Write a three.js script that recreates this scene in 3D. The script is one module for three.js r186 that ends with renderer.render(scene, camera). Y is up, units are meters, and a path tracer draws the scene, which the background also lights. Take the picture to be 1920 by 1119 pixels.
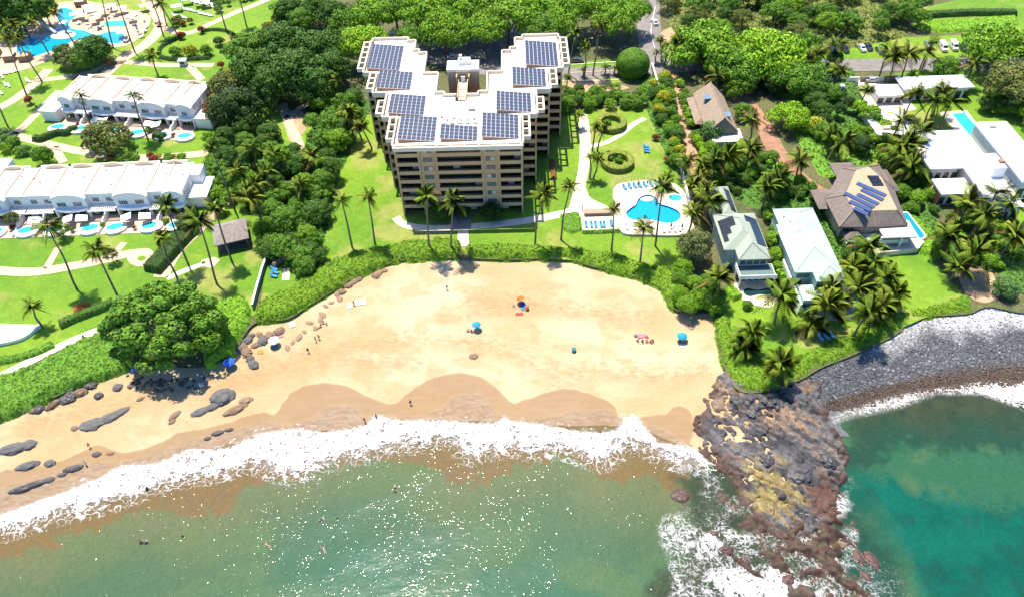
import * as THREE from 'three';
import { Sky } from 'three/addons/objects/Sky.js';
import { mergeGeometries } from 'three/addons/utils/BufferGeometryUtils.js';
import { MarchingCubes } from 'three/addons/objects/MarchingCubes.js';

// ---------- camera, sky, sun, exposure ----------
const scene = new THREE.Scene();
const renderer = new THREE.WebGLRenderer({ antialias: true });
renderer.setSize(1024, 596);
renderer.toneMapping = THREE.LinearToneMapping;
renderer.toneMappingExposure = 1.9;
renderer.shadowMap.enabled = true;
const FOCAL = 1400, PITCH = 46 * Math.PI / 180, ROLL = 1.8 * Math.PI / 180, CAM_Y = 140;
const fwd = new THREE.Vector3(0, -Math.sin(PITCH), -Math.cos(PITCH));
const up0 = new THREE.Vector3(0, Math.cos(PITCH), -Math.sin(PITCH));
const right = new THREE.Vector3(Math.cos(ROLL), 0, 0).addScaledVector(up0, -Math.sin(ROLL));
const up = new THREE.Vector3(Math.sin(ROLL), 0, 0).addScaledVector(up0, Math.cos(ROLL));
const camera = new THREE.PerspectiveCamera(2 * Math.atan(559.5 / FOCAL) * 180 / Math.PI, 1024 / 596, 1, 2500);
camera.position.set(0, CAM_Y, 0);
camera.up.copy(up);
camera.lookAt(camera.position.clone().add(fwd));
const sunDir = new THREE.Vector3(-0.14, 1, -0.30).normalize();
const sky = new Sky();
sky.scale.setScalar(4000);
sky.material.uniforms.sunPosition.value.copy(sunDir);
sky.material.uniforms.turbidity.value = 3;
sky.material.uniforms.rayleigh.value = 1;
sky.material.uniforms.mieCoefficient.value = 0.004;
scene.add(sky);
scene.environmentIntensity = 0.13;
const sun = new THREE.DirectionalLight(0xfff3e0, 5);
sun.position.set(0, 0, -170).addScaledVector(sunDir, 400);
sun.target.position.set(0, 0, -170);
sun.castShadow = true;
Object.assign(sun.shadow.camera, { left: -260, right: 260, top: 260, bottom: -260, near: 10, far: 900 });
sun.shadow.mapSize.set(4096, 4096);
scene.add(sun, sun.target);

// ---------- helpers ----------
let seed = 7;
function rnd() { seed = (seed + 0x6D2B79F5) | 0; let t = Math.imul(seed ^ (seed >>> 15), 1 | seed); t = (t + Math.imul(t ^ (t >>> 7), 61 | t)) ^ t; return ((t ^ (t >>> 14)) >>> 0) / 4294967296; }
const rr = (a, b) => a + (b - a) * rnd();
const pick = (a) => a[Math.floor(rnd() * a.length)];
const V = (x, y, z) => new THREE.Vector3(x, y, z);
const clamp = (x, a = 0, b = 1) => Math.max(a, Math.min(b, x));
const sm = (a, b, x) => { const t = clamp((x - a) / (b - a)); return t * t * (3 - 2 * t); };
const lerp = (a, b, t) => a + (b - a) * t;
const mix3 = (a, b, t) => [lerp(a[0], b[0], t), lerp(a[1], b[1], t), lerp(a[2], b[2], t)];
const perm = new Float32Array(65536);
for (let i = 0; i < 65536; i++) perm[i] = rnd();
function noise(x, y) {
  const xi = Math.floor(x), yi = Math.floor(y); let fx = x - xi, fy = y - yi;
  fx = fx * fx * (3 - 2 * fx); fy = fy * fy * (3 - 2 * fy);
  const a = (xi & 255), b = (xi + 1) & 255, c = (yi & 255) << 8, d = ((yi + 1) & 255) << 8;
  const p = perm[a | c], q = perm[b | c], r = perm[a | d], s = perm[b | d];
  return p + (q - p) * fx + (r - p) * fy + (p - q - r + s) * fx * fy;
}
function fbm(x, y, o = 4) { let s = 0, a = 0.5, n = 0; for (let i = 0; i < o; i++) { s += a * noise(x, y); n += a; x = x * 2.03 + 17.3; y = y * 2.03 + 5.1; a *= 0.5; } return s / n; }
// a point of the ground plan, read off the photograph's perspective at a given height
const LAND = 4;
function at(px, py, y = LAND) {
  const d = fwd.clone().multiplyScalar(FOCAL).addScaledVector(right, px - 960).addScaledVector(up, 559.5 - py);
  const t = (y - CAM_Y) / d.y;
  return V(d.x * t, y, d.z * t);
}
const plan = (list, y = LAND) => list.map(([a, b]) => { const p = at(a, b, y); return [p.x, p.z]; });
const taken = {};
function numbered(n) { if (taken[n] === undefined) { taken[n] = 0; return n; } taken[n]++; return n + '_' + String(taken[n]).padStart(3, '0'); }
function mesh(name, geo, mat, parent) {
  const m = new THREE.Mesh(geo, mat);
  m.name = parent ? name : numbered(name);
  m.castShadow = m.receiveShadow = true;
  (parent || scene).add(m);
  return m;
}
function tag(o, label, category, group) { o.userData.label = label; o.userData.category = category; if (group) o.userData.group = group; return o; }
function thing(name, label, category, pos, turn = 0, group) {
  const g = new THREE.Group();
  g.name = numbered(name);
  if (pos) g.position.copy(pos.isVector3 ? pos : V(...pos));
  g.rotation.y = turn;
  scene.add(g);
  return tag(g, label, category, group);
}
function struct(name, geo, mat) { const m = mesh(name, geo, mat); m.userData.kind = 'structure'; m.userData.label = name.replace(/_/g, ' '); return m; }
function dup(o, label, group) { const c = o.clone(); c.name = numbered(o.name.replace(/_\d{3}$/, '')); c.userData = { ...o.userData }; if (label) c.userData.label = label; if (group) c.userData.group = group; scene.add(c); return c; }
function mat(r, g, b, rough = 0.85, extra = {}) { const m = new THREE.MeshPhysicalMaterial({ roughness: rough, ...extra }); m.color.setRGB(r, g, b); return m; }
const enc = (c) => { c = clamp(c); return Math.round(255 * (c <= 0.0031308 ? c * 12.92 : 1.055 * Math.pow(c, 1 / 2.4) - 0.055)); };
// colour map laid out in metres over a rectangle of the ground plan
function groundTexture(x0, z0, x1, z1, w, h, fn, srgb = true) {
  const d = new Uint8Array(w * h * 4);
  for (let j = 0, k = 0; j < h; j++) for (let i = 0; i < w; i++, k += 4) {
    const c = fn(x0 + (x1 - x0) * (i + 0.5) / w, z0 + (z1 - z0) * (j + 0.5) / h);
    if (srgb) { d[k] = enc(c[0]); d[k + 1] = enc(c[1]); d[k + 2] = enc(c[2]); } else { d[k] = clamp(c[0]) * 255; d[k + 1] = clamp(c[1]) * 255; d[k + 2] = clamp(c[2]) * 255; }
    d[k + 3] = c.length > 3 ? clamp(c[3]) * 255 : 255;
  }
  const t = new THREE.DataTexture(d, w, h);
  t.magFilter = t.minFilter = THREE.LinearFilter; t.wrapS = t.wrapT = THREE.RepeatWrapping;
  if (srgb) t.colorSpace = THREE.SRGBColorSpace;
  t.needsUpdate = true;
  t.userData.rect = [x0, z0, x1, z1];
  return t;
}
// a tile of noise, size metres wide, that repeats
function tile(size, n, fn, srgb = true) { return groundTexture(0, 0, size, size, n, n, fn, srgb); }
function wrapNoise(x, y, period) { // noise that repeats after period cells
  const xi = Math.floor(x), yi = Math.floor(y); let fx = x - xi, fy = y - yi;
  fx = fx * fx * (3 - 2 * fx); fy = fy * fy * (3 - 2 * fy);
  const m = (v) => ((v % period) + period) % period, a = m(xi), b = m(xi + 1), c = m(yi) << 8, d = m(yi + 1) << 8;
  const p = perm[a | c], q = perm[b | c], r = perm[a | d], s = perm[b | d];
  return p + (q - p) * fx + (r - p) * fy + (p - q - r + s) * fx * fy;
}
function setUV(geo, rect) { // uv from the ground plan
  const p = geo.attributes.position, uv = new Float32Array(p.count * 2);
  for (let i = 0; i < p.count; i++) { uv[2 * i] = (p.getX(i) - rect[0]) / (rect[2] - rect[0]); uv[2 * i + 1] = (p.getZ(i) - rect[1]) / (rect[3] - rect[1]); }
  geo.setAttribute('uv', new THREE.BufferAttribute(uv, 2));
  return geo;
}
// a flat sheet with the outline pts ([x, z] in metres) at height y, thick metres deep
function sheetGeo(pts, y, rect = [0, 0, 8, 8], thick = 0) {
  const s = new THREE.Shape(pts.map(([x, z]) => new THREE.Vector2(x, -z)));
  const g = thick ? new THREE.ExtrudeGeometry(s, { depth: thick, bevelEnabled: false }) : new THREE.ShapeGeometry(s);
  g.rotateX(-Math.PI / 2); g.translate(0, y - thick, 0);
  return setUV(g, rect);
}
function smoothLine(pts, n, closed = false) { return new THREE.CatmullRomCurve3(pts.map(([x, z]) => V(x, 0, z)), closed, 'centripetal').getPoints(n).map((p) => [p.x, p.z]); }
function ribbonPts(line, w) { // outline of a band along a line
  const L = [], R = [];
  for (let i = 0; i < line.length; i++) {
    const a = line[Math.max(0, i - 1)], b = line[Math.min(line.length - 1, i + 1)];
    const dx = b[0] - a[0], dz = b[1] - a[1], l = Math.hypot(dx, dz) || 1, h = (Array.isArray(w) ? lerp(w[0], w[1], i / (line.length - 1)) : w) / 2;
    L.push([line[i][0] - dz / l * h, line[i][1] + dx / l * h]); R.push([line[i][0] + dz / l * h, line[i][1] - dx / l * h]);
  }
  return L.concat(R.reverse());
}
function ribbonGeo(line, w, y, rect, thick) { return sheetGeo(ribbonPts(line, w), y, rect, thick); }
function box(w, h, d, x = 0, y = 0, z = 0, ry = 0) { const g = new THREE.BoxGeometry(w, h, d); if (ry) g.rotateY(ry); g.translate(x, y + h / 2, z); return g; } // y is the underside
function inside(pts, x, z) { let c = false; for (let i = 0, j = pts.length - 1; i < pts.length; j = i++) { const [a, b] = pts[i], [p, q] = pts[j]; if ((b > z) !== (q > z) && x < (p - a) * (z - b) / (q - b) + a) c = !c; } return c; }
function distTo(line, x, z) { let m = 1e9; for (let i = 0; i + 1 < line.length; i++) { const [ax, az] = line[i], [bx, bz] = line[i + 1], dx = bx - ax, dz = bz - az, t = clamp(((x - ax) * dx + (z - az) * dz) / (dx * dx + dz * dz || 1)), ex = x - ax - dx * t, ez = z - az - dz * t; m = Math.min(m, ex * ex + ez * ez); } return Math.sqrt(m); }
const merge = (list) => mergeGeometries(list.map((g) => { const n = g.index ? g.toNonIndexed() : g; for (const k of Object.keys(n.attributes)) if (!['position', 'normal', 'uv'].includes(k)) n.deleteAttribute(k); if (!n.attributes.uv) n.setAttribute('uv', new THREE.BufferAttribute(new Float32Array(n.attributes.position.count * 2), 2)); return n; }));
function tube(pts, r0, r1, seg = 8, sides = 7) { // tapered tube through points
  const c = new THREE.CatmullRomCurve3(pts), g = new THREE.TubeGeometry(c, seg, 1, sides, false), p = g.attributes.position, ctr = [];
  for (let i = 0; i <= seg; i++) ctr.push(c.getPointAt(i / seg));
  for (let i = 0; i <= seg; i++) for (let j = 0; j <= sides; j++) { const k = i * (sides + 1) + j, r = lerp(r0, r1, i / seg), o = ctr[i]; p.setXYZ(k, o.x + (p.getX(k) - o.x) * r, o.y + (p.getY(k) - o.y) * r, o.z + (p.getZ(k) - o.z) * r); }
  return g;
}
// signed distance to a line (negative inside poly): nearest points swept over a grid, then interpolated
function field(line, poly, x0, z0, x1, z1, st = 0.7) {
  const nx = Math.ceil((x1 - x0) / st), nz = Math.ceil((z1 - z0) / st), w = nx + 1, n = w * (nz + 1), qx = new Float32Array(n), qz = new Float32Array(n), d = new Float32Array(n).fill(1e9);
  const put = (i, j, px, pz) => { if (i < 0 || j < 0 || i > nx || j > nz) return; const k = j * w + i, e = (x0 + i * st - px) ** 2 + (z0 + j * st - pz) ** 2; if (e < d[k]) { d[k] = e; qx[k] = px; qz[k] = pz; } };
  for (let s = 0; s + 1 < line.length; s++) {
    const [ax, az] = line[s], [bx, bz] = line[s + 1], m = Math.min(4000, Math.ceil(Math.hypot(bx - ax, bz - az) / (st * 0.3)) + 1);
    for (let k = 0; k <= m; k++) { const px = ax + (bx - ax) * k / m, pz = az + (bz - az) * k / m, i = clamp(Math.round((px - x0) / st), 0, nx), j = clamp(Math.round((pz - z0) / st), 0, nz); for (let b = -1; b < 2; b++) for (let a = -1; a < 2; a++) put(i + a, j + b, px, pz); }
  }
  const from = (i, j, a, b) => { if (a < 0 || b < 0 || a > nx || b > nz) return; const k = b * w + a; if (d[k] < 1e9) put(i, j, qx[k], qz[k]); };
  for (let pass = 0; pass < 2; pass++) {
    for (let j = 0; j <= nz; j++) { for (let i = 0; i <= nx; i++) { from(i, j, i - 1, j); from(i, j, i, j - 1); from(i, j, i - 1, j - 1); from(i, j, i + 1, j - 1); } for (let i = nx; i >= 0; i--) from(i, j, i + 1, j); }
    for (let j = nz; j >= 0; j--) { for (let i = nx; i >= 0; i--) { from(i, j, i + 1, j); from(i, j, i, j + 1); from(i, j, i + 1, j + 1); from(i, j, i - 1, j + 1); } for (let i = 0; i <= nx; i++) from(i, j, i - 1, j); }
  }
  for (let k = 0; k < n; k++) d[k] = Math.sqrt(d[k]);
  if (poly) for (let j = 0; j <= nz; j++) {
    const z = z0 + j * st + 1e-4, xs = [];
    for (let a = 0, b = poly.length - 1; a < poly.length; b = a++) { const [p, q] = poly[a], [r, s] = poly[b]; if ((q > z) !== (s > z)) xs.push((r - p) * (z - q) / (s - q) + p); }
    xs.sort((a, b) => a - b);
    for (let c = 0; c + 1 < xs.length; c += 2) for (let i = Math.max(0, Math.ceil((xs[c] - x0) / st)); i <= Math.min(nx, Math.floor((xs[c + 1] - x0) / st)); i++) d[j * w + i] *= -1;
  }
  return (x, z) => { const u = clamp((x - x0) / st, 0, nx - 1e-3), v = clamp((z - z0) / st, 0, nz - 1e-3), i = Math.floor(u), j = Math.floor(v), f = u - i, g = v - j, k = j * w + i, a = d[k], b = d[k + 1], c = d[k + w], e = d[k + w + 1]; return a + (b - a) * f + (c - a) * g + (a - b - c + e) * f * g; };
}
// ---------- coast and terrain ----------
const topEdgePx = [[-200, 880], [0, 790], [60, 765], [130, 735], [180, 712], [240, 692], [300, 690], [390, 690], [436, 668], [462, 625], [480, 608], [540, 600], [580, 575], [630, 545], [660, 525], [690, 512], [720, 500], [760, 490], [820, 487], [870, 487], [960, 490], [1060, 487], [1100, 500], [1150, 512], [1200, 525], [1240, 545], [1258, 580], [1300, 592], [1335, 592], [1345, 640], [1352, 670], [1358, 695], [1385, 735], [1430, 738], [1500, 715], [1540, 692], [1600, 668], [1690, 622], [1700, 602], [1820, 590], [1850, 578], [1920, 590], [2300, 600]];
const waterPx = [[-200, 1020], [0, 965], [100, 930], [200, 893], [300, 863], [400, 838], [480, 820], [560, 806], [640, 802], [700, 790], [760, 785], [850, 787], [960, 790], [1050, 796], [1150, 796], [1200, 800], [1250, 822], [1300, 838], [1330, 850], [1370, 892], [1405, 945], [1440, 972], [1510, 967], [1540, 915], [1592, 872], [1578, 820], [1556, 772], [1620, 748], [1720, 728], [1820, 715], [1920, 710], [2300, 700]];
const topEdge = smoothLine(plan(topEdgePx, 3.4), 260), waterEdge = smoothLine(plan(waterPx, 0), 260);
const landPoly = topEdge.concat([[600, -150], [600, -900], [-600, -900], [-600, -100]]);
const dryPoly = waterEdge.concat([[600, -100], [600, -900], [-600, -900], [-600, -60]]);
const HX0 = -180, HZ0 = -170, HN = 360, HM = 140;
const hgrid = new Float32Array((HN + 1) * (HM + 1));
const landF = field(topEdge, landPoly, -180, -170, 180, -30), waterF0 = field(waterEdge, dryPoly, -180, -170, 180, -30);
for (let j = 0; j <= HM; j++) for (let i = 0; i <= HN; i++) {
  const x = HX0 + i, z = HZ0 + j, l = landF(x, z), w = waterF0(x, z);
  hgrid[j * (HN + 1) + i] = l < 0 ? LAND - 0.9 * (1 - sm(0, 3, -l)) : w < 0 ? 3.1 * Math.pow(-w / (l - w + 1e-6), 0.9) : -0.085 * w;
}
function ground(x, z) {
  const u = clamp(x - HX0, 0, HN - 1e-3), v = clamp(z - HZ0, 0, HM - 1e-3), i = Math.floor(u), j = Math.floor(v), f = u - i, g = v - j, k = j * (HN + 1) + i;
  if (z < HZ0) return LAND;
  return lerp(lerp(hgrid[k], hgrid[k + 1], f), lerp(hgrid[k + HN + 1], hgrid[k + HN + 2], f), g);
}
function G(px, py) { let p = at(px, py, LAND); for (let i = 0; i < 8; i++) p = at(px, py, Math.max(0, ground(p.x, p.z))); return p; }
const GP = (l) => l.map(([a, b]) => { const p = G(a, b); return [p.x, p.z]; });
// a height-field mesh; fn(x, z) gives y, keep(x, z) says whether the cell is drawn
function fieldGeo(x0, z0, x1, z1, step, fn, keep, rect) {
  const nx = Math.round((x1 - x0) / step), nz = Math.round((z1 - z0) / step), idx = new Int32Array((nx + 1) * (nz + 1)).fill(-1), pos = [], ind = [];
  const vert = (i, j) => { const k = j * (nx + 1) + i; if (idx[k] < 0) { idx[k] = pos.length / 3; const x = x0 + i * step, z = z0 + j * step, r = fn(x, z); if (Array.isArray(r)) pos.push(...r); else pos.push(x, r, z); } return idx[k]; };
  for (let j = 0; j < nz; j++) for (let i = 0; i < nx; i++) {
    if (keep && !keep(x0 + (i + 0.5) * step, z0 + (j + 0.5) * step)) continue;
    const a = vert(i, j), b = vert(i + 1, j), c = vert(i, j + 1), d = vert(i + 1, j + 1);
    if ((i + j) & 1) ind.push(a, c, b, b, c, d); else ind.push(a, c, d, a, d, b);
  }
  const g = new THREE.BufferGeometry();
  g.setAttribute('position', new THREE.Float32BufferAttribute(pos, 3)); g.setIndex(ind); g.computeVertexNormals();
  return rect ? setUV(g, rect) : g;
}
// far ground: earth and undergrowth
const earthTex = tile(40, 1024, (x, z) => { const n = wrapNoise(x / 5, z / 5, 8) * 0.6 + wrapNoise(x / 1.25, z / 1.25, 32) * 0.4, f = wrapNoise(x * 4, z * 4, 160), c = mix3([0.05, 0.075, 0.02], [0.12, 0.105, 0.045], n); const k = 0.6 + 0.8 * f; return c.map((v) => v * k); });
const earthMat = new THREE.MeshStandardMaterial({ map: earthTex, roughness: 1 });
{
  const big = landPoly.map(([x, z]) => [x, z]);
  struct('ground', sheetGeo(big, LAND - 0.06, [0, 0, 40, 40]), earthMat);
}
// beach sand, wet where the swash reaches
const wetPx = [[-200, 930], [0, 882], [80, 870], [140, 850], [180, 832], [230, 846], [290, 832], [330, 812], [400, 798], [440, 786], [495, 770], [514, 774], [530, 752], [556, 728], [590, 718], [622, 717], [655, 724], [690, 742], [738, 757], [752, 746], [780, 722], [820, 704], [866, 698], [898, 704], [930, 724], [962, 754], [980, 750], [1010, 738], [1050, 728], [1082, 730], [1120, 742], [1150, 756], [1166, 782], [1185, 784], [1210, 778], [1245, 774], [1262, 762], [1280, 760], [1298, 772], [1304, 800], [1296, 830]];
const wet2Px = [[-200, 960], [0, 912], [100, 880], [180, 866], [260, 858], [330, 832], [420, 806], [500, 790], [560, 792], [590, 775], [612, 762], [640, 757], [668, 762], [684, 780], [720, 778], [790, 776], [830, 758], [846, 742], [880, 734], [910, 742], [926, 764], [945, 778], [1000, 782], [1056, 772], [1080, 764], [1110, 768], [1140, 764], [1158, 778], [1180, 786], [1240, 800], [1296, 836]];
const wetLine = smoothLine(GP(wetPx), 300), wetLine2 = smoothLine(GP(wet2Px), 300);
const wetPoly = wetLine.concat([[80, -20], [-200, -20]]), wetPoly2 = wetLine2.concat([[80, -20], [-200, -20]]);
const SR = [-150, -152, 66, -62];
const wetF = field(wetLine, wetPoly, -180, -160, 70, -60), wet2F = field(wetLine2, wetPoly2, -180, -160, 70, -60);
const strands = [[[500, 690], [640, 660], [780, 640], [900, 650], [1000, 690], [1060, 720]], [[430, 720], [560, 690], [700, 680], [800, 690]], [[880, 570], [980, 575], [1100, 590], [1220, 600]], [[1040, 740], [1120, 700], [1240, 715], [1320, 700]], [[840, 600], [900, 590], [960, 580]], [[60, 800], [200, 770], [330, 740], [440, 720]]].map((l) => smoothLine(GP(l), 24));
const strandFs = strands.map((l) => field(l, null, -150, -152, 60, -62, 1.2));
const sandTex = groundTexture(...SR, 2048, 900, (x, z) => {
  const jx = (fbm(x * 0.5, z * 0.5, 3) - 0.5) * 1.4, dw = wetF(x + jx * 0.5, z + jx * 0.5), d2 = wet2F(x + jx, z + jx), wk = sm(0.15, -0.5, dw), wk2 = sm(0.2, -1.4, d2);
  const big = fbm(x * 0.05 + 9, z * 0.09 + 3, 3), fine = noise(x * 7, z * 7), mid = fbm(x * 0.9, z * 1.7, 3), rip = noise(x * 0.6 + 3 * mid, z * 3.2), blot = fbm(x * 0.22 + 70, z * 0.3 + 11, 4);
  let c = mix3([0.39, 0.27, 0.142], [0.462, 0.36, 0.232], clamp((big - 0.35) * 2.4)); c = mix3(c, [0.365, 0.24, 0.118], sm(0.48, 0.7, blot) * 0.6);
  if (wk < 1) {
    let st = 0; for (const l of strandFs) { const d = l(x, z + (mid - 0.5) * 5); st = Math.max(st, (1 - clamp(d / (3.2 + 3 * mid))) * (0.35 + 0.9 * (mid - 0.3))); }
    c = mix3(c, [0.29, 0.175, 0.075], clamp(st) * 0.85);
    const tread = noise(x * 2.7 + 40, z * 2.7), speck = tread > 0.8 && mid > 0.5 ? 0.86 : 1;
    const k = (0.95 + 0.1 * fine) * (0.96 + 0.08 * rip) * speck; c = c.map((v) => v * k);
  }
  if (wk > 0) {
    const s = noise(x * 0.35 + 2 * mid, z * 1.4 + mid), k = 0.92 + 0.13 * s + 0.05 * fine, arc = 0.5 + 0.5 * Math.sin(d2 * 5 + 5 * mid);
    let q = mix3([0.25, 0.165, 0.08], [0.235, 0.16, 0.09], big); q = mix3(q, mix3([0.155, 0.095, 0.045], [0.235, 0.17, 0.115], clamp(noise(x * 0.8 + 2 * mid, z * 2.6) * 0.9 + 0.3 * arc)), wk2);
    const rim = Math.exp(-Math.pow((dw - 0.1) / 0.35, 2)); c = mix3(c, q.map((v) => v * k), wk * 0.92); c = mix3(c, [0.46, 0.35, 0.21], rim * 0.35);
  }
  return c;
});
const sandRough = groundTexture(...SR, 512, 256, (x, z) => { const w = wet2F(x, z) < 0; return w ? [0.8, 0.8, 0.8] : [1, 1, 1]; }, false);
const sandBump = tile(9, 512, (x, z) => { const v = 0.55 * wrapNoise(x * 4 / 3, z * 4 / 3, 12) + 0.3 * wrapNoise(x * 4, z * 4, 36) + 0.15 * wrapNoise(x * 12, z * 12, 108); return [v, v, v]; }, false);
{
  const foot = (x, z) => { const w = wetF(x, z) < 0 ? 0.25 : 1; return ground(x, z) + w * (0.16 * (fbm(x * 0.35, z * 0.5, 3) - 0.5) + 0.10 * (noise(x * 1.3, z * 1.3) - 0.5)); };
  const g = fieldGeo(-178, -158, 66, -66, 0.6, foot, (x, z) => landF(x, z) > -1.5 && x < 60 - (z + 120) * 0.1, SR);
  struct('beach_sand', g, new THREE.MeshStandardMaterial({ map: sandTex, roughnessMap: sandRough, roughness: 1 }));
}
// ---------- sea ----------
const WR = [-150, -128, 160, -34];
const foamTopPx = [[-200, 1012], [0, 962], [60, 940], [130, 915], [185, 893], [225, 872], [262, 868], [300, 862], [345, 842], [400, 838], [430, 835], [480, 812], [520, 806], [560, 800], [605, 806], [650, 800], [690, 790], [700, 776], [716, 776], [730, 782], [790, 784], [850, 786], [920, 790], [945, 780], [960, 786], [1000, 790], [1050, 798], [1100, 806], [1150, 802], [1168, 782], [1186, 776], [1202, 786], [1215, 802], [1240, 826], [1280, 830], [1305, 838], [1330, 862]];
const foamLowPx = [[-200, 1060], [0, 1002], [60, 985], [120, 966], [200, 948], [280, 920], [350, 900], [420, 888], [470, 872], [520, 890], [550, 892], [600, 876], [640, 862], [690, 854], [740, 840], [790, 834], [830, 826], [860, 842], [880, 858], [905, 852], [960, 842], [1000, 850], [1050, 846], [1100, 862], [1130, 870], [1170, 842], [1200, 838], [1240, 858], [1280, 870], [1340, 880]];
const foamTop = smoothLine(plan(foamTopPx, 0), 260), foamLow = smoothLine(plan(foamLowPx, 0), 260);
const foamPoly = foamTop.concat(foamLow.slice().reverse());
const siltPx = [[-200, 1120], [0, 1048], [80, 1036], [130, 1010], [200, 985], [290, 960], [340, 975], [380, 972], [440, 955], [480, 910], [560, 905], [600, 880], [680, 870], [780, 876], [830, 890], [840, 915], [880, 915], [940, 888], [1000, 872], [1060, 862], [1100, 880], [1130, 905], [1170, 900], [1220, 895], [1240, 920], [1270, 925], [1300, 890], [1330, 860]];
const silt = smoothLine(plan(siltPx, 0), 220), siltPoly = silt.concat([[60, -160], [-200, -160]]);
const foamF = field(foamTop.concat(foamLow.slice().reverse(), [foamTop[0]]), foamPoly, -180, -130, 70, -50, 0.5), foamTopF = field(foamTop, null, -180, -130, 70, -50), foamLowF = field(foamLow, null, -180, -130, 70, -50), waterF = (x, z) => Math.abs(waterF0(x, z)), siltF = field(silt, siltPoly, -180, -130, 180, -34);
const shut = (p) => p.concat([p[0]]);
const reefPoly = plan([[1270, 900], [1330, 850], [1600, 830], [1560, 760], [1920, 690], [2100, 800], [2100, 860], [1920, 850], [1700, 830], [1610, 880], [1640, 980], [1700, 1060], [1730, 1160], [1200, 1160], [1290, 1000]], 0);
const teal = plan([[1596, 900], [1640, 890], [1720, 915], [1820, 940], [1920, 950], [2200, 960], [2200, 1250], [1800, 1250], [1740, 1110], [1660, 990], [1610, 930]], 0);
const reefF = field(shut(reefPoly), reefPoly, -180, -130, 180, -34), tealF = field(shut(teal), teal, -180, -130, 180, -34);
const rocksPx = [[1272, 935, 5], [1320, 1000, 4], [1350, 1040, 5], [1400, 1050, 4], [1440, 1080, 4], [1500, 1020, 5], [1560, 1030, 4], [1300, 955, 3]];
const rockSpots = rocksPx.map(([a, b, r]) => { const p = at(a, b, 0); return [p.x, p.z, r]; });
const seaTex = groundTexture(...WR, 2048, 640, (x, z) => {
  const w1 = fbm(x * 0.12, z * 0.12, 4), w2 = fbm(x * 0.5 + 31, z * 0.5, 3), jx = (w1 - 0.5) * 9, jz = (w2 - 0.5) * 4;
  const dS = siltF(x + jz, z + jz);
  const deep = sm(6, 34, dS + jx * 1.2);
  let c = mix3([0.09, 0.108, 0.056], [0.055, 0.096, 0.052], sm(0, 12, dS + jx * 0.4));
  c = mix3(c, [0.024, 0.088, 0.054], deep);
  const pale = sm(0.52, 0.72, fbm(x * 0.06 + 4, z * 0.10 + 8, 3)); c = mix3(c, [0.07, 0.115, 0.05], pale * 0.55);
  if (dS < 0) { const edge = sm(0, 1.2, -dS); c = mix3(c, mix3([0.14, 0.085, 0.034], [0.115, 0.085, 0.042], w2), edge * (0.75 + 0.25 * w1)); }
  const rk = sm(2.5, -2.5, reefF(x + jx * 0.8, z + jz * 2)), tk = sm(3, -3, tealF(x + jx * 0.9, z + jz * 1.5)); if (rk > 0) { const c0 = c; const r = fbm(x * 0.45 + 7, z * 0.45, 4); c = mix3([0.02, 0.034, 0.022], [0.045, 0.055, 0.03], r); if (x > 62 && z > -96) c = mix3(c, [0.014, 0.05, 0.036], sm(-100, -84, z + jx)); c = mix3(c0, c, rk); }
  if (tk > 0) { const c0 = c, r = fbm(x * 0.2 + 7, z * 0.2, 4); c = mix3([0.003, 0.055, 0.045], [0.006, 0.095, 0.075], r); const k = sm(0.52, 0.68, fbm(x * 0.3 + 70, z * 0.3, 3)); c = mix3(c, [0.01, 0.045, 0.035], k * 0.4); c = mix3(c0, c, tk); }
  const grain = 0.82 + 0.36 * noise(x * 3.1, z * 3.1) * 0.6 + 0.1 * noise(x * 9, z * 9); return [c[0] * grain * 1.12, c[1] * grain * 1.1, c[2] * grain * 0.92];
});
const wavelets = []; for (let i = 0; i < 900; i++) { const x = rr(0, 24), z = rr(0, 24); if (wrapNoise(x / 3, z / 3, 8) + 0.5 * wrapNoise(x, z, 24) > 0.77 || i % 9 === 0) wavelets.push([x, z, 0.04 + 0.12 * Math.pow(rnd(), 2.2), rr(0.35, 1), rr(-0.6, 0.6)]); }
const wgrid = Array.from({ length: 576 }, () => []); for (const v of wavelets) for (let b = -1; b < 2; b++) for (let a = -1; a < 2; a++) wgrid[((Math.floor(v[1]) + b + 24) % 24) * 24 + (Math.floor(v[0]) + a + 24) % 24].push(v);
const rippleTex = tile(24, 1024, (x, z) => {
  let v = 0.05 * wrapNoise(x * 1 + 0.6 * wrapNoise(z, x, 24), z * 2, 24) + 0.03 * wrapNoise(x * 3, z * 4, 24 * 3);
  for (const [a, b, r, h, t] of wgrid[(Math.floor(z) % 24) * 24 + Math.floor(x) % 24]) { let dx = x - a, dz = z - b; dx -= 24 * Math.round(dx / 24); dz -= 24 * Math.round(dz / 24); const u = dx * Math.cos(t) - dz * Math.sin(t), q = dx * Math.sin(t) + dz * Math.cos(t), e = (u * u / 6 + q * q) / (r * r); if (e < 4) v += h * r * 2.2 * Math.exp(-e * 1.6); }
  return [v, v, v];
}, false);
rippleTex.repeat.set((WR[2] - WR[0]) / 24, (WR[3] - WR[1]) / 24);
const swell = (x, z) => 0.03 * Math.sin(x * 0.15 + z * 0.5 + 3 * noise(x * 0.1, z * 0.1)) + 0.08 * (fbm(x * 0.25, z * 0.4, 2) - 0.5) + 0.015 * (noise(x * 1.1, z * 1.4) - 0.5);
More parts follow.
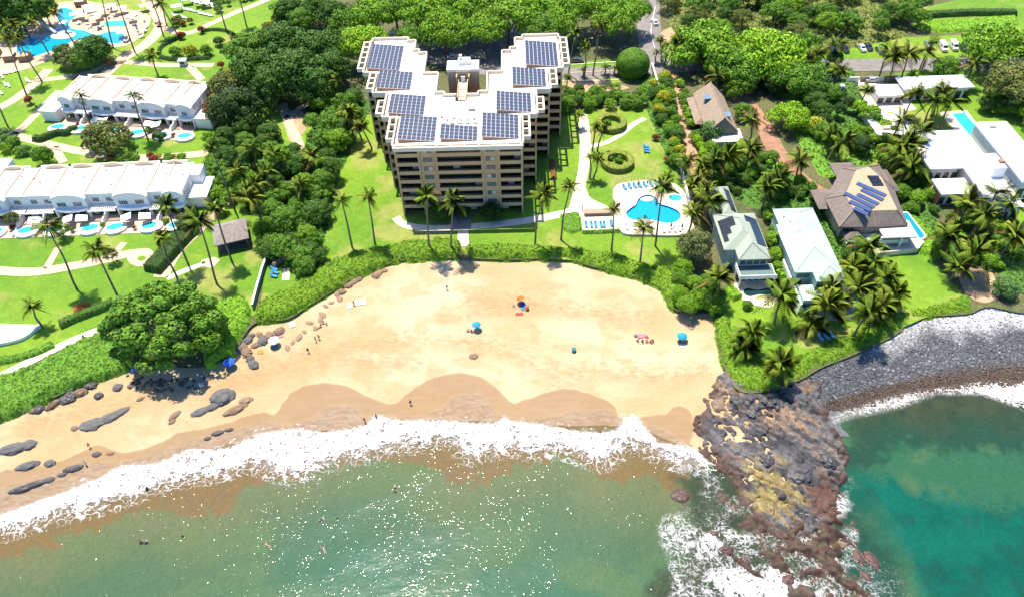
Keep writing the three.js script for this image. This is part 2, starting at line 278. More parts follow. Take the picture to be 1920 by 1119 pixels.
{
  const g = fieldGeo(-180, -130, 180, -34, 0.7, (x, z) => (swell(x, z)) * clamp(-ground(x, z) * 1.4, 0, 1) - 0.02, (x, z) => ground(x, z) < 0.45, WR);
  const m = new THREE.MeshPhysicalMaterial({ map: seaTex, bumpMap: rippleTex, bumpScale: 0.16, roughness: 0.09, ior: 1.33, transmission: 0.1, thickness: 0 });
  struct('sea_water', g, m);
  struct('seabed', fieldGeo(-180, -132, 180, -30, 2, (x, z) => Math.min(-0.25, ground(x, z) - 0.25), (x, z) => ground(x, z) < 1, [0, 0, 9, 9]), mat(0.3, 0.24, 0.14, 1));
}
// surf foam: a lumpy lacy sheet, real relief
function foamSheet(name, label, F, x0, z0, x1, z1, step, alpha, lift) {
  const R = [x0, z0, x1, z1], W = Math.min(2048, Math.ceil((x1 - x0) / 0.11)), H = Math.ceil((z1 - z0) / 0.11);
  const t = groundTexture(...R, W, H, (x, z) => { const a = alpha(x, z), k = 0.5 + 0.12 * noise(x * 1.7, z * 1.7); return [k, k, k * 0.99, a]; });
  const g = fieldGeo(x0, z0, x1, z1, step, (x, z) => Math.max(ground(x, z), swell(x, z) * 0.6) + 0.10 + lift(x, z), (x, z) => F(x, z) < 2.5, R);
  const m = new THREE.MeshStandardMaterial({ map: t, roughness: 0.9, transparent: true });
  const o = mesh(name, g, m); o.userData.kind = 'stuff'; return tag(o, label, 'foam');
}
const lace = (x, z, s) => { const wx = x + 1.3 * fbm(x * 0.6, z * 0.6, 2), wz = z + 1.3 * fbm(x * 0.6 + 9, z * 0.6, 2); const a = Math.abs(noise(wx * s, wz * s) - 0.5) * 2, b = Math.abs(noise(wx * s * 2.3 + 5, wz * s * 2.3) - 0.5) * 2; return 1 - Math.min(a * 1.25, b * 1.5); };
foamSheet('surf_foam', 'white breaking surf foam washing up the sandy beach', foamF, -150, -112, 52, -66, 0.35, (x, z) => {
  const j = (fbm(x * 0.7, z * 0.7, 3) - 0.5) * 3.2, ins = foamF(x + j * 0.4, z + j) < 0;
  const dl = foamLowF(x, z), l = lace(x, z, 0.75);
  if (!ins) return dl < 3.4 ? 0.75 * sm(0.78, 0.95, l - dl * 0.04) : 0;
  const dt = foamTopF(x, z), body = fbm(x * 0.55 + 30, z * 0.8 + 12, 3), cell = lace(x + 40, z, 1.7), thin = 1 - sm(0, 3.2, dl);
  const need = 0.5 + 0.28 * thin + 0.55 * (body - 0.5) + 0.06 * (1 - sm(0, 1.2, dt)), fl = noise(x * 3.4, z * 3.4), top = sm(0, 0.5 + 2 * fl, dt);
  return top * clamp(0.10 + 0.22 * (body - 0.4) + 0.1 * fl - 0.1 * thin + 0.86 * sm(need - 0.1, need + 0.07, 0.42 * l + 0.4 * cell + 0.18 * fl));
}, (x, z) => { const d = Math.min(foamLowF(x, z), foamTopF(x, z)); return foamF(x, z) < 0 ? clamp(d / 2.5) * (0.55 * fbm(x * 0.8, z * 0.8, 3) + 0.2 * noise(x * 2.5, z * 2.5)) : 0; });
const headFoamPoly = plan([[1310, 860], [1360, 890], [1410, 960], [1450, 985], [1540, 960], [1560, 910], [1600, 880], [1650, 960], [1650, 1060], [1700, 1119], [1690, 1200], [1270, 1200], [1225, 1040], [1245, 960], [1270, 910]], 0);
const headF = field(shut(headFoamPoly), headFoamPoly, 14, -105, 98, -40, 0.5), pA = at(1415, 1095, 0), pB = at(1590, 960, 0), pC = at(1350, 1015, 0);
foamSheet('rock_foam', 'lacy white foam swirling between rocks off the lava point', headF, 20, -100, 92, -44, 0.4, (x, z) => {
  const b = fbm(x * 0.16 + 5, z * 0.2 + 3, 3), l = lace(x, z, 0.9), d = Math.hypot((x - pA.x) / 8.5, (z - pA.z) / 3.6), d2 = Math.hypot((x - pB.x) / 3, (z - pB.z) / 4);
  const d3 = Math.hypot((x - pC.x) / 7, (z - pC.z) / 4), k = clamp(1.25 - d) * 0.6 + clamp(1.3 - d2) * 0.35 + clamp(1.3 - d3) * 0.22;
  const e = sm(0, 5, -headF(x + 22 * (b - 0.5), z + 16 * (fbm(x * 0.2, z * 0.2 + 40, 2) - 0.5))); return e * clamp(0.04 * b + sm(0, 0.34, 0.6 * l + 0.4 * lace(x, z + 30, 2.1) + k * 0.9 + 0.7 * b - 1.04 + 0.14 * (noise(x * 5, z * 5) - 0.5)) * (0.55 + 0.45 * clamp(k * 2)));
}, (x, z) => 0.25 * fbm(x * 0.9, z * 0.9, 3));
const covePoly = plan([[1550, 778], [1620, 752], [1720, 728], [1820, 712], [1940, 706], [2100, 700], [2100, 800], [1920, 775], [1840, 745], [1760, 745], [1680, 775], [1560, 800]], 0);
const coveF = field(shut(covePoly), covePoly, 55, -118, 155, -84, 0.5);
foamSheet('cove_foam', 'thin white wash foam along the cobble cove', coveF, 60, -112, 150, -88, 0.4, (x, z) => {
  const l = lace(x, z, 1.0), b = fbm(x * 0.2, z * 0.25, 3), e = waterF(x, z), r = sm(95, 112, x);
  const s = sm(0, 2, -coveF(x, z)); return s * clamp(0.18 * (1 - sm(3, 7, e)) + 0.85 * sm(0, 0.3, 0.6 * l + 0.4 * lace(x, z + 50, 2.2) + 0.35 * b + 0.34 * r * (1 - sm(4, 9, e)) + 0.12 * (1 - sm(3, 6, e)) - 0.03 * e * (1 - r) - 0.86));
}, (x, z) => 0.15 * fbm(x * 0.9, z * 0.9, 3));
// ---------- lawns, roads, paths ----------
const LR = [-260, -330, 240, -120];
const lawnTex = groundTexture(...LR, 2048, 1024, (x, z) => {
  const a = fbm(x * 0.035, z * 0.035, 3), b = fbm(x * 0.18 + 8, z * 0.18, 3), f = noise(x * 4.5, z * 4.5), d = sm(0.55, 0.72, fbm(x * 0.09 + 50, z * 0.12 + 20, 4));
  let c = mix3([0.085, 0.19, 0.008], [0.135, 0.24, 0.012], clamp((a - 0.32) * 3)); c = mix3(c, [0.15, 0.24, 0.018], clamp((b - 0.5) * 2) * 0.7); c = mix3(c, [0.235, 0.235, 0.06], d * 0.7);
  const k = (0.80 + 0.40 * f) * (0.9 + 0.2 * noise(x * 0.9, z * 0.9)); return c.map((v) => v * k);
});
const lawnMat = new THREE.MeshStandardMaterial({ map: lawnTex, roughness: 1 });
const paveTex = tile(8, 512, (x, z) => { const n = 0.8 + 0.25 * wrapNoise(x * 2, z * 2, 16) + 0.15 * wrapNoise(x * 12, z * 12, 96); return [0.48 * n, 0.36 * n, 0.25 * n]; });
const paveMat = new THREE.MeshStandardMaterial({ map: paveTex, roughness: 0.95 });
const stoneTex = tile(8, 512, (x, z) => { const n = 0.82 + 0.2 * wrapNoise(x * 2, z * 2, 16) + 0.15 * wrapNoise(x * 12, z * 12, 96); return [0.62 * n, 0.53 * n, 0.40 * n]; });
const stoneMat = new THREE.MeshStandardMaterial({ map: stoneTex, roughness: 0.9 });
const roadTex = tile(10, 512, (x, z) => { const n = 0.75 + 0.35 * wrapNoise(x * 0.8, z * 0.8, 8) + 0.25 * wrapNoise(x * 16, z * 16, 160); return [0.165 * n, 0.15 * n, 0.14 * n]; });
const roadMat = new THREE.MeshStandardMaterial({ map: roadTex, roughness: 0.95 });
const dirtTex = tile(16, 512, (x, z) => { const n = 0.7 + 0.4 * wrapNoise(x, z, 16) + 0.25 * wrapNoise(x * 8, z * 8, 128); return [0.36 * n, 0.24 * n, 0.14 * n]; });
const dirtMat = new THREE.MeshStandardMaterial({ map: dirtTex, roughness: 1 });
const brickTex = tile(8, 512, (x, z) => { const n = 0.75 + 0.3 * wrapNoise(x * 2, z * 2, 16) + 0.25 * wrapNoise(x * 10, z * 10, 80); return [0.40 * n, 0.22 * n, 0.14 * n]; });
const brickMat = new THREE.MeshStandardMaterial({ map: brickTex, roughness: 0.95 });
const redDirt = dirtMat.clone(); redDirt.color.setRGB(0.72, 0.6, 0.62);
const R8 = [0, 0, 8, 8], R10 = [0, 0, 10, 10], R16 = [0, 0, 16, 16];
const lawn = (px, lift = 0, nm = 'lawn') => struct(nm, sheetGeo(plan(px), LAND + lift, LR), lawnMat);
lawn([[-160, -80], [600, -80], [560, 30], [420, 130], [440, 160], [520, 200], [640, 250], [600, 330], [520, 420], [500, 470], [478, 590], [452, 600], [400, 560], [260, 560], [200, 600], [110, 650], [0, 700], [-160, 760]]);
lawn([[610, 225], [700, 215], [1000, 205], [1216, 200], [1240, 250], [1268, 320], [1300, 400], [1300, 520], [1255, 545], [1190, 512], [1100, 490], [960, 480], [820, 478], [740, 482], [690, 500], [640, 530], [560, 585], [485, 590], [500, 480], [590, 440]], 0.02);
lawn([[1345, 560], [1480, 560], [1640, 470], [1740, 480], [1815, 560], [1690, 615], [1640, 640], [1540, 680], [1430, 720], [1385, 722], [1358, 670]]);
lawn([[1780, 400], [1960, 380], [1960, 480], [1800, 480]]);
lawn([[1500, 78], [1700, 70], [1920, 60], [1960, 110], [1500, 130]]);
lawn([[1700, 20], [1990, -40], [1990, 60], [1720, 55]], 0.02);
lawn([[1040, 120], [1270, 100], [1270, 150], [1040, 160]], 0.02);
lawn([[1600, 150], [1940, 100], [1960, 300], [1640, 330]]);
const dirt = (px, lift = 0.03, m = dirtMat) => struct('dirt_patch', sheetGeo(smoothLine(plan(px), 40, true), LAND + lift, R16), m);
dirt([[530, 215], [560, 205], [575, 240], [545, 265], [535, 240]]);
dirt([[1060, 152], [1120, 150], [1180, 165], [1120, 172], [1056, 170]]);
dirt([[1470, -30], [1640, -30], [1680, 10], [1600, 25], [1480, 10]]);
dirt([[1372, 150], [1412, 186], [1446, 232], [1486, 300], [1540, 350], [1590, 368], [1582, 392], [1528, 376], [1466, 322], [1436, 280], [1412, 230], [1372, 185]], 0.035, redDirt);
dirt([[1800, 510], [1850, 500], [1872, 552], [1848, 568], [1818, 556]], 0.035);
dirt([[1240, 60], [1270, 50], [1300, 90], [1260, 110], [1240, 90]]);
const path = (name, px, w, m = paveMat, lift = 0.06, rect = R8) => struct(name, ribbonGeo(smoothLine(plan(px), px.length * 5), w, LAND + lift, rect), m);
// road behind the condominium, side street and painted lines
path('road', [[700, 75], [820, 110], [930, 132], [1060, 138], [1180, 132], [1320, 122], [1480, 122], [1640, 122], [1800, 120], [1990, 118]], 8.5, roadMat, 0.05, R10);
path('road', [[1216, -60], [1216, 10], [1218, 60], [1228, 110], [1240, 128]], 9, roadMat, 0.055, R10);
path('road_line', [[1066, 136.5], [1180, 130.5]], 0.25, mat(0.55, 0.5, 0.2, 0.9), 0.09);
path('road_line', [[1229, 12], [1221, 60], [1228, 90]], 0.2, mat(0.7, 0.7, 0.7, 0.9), 0.09);
path('kerb', [[1048, 153], [1130, 151], [1200, 146]], 0.5, stoneMat, 0.16);
path('kerb', [[1062, 122], [1140, 117], [1160, 116]], 0.4, stoneMat, 0.16);
struct('parking_lot', sheetGeo(plan([[720, 60], [1060, 40], [1070, 110], [900, 125], [760, 110]]), LAND + 0.04, R10), roadMat);
// western paths
path('path', [[-40, 505], [60, 510], [130, 500], [200, 486], [240, 476], [268, 474]], 3.2);
path('path', [[85, 505], [108, 465]], 2); path('path', [[210, 480], [232, 455]], 2); 
struct('path', sheetGeo(smoothLine(plan([[238, 484], [256, 470], [275, 466], [290, 478], [284, 494], [262, 500], [246, 496]]), 40, true), LAND + 0.065, R8), paveMat);
struct('lawn', sheetGeo(smoothLine(plan([[256, 485], [265, 480], [274, 484], [265, 490]]), 20, true), LAND + 0.08, LR), lawnMat);
path('path', [[-40, 725], [0, 705], [60, 675], [120, 645], [195, 614]], 2.4, stoneMat);
path('path', [[300, 520], [330, 470], [370, 430], [420, 380], [460, 350]], 4.2);
path('path', [[-30, 238], [30, 255], [80, 268], [150, 284], [260, 296], [340, 292], [420, 284]], 3.4);
path('path', [[100, 275], [118, 305]], 2.6); path('path', [[152, 286], [165, 268]], 2);
path('path', [[-30, 215], [20, 190], [60, 160], [90, 130]], 4);
path('path', [[60, 152], [150, 140], [220, 118], [300, 122], [400, 122]], 3);
path('path', [[190, 145], [230, 110], [270, 85], [300, 50], [290, 20], [262, -20]], 5);
path('path', [[290, 42], [320, 58], [352, 62], [400, 42], [440, 24], [490, 4], [520, -10]], 3.2);
path('path', [[355, 126], [378, 150]], 3);
path('path', [[-20, 290], [40, 240], [75, 205], [110, 170]], 3);
path('path', [[528, 195], [535, 215], [545, 240], [556, 262], [562, 285], [556, 300]], 3.2);
path('path', [[536, 222], [560, 205], [585, 190]], 2.4);
struct('paved_patio', sheetGeo(plan([[376, 488], [402, 482], [412, 488], [398, 503], [380, 500]]), LAND + 0.06, R8), paveMat);
path('path', [[312, 522], [345, 508], [385, 494]], 1.8, stoneMat);
// condominium garden paths
path('path', [[1092, 215], [1097, 250], [1096, 300], [1092, 330], [1082, 370], [1072, 395], [1040, 404], [1000, 412], [900, 424], [800, 428], [755, 420], [742, 408]], [3.4, 2.4], stoneMat);
path('path', [[1104, 276], [1135, 268], [1165, 252], [1190, 232], [1210, 222]], 1.8, stoneMat, 0.064);
struct('plaza', sheetGeo(smoothLine(plan([[1082, 360], [1096, 352], [1108, 372], [1140, 388], [1150, 402], [1110, 404], [1070, 406]]), 50, true), LAND + 0.068, R8), stoneMat);
path('path', [[868, 418], [868, 440], [869, 462]], 3, stoneMat, 0.068);
path('brick_path', [[1258, 140], [1268, 175], [1278, 210], [1284, 250], [1296, 290], [1312, 330], [1328, 345]], [5, 3.6], brickMat, 0.05);
struct('driveway', sheetGeo(plan([[1570, 165], [1620, 148], [1680, 160], [1720, 205], [1690, 212], [1600, 200]]), LAND + 0.06, R8), stoneMat);
struct('terrace', sheetGeo(plan([[1612, 208], [1690, 206], [1705, 235], [1755, 245], [1760, 265], [1660, 258], [1640, 240]]), LAND + 0.25, R8, 0.25), mat(0.72, 0.72, 0.70, 0.7));

// ---------- condominium ----------
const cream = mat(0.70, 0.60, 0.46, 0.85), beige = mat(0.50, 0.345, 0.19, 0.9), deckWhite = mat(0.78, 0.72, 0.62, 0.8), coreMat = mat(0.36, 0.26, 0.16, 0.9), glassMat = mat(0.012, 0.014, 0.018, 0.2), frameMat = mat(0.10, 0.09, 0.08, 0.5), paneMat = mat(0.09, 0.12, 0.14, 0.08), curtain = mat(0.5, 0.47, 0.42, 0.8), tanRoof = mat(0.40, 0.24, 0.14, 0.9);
{
  const B = thing('condominium', 'eight storey beige condominium with stepped wings, deep balconies and white flat roof', 'building', [-13, LAND, -165], -0.014);
  const half = [[0, 0], [17, 0], [17, -13.8], [21.2, -13.8], [21.2, -26.6], [25.4, -26.6], [25.4, -38.3], [29.6, -38.3], [29.6, -57.5], [29.2, -57.5], [29.2, -59.3], [18.2, -59.3], [18.2, -57.5], [15.8, -57.5], [15.8, -51.5], [14.2, -51.5], [14.2, -49.5], [11.8, -49.5], [11.8, -37], [7.5, -37], [7.5, -26], [5, -26], [5, -24.5], [1.4, -24.5], [1.4, -22.5], [0, -22.5]];
  const outline = half.concat(half.slice(1, -1).reverse().map(([x, z]) => [-x, z]));
  const shrink = (l, k) => l.map(([x, z], i) => { const a = l[(i + l.length - 1) % l.length], b = l[(i + 1) % l.length]; const d1 = [x - a[0], z - a[1]], d2 = [b[0] - x, b[1] - z], n1 = Math.hypot(...d1), n2 = Math.hypot(...d2); return [x + k * (d1[1] / n1 + d2[1] / n2), z - k * (d1[0] / n1 + d2[0] / n2)]; });
  const fh = 2.85, top = 22.8, H = 24;
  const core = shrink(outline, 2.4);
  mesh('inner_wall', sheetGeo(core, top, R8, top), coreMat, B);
  const slab = shrink(outline, 0.55);
  for (let k = 1; k <= 8; k++) mesh('floor_slab', sheetGeo(slab, k * fh, R8, 0.22), beige, B);
  mesh('roof_deck', sheetGeo(shrink(outline, 0.3), 23.15, R8, 0.34), deckWhite, B);
  // parapet round the roof, one length per side
  for (let i = 0; i < outline.length; i++) {
    const a = outline[i], b = outline[(i + 1) % outline.length], dx = b[0] - a[0], dz = b[1] - a[1], l = Math.hypot(dx, dz);
    if (Math.abs(a[0]) < 2 && Math.abs(b[0]) < 2 && a[1] < -20) continue;
    const ry = -Math.atan2(dz, dx), g = box(l + 0.1, 1.42 + (i % 2) * 0.012, 0.4, 0, 0, 0.2); g.rotateY(ry); g.translate((a[0] + b[0]) / 2, 22.6, (a[1] + b[1]) / 2);
    mesh('parapet', g, cream, B);
  }
  // projecting open frames round the roof (square openings between bars)
  const frame = (x0, z0, x1, z1, n, along) => {
    const L = [], y0 = 22.65, h = 1.2, t = 0.52, w = x1 - x0, d = z1 - z0;
    if (along === 'z') { L.push(box(t, h, d, x1 > 0 ? x1 - t / 2 : x0 + t / 2, y0, (z0 + z1) / 2)); for (let k = 0; k <= n; k++) L.push(box(w - t - 0.02, h - 0.03, t, (x0 + x1) / 2 - (x1 > 0 ? t / 2 : -t / 2), y0 + 0.01, z0 + t / 2 + (d - t) * k / n)); } else { L.push(box(w, h, t, (x0 + x1) / 2, y0, z1 - t / 2)); for (let k = 0; k <= n; k++) L.push(box(t, h - 0.03, d - t - 0.02, x0 + t / 2 + (w - t) * k / n, y0 + 0.01, (z0 + z1) / 2 - t / 2)); }
    for (const g of L) mesh('roof_frame_bar', g, cream, B);
  };
  for (const s of [-1, 1]) for (const [xi, xo, za, zb, n] of [[17.05, 19.3, -13.6, -3, 3], [21.25, 23.5, -22.6, -15.6, 2], [25.45, 27.8, -38.1, -28.8, 3], [29.65, 32, -57.4, -40.6, 5]]) frame(s > 0 ? xi : -xo, za, s > 0 ? xo : -xi, zb, n, 'z');
  frame(-17, 0.02, 17, 1.3, 9, 'x');
  // rear frames beside the court
  // fins, parapets of the balconies, windows
  const fin = (x, z, d = 2.5, w = 0.42) => mesh('fin_wall', box(w, 22.55, d, x, 0, z - d / 2 - 0.02), beige, B);
  const rail = (x0, x1, z) => { for (let k = 0; k < 8; k++) { if (k === 0) continue; mesh('balcony_parapet', box(x1 - x0 - 0.44, 1.12, 0.16, (x0 + x1) / 2, k * fh - 0.1, z - 0.2), beige, B); } mesh('balcony_parapet', box(x1 - x0 - 0.44, 0.5, 0.16, (x0 + x1) / 2, 22.05, z - 0.2), beige, B); };
  const doors = (x0, x1, z) => { for (let k = 0; k < 8; k++) { const n = Math.max(2, Math.round((x1 - x0) / 2)), w = (x1 - x0 - 0.8) / n, p = mesh('balcony_door', box(x1 - x0 - 0.7, 2.3, 0.08, (x0 + x1) / 2, k * fh + 0.12, z), frameMat, B); for (let i = 0; i < n; i++) mesh('pane', box(w - 0.12, 2.1, 0.06, x0 + 0.4 + w * (i + 0.5), k * fh + 0.2, z + 0.05), (i * 7 + k * 5 + Math.round(x0)) % 11 === 0 ? curtain : glassMat, p); } };
  const bays = [[-17, -10.7], [-6.1, 6.1], [10.7, 17]];
  for (const [a, b] of bays) { rail(a, b, 0); doors(a, b, -2.3); }
  for (const x of [-16.8, -10.7, -6.1, 6.1, 10.7, 16.8]) fin(x, 0);
  for (const [a, b] of [[-10.7, -6.1], [6.1, 10.7]]) {
    mesh('wall_panel', box(b - a - 0.44, 22.5, 0.5, (a + b) / 2, 0, -0.75), beige, B);
    for (let k = 1; k < 8; k++) {
      const w = mesh('window', box(2.5, 1.35, 0.1, (a + b) / 2, k * fh + 0.95, -0.49), frameMat, B);
      for (const i of [-1, 1]) mesh('pane', box(1.1, 1.15, 0.06, (a + b) / 2 + i * 0.58, k * fh + 1.05, -0.43), (k * 3 + i + Math.round(a)) % 4 === 1 ? curtain : paneMat, w);
    }
  }
  for (const s of [-1, 1]) for (const [xi, xo, z, zb] of [[17, 21.2, -13.8, -26], [21.2, 25.4, -26.6, -37.6], [25.4, 29.6, -38.3, -57]]) {
    const a = Math.min(s * xi, s * xo), b = Math.max(s * xi, s * xo);
    rail(a, b, z); doors(a, b, z - 2.3); fin(s * (xo - 0.21), z, 2.5); fin(s * (xi + 0.21), z, 2);
    for (let q = 1; q <= (zb < -50 ? 3 : 2); q++) mesh('fin_wall', box(1.6, 22.5, 0.42, s * (xo - 0.81), 0, z + (zb - z) * q / (zb < -50 ? 3 : 2)), beige, B);
    for (let k = 1; k < 8; k++) mesh('balcony_parapet', box(0.16, 1.12, z - zb - 2.2, s * (xo - 0.2), k * fh - 0.1, (z + zb) / 2 - 1), beige, B);
  }
  for (const s of [-1, 1]) { for (let k = 1; k < 8; k++) mesh('balcony_parapet', box(0.16, 1.12, 10.6, s * 16.8, k * fh - 0.1, -7.6), beige, B); fin(s * 16.2, -6.6, 0.42, 1.6); }
  // roof vents
  for (const [x, z] of [[-5, -14], [-3.4, -12.4], [-1.6, -13.3], [0.4, -12.2], [2.2, -12.2], [4, -12.6]]) mesh('roof_vent', merge([box(0.5, 0.5, 0.5, x, 23.15, z), box(0.7, 0.12, 0.7, x, 23.66, z)]), mat(0.45, 0.43, 0.4, 0.6), B);
  for (let k = 0; k < 5; k++) mesh('roof_vent', box(1.3, 0.55, 0.7, -4 + k * 2.1, 23.15, -10.7), mat(0.62, 0.58, 0.52, 0.7), B);
  mesh('roof_hatch', merge([box(2, 0.5, 1.6, 3.2, 23.15, -17.6), box(1.8, 0.1, 1.4, 3.2, 23.66, -17.6)]), mat(0.3, 0.29, 0.28, 0.7), B);
  for (const x of [-8.4, 8.4]) mesh('roof_pipe', box(2.6, 0.3, 0.35, x, 23.15, -13.4), mat(0.4, 0.3, 0.24, 0.7), B);
  // lift tower standing in the court, with its roof and bridge
  const tx = 0.2, tz = -37;
  const towerBounceTone = mat(0.60, 0.42, 0.25, 0.9);  // beige lightened: light bounced onto the tower front is put into the colour
  mesh('tower_wall', box(9, 25.4, 5, tx, 0, tz), towerBounceTone, B);
  mesh('tower_roof', merge([box(9.4, 0.8, 5.4, tx, 25.41, tz), box(3.6, 1.2, 2.6, tx + 0.4, 26.22, tz - 1), box(0.8, 1.4, 0.8, tx - 0.6, 27.43, tz - 1)]), deckWhite, B);
  mesh('tower_niche', merge([box(0.35, 4.6, 2.4, tx - 1.8, 20.5, tz + 3.72), box(0.35, 4.6, 2.4, tx + 1.8, 20.5, tz + 3.72), box(3.9, 0.3, 2.4, tx, 20.2, tz + 3.72)]), beige, B);
  mesh('louvre_cabinet', merge([box(1.5, 2.2, 1, tx, 20.52, tz + 3.3), box(1.2, 1.6, 0.8, tx, 22.75, tz + 3.2)]), mat(0.6, 0.62, 0.64, 0.5), B);
  mesh('red_valve', merge([box(1.1, 0.9, 0.4, tx, 20.52, tz + 4.1), box(0.8, 0.5, 0.4, tx, 21.45, tz + 4.1)]), mat(0.35, 0.06, 0.05, 0.6), B);
  mesh('bridge', box(2.4, 0.4, 10, tx, 22.2, -28.6), deckWhite, B);
  for (let k = 0; k < 9; k++) mesh('stair_tread', box(2.1, 0.12, 0.5, tx, 22.75 + k * 0.09, -24.6 - k * 0.8), mat(0.66, 0.5, 0.36, 0.8), B);
  for (const s of [-1, 1]) mesh('bridge_wall', box(0.25, 1.2, 9.8, tx + s * 1.3, 22.3, -28.6), beige, B);
  // entrance walk and paved terrace at the front
  mesh('entrance_slab', box(5.6, 0.12, 6.4, -0.6, 0.05, 3.4), mat(0.2, 0.19, 0.18, 0.9), B);
  // solar arrays: each a rack with its own modules
  const cell = mat(0.045, 0.055, 0.085, 0.22), cellFrame = mat(0.62, 0.64, 0.68, 0.5), modGeo = new THREE.BoxGeometry(1.12, 0.04, 1.47);
  const where = ['beside the rear left parapet', 'on the left wing', 'on the left wing above the court', 'at the front left roof corner', 'at the middle of the front roof', 'at the front right roof corner', 'on the right wing above the court', 'on the right wing', 'beside the rear right parapet'];
  [[-41.3, -220.8, 9], [-37.3, -204.5, 6], [-32.6, -190.8, 6], [-28.9, -179.6, 7], [-17.7, -174.4, 4], [-6.6, -179.6, 7], [-2.7, -190.6, 6], [2.1, -203.9, 6], [6.4, -220.1, 9]].forEach(([x, z, rows], q) => {
    const S = thing('solar_array', `blue grey solar array of ${rows} rows ${where[q]}`, 'solar panels', [x + 4.9, LAND + 23.15, z + rows * 0.83 + 0.6], -0.014, 'solar arrays on the condominium roof');
    const rack = new THREE.Group(); rack.name = 'rack'; S.add(rack); rack.position.y = 0.75; rack.rotation.z = -0.105;
    mesh('rack_frame', box(9.85, 0.05, rows * 1.655, 0, -0.08, 0), cellFrame, S).position.y = 0.75;
    S.children[1].rotation.z = -0.105;
    for (let j = 0; j < rows; j++) for (let i = 0; i < 8; i++) { const m = mesh('solar_module', modGeo, cell, rack); m.position.set(-4.31 + i * 1.232, 0.02, (j - (rows - 1) / 2) * 1.655); }
    { const s = new THREE.ExtrudeGeometry(new THREE.Shape([[-4.8, 0], [4.8, 0], [4.8, 0.12], [-4.8, 1.12]].map(([a, b]) => new THREE.Vector2(a, b))), { depth: 0.1, bevelEnabled: false }); s.translate(0, 0, rows * 0.8275 - 0.3); mesh('rack_skirt', s, tanRoof, S); }
    for (const i of [-4.6, 0, 4.4]) mesh('rack_leg', box(0.12, 0.62 - i * 0.1, rows * 1.5, i, 0, -0.2), tanRoof, S);
  });
}
// ---------- plants: shared shapes ----------
const leafMat = (r, g, b, t = 0.25) => { const m = mat(r, g, b, 0.7, { transmission: t, thickness: 0, specularIntensity: 0.35 }); m.vertexColors = true; return m; };
const woodMat = mat(0.16, 0.115, 0.08, 0.95), palmBark = mat(0.17, 0.13, 0.095, 0.95);
// many leaf-clump faces; put() returns { p, n, s } for each
function leafCloud(count, put, bend = 0.75) {
  const pos = new Float32Array(count * 12), nor = new Float32Array(count * 12), col = new Float32Array(count * 12), idx = [], a = V(), b = V(), q = V();
  for (let i = 0; i < count; i++) {
    const { p, n, s } = put(i);
    q.set(n.x + rr(-bend, bend), n.y + rr(-bend, bend) + 0.15, n.z + rr(-bend, bend)).normalize();
    a.set(rr(-1, 1), rr(-1, 1), rr(-1, 1)).cross(q).normalize(); b.crossVectors(q, a);
    const l = s * rr(0.55, 1.45), w = l * rr(0.4, 0.8), k = rr(0.5, 1.4), yel = rr(0.8, 1.25);
    const c = [[l, 0], [0, w], [-l, 0], [0, -w]];
    for (let j = 0; j < 4; j++) {
      const o = i * 12 + j * 3, u = c[j][0], v = c[j][1], dip = j % 2 ? 0.18 * l : 0;
      pos[o] = p.x + a.x * u + b.x * v + q.x * dip; pos[o + 1] = p.y + a.y * u + b.y * v + q.y * dip; pos[o + 2] = p.z + a.z * u + b.z * v + q.z * dip;
      const nx = q.x * 0.6 + n.x * 0.7, ny = q.y * 0.6 + n.y * 0.7, nz = q.z * 0.6 + n.z * 0.7, h = Math.hypot(nx, ny, nz) || 1;
      nor[o] = nx / h; nor[o + 1] = ny / h; nor[o + 2] = nz / h; col[o] = k * yel; col[o + 1] = k; col[o + 2] = k * 0.9;
    }
    idx.push(i * 4, i * 4 + 1, i * 4 + 2, i * 4, i * 4 + 2, i * 4 + 3);
  }
  const g = new THREE.BufferGeometry();
  g.setAttribute('position', new THREE.BufferAttribute(pos, 3)); g.setAttribute('normal', new THREE.BufferAttribute(nor, 3)); g.setAttribute('color', new THREE.BufferAttribute(col, 3)); g.setIndex(idx);
  return g;
}
// a crown of unit radius: lobes over a dome, leaves on every lobe
function crownGeo(lobes, count, leaf, flat, spread, lobeR, low = -0.35) {
  const L = [[0, flat * 0.62, 0, lobeR * 1.5], [0.2, flat * 0.55, 0.15, lobeR * 1.3], [-0.2, flat * 0.55, -0.12, lobeR * 1.3]];
  for (let i = 0; i < lobes; i++) {
    const t = (i + 0.5) / lobes, y = lerp(1, low, t), r = Math.sqrt(Math.max(0, 1 - y * y)) * spread, ph = i * 2.39996 + rr(-0.3, 0.3), k = rr(0.72, 1.05);
    L.push([r * Math.cos(ph) * k, y * flat * k * rr(0.8, 1.1), r * Math.sin(ph) * k, lobeR * rr(0.7, 1.3)]);
  }
  return leafCloud(count, () => {
    const [x, y, z, R] = pick(L), th = rr(0, 6.283), cy = rr(-0.45, 1), sr = Math.sqrt(1 - cy * cy), n = V(sr * Math.cos(th), cy, sr * Math.sin(th)), k = R * rr(0.78, 1.06);
    return { p: V(x + n.x * k, y + n.y * k * 0.8, z + n.z * k), n, s: leaf };
  });
}
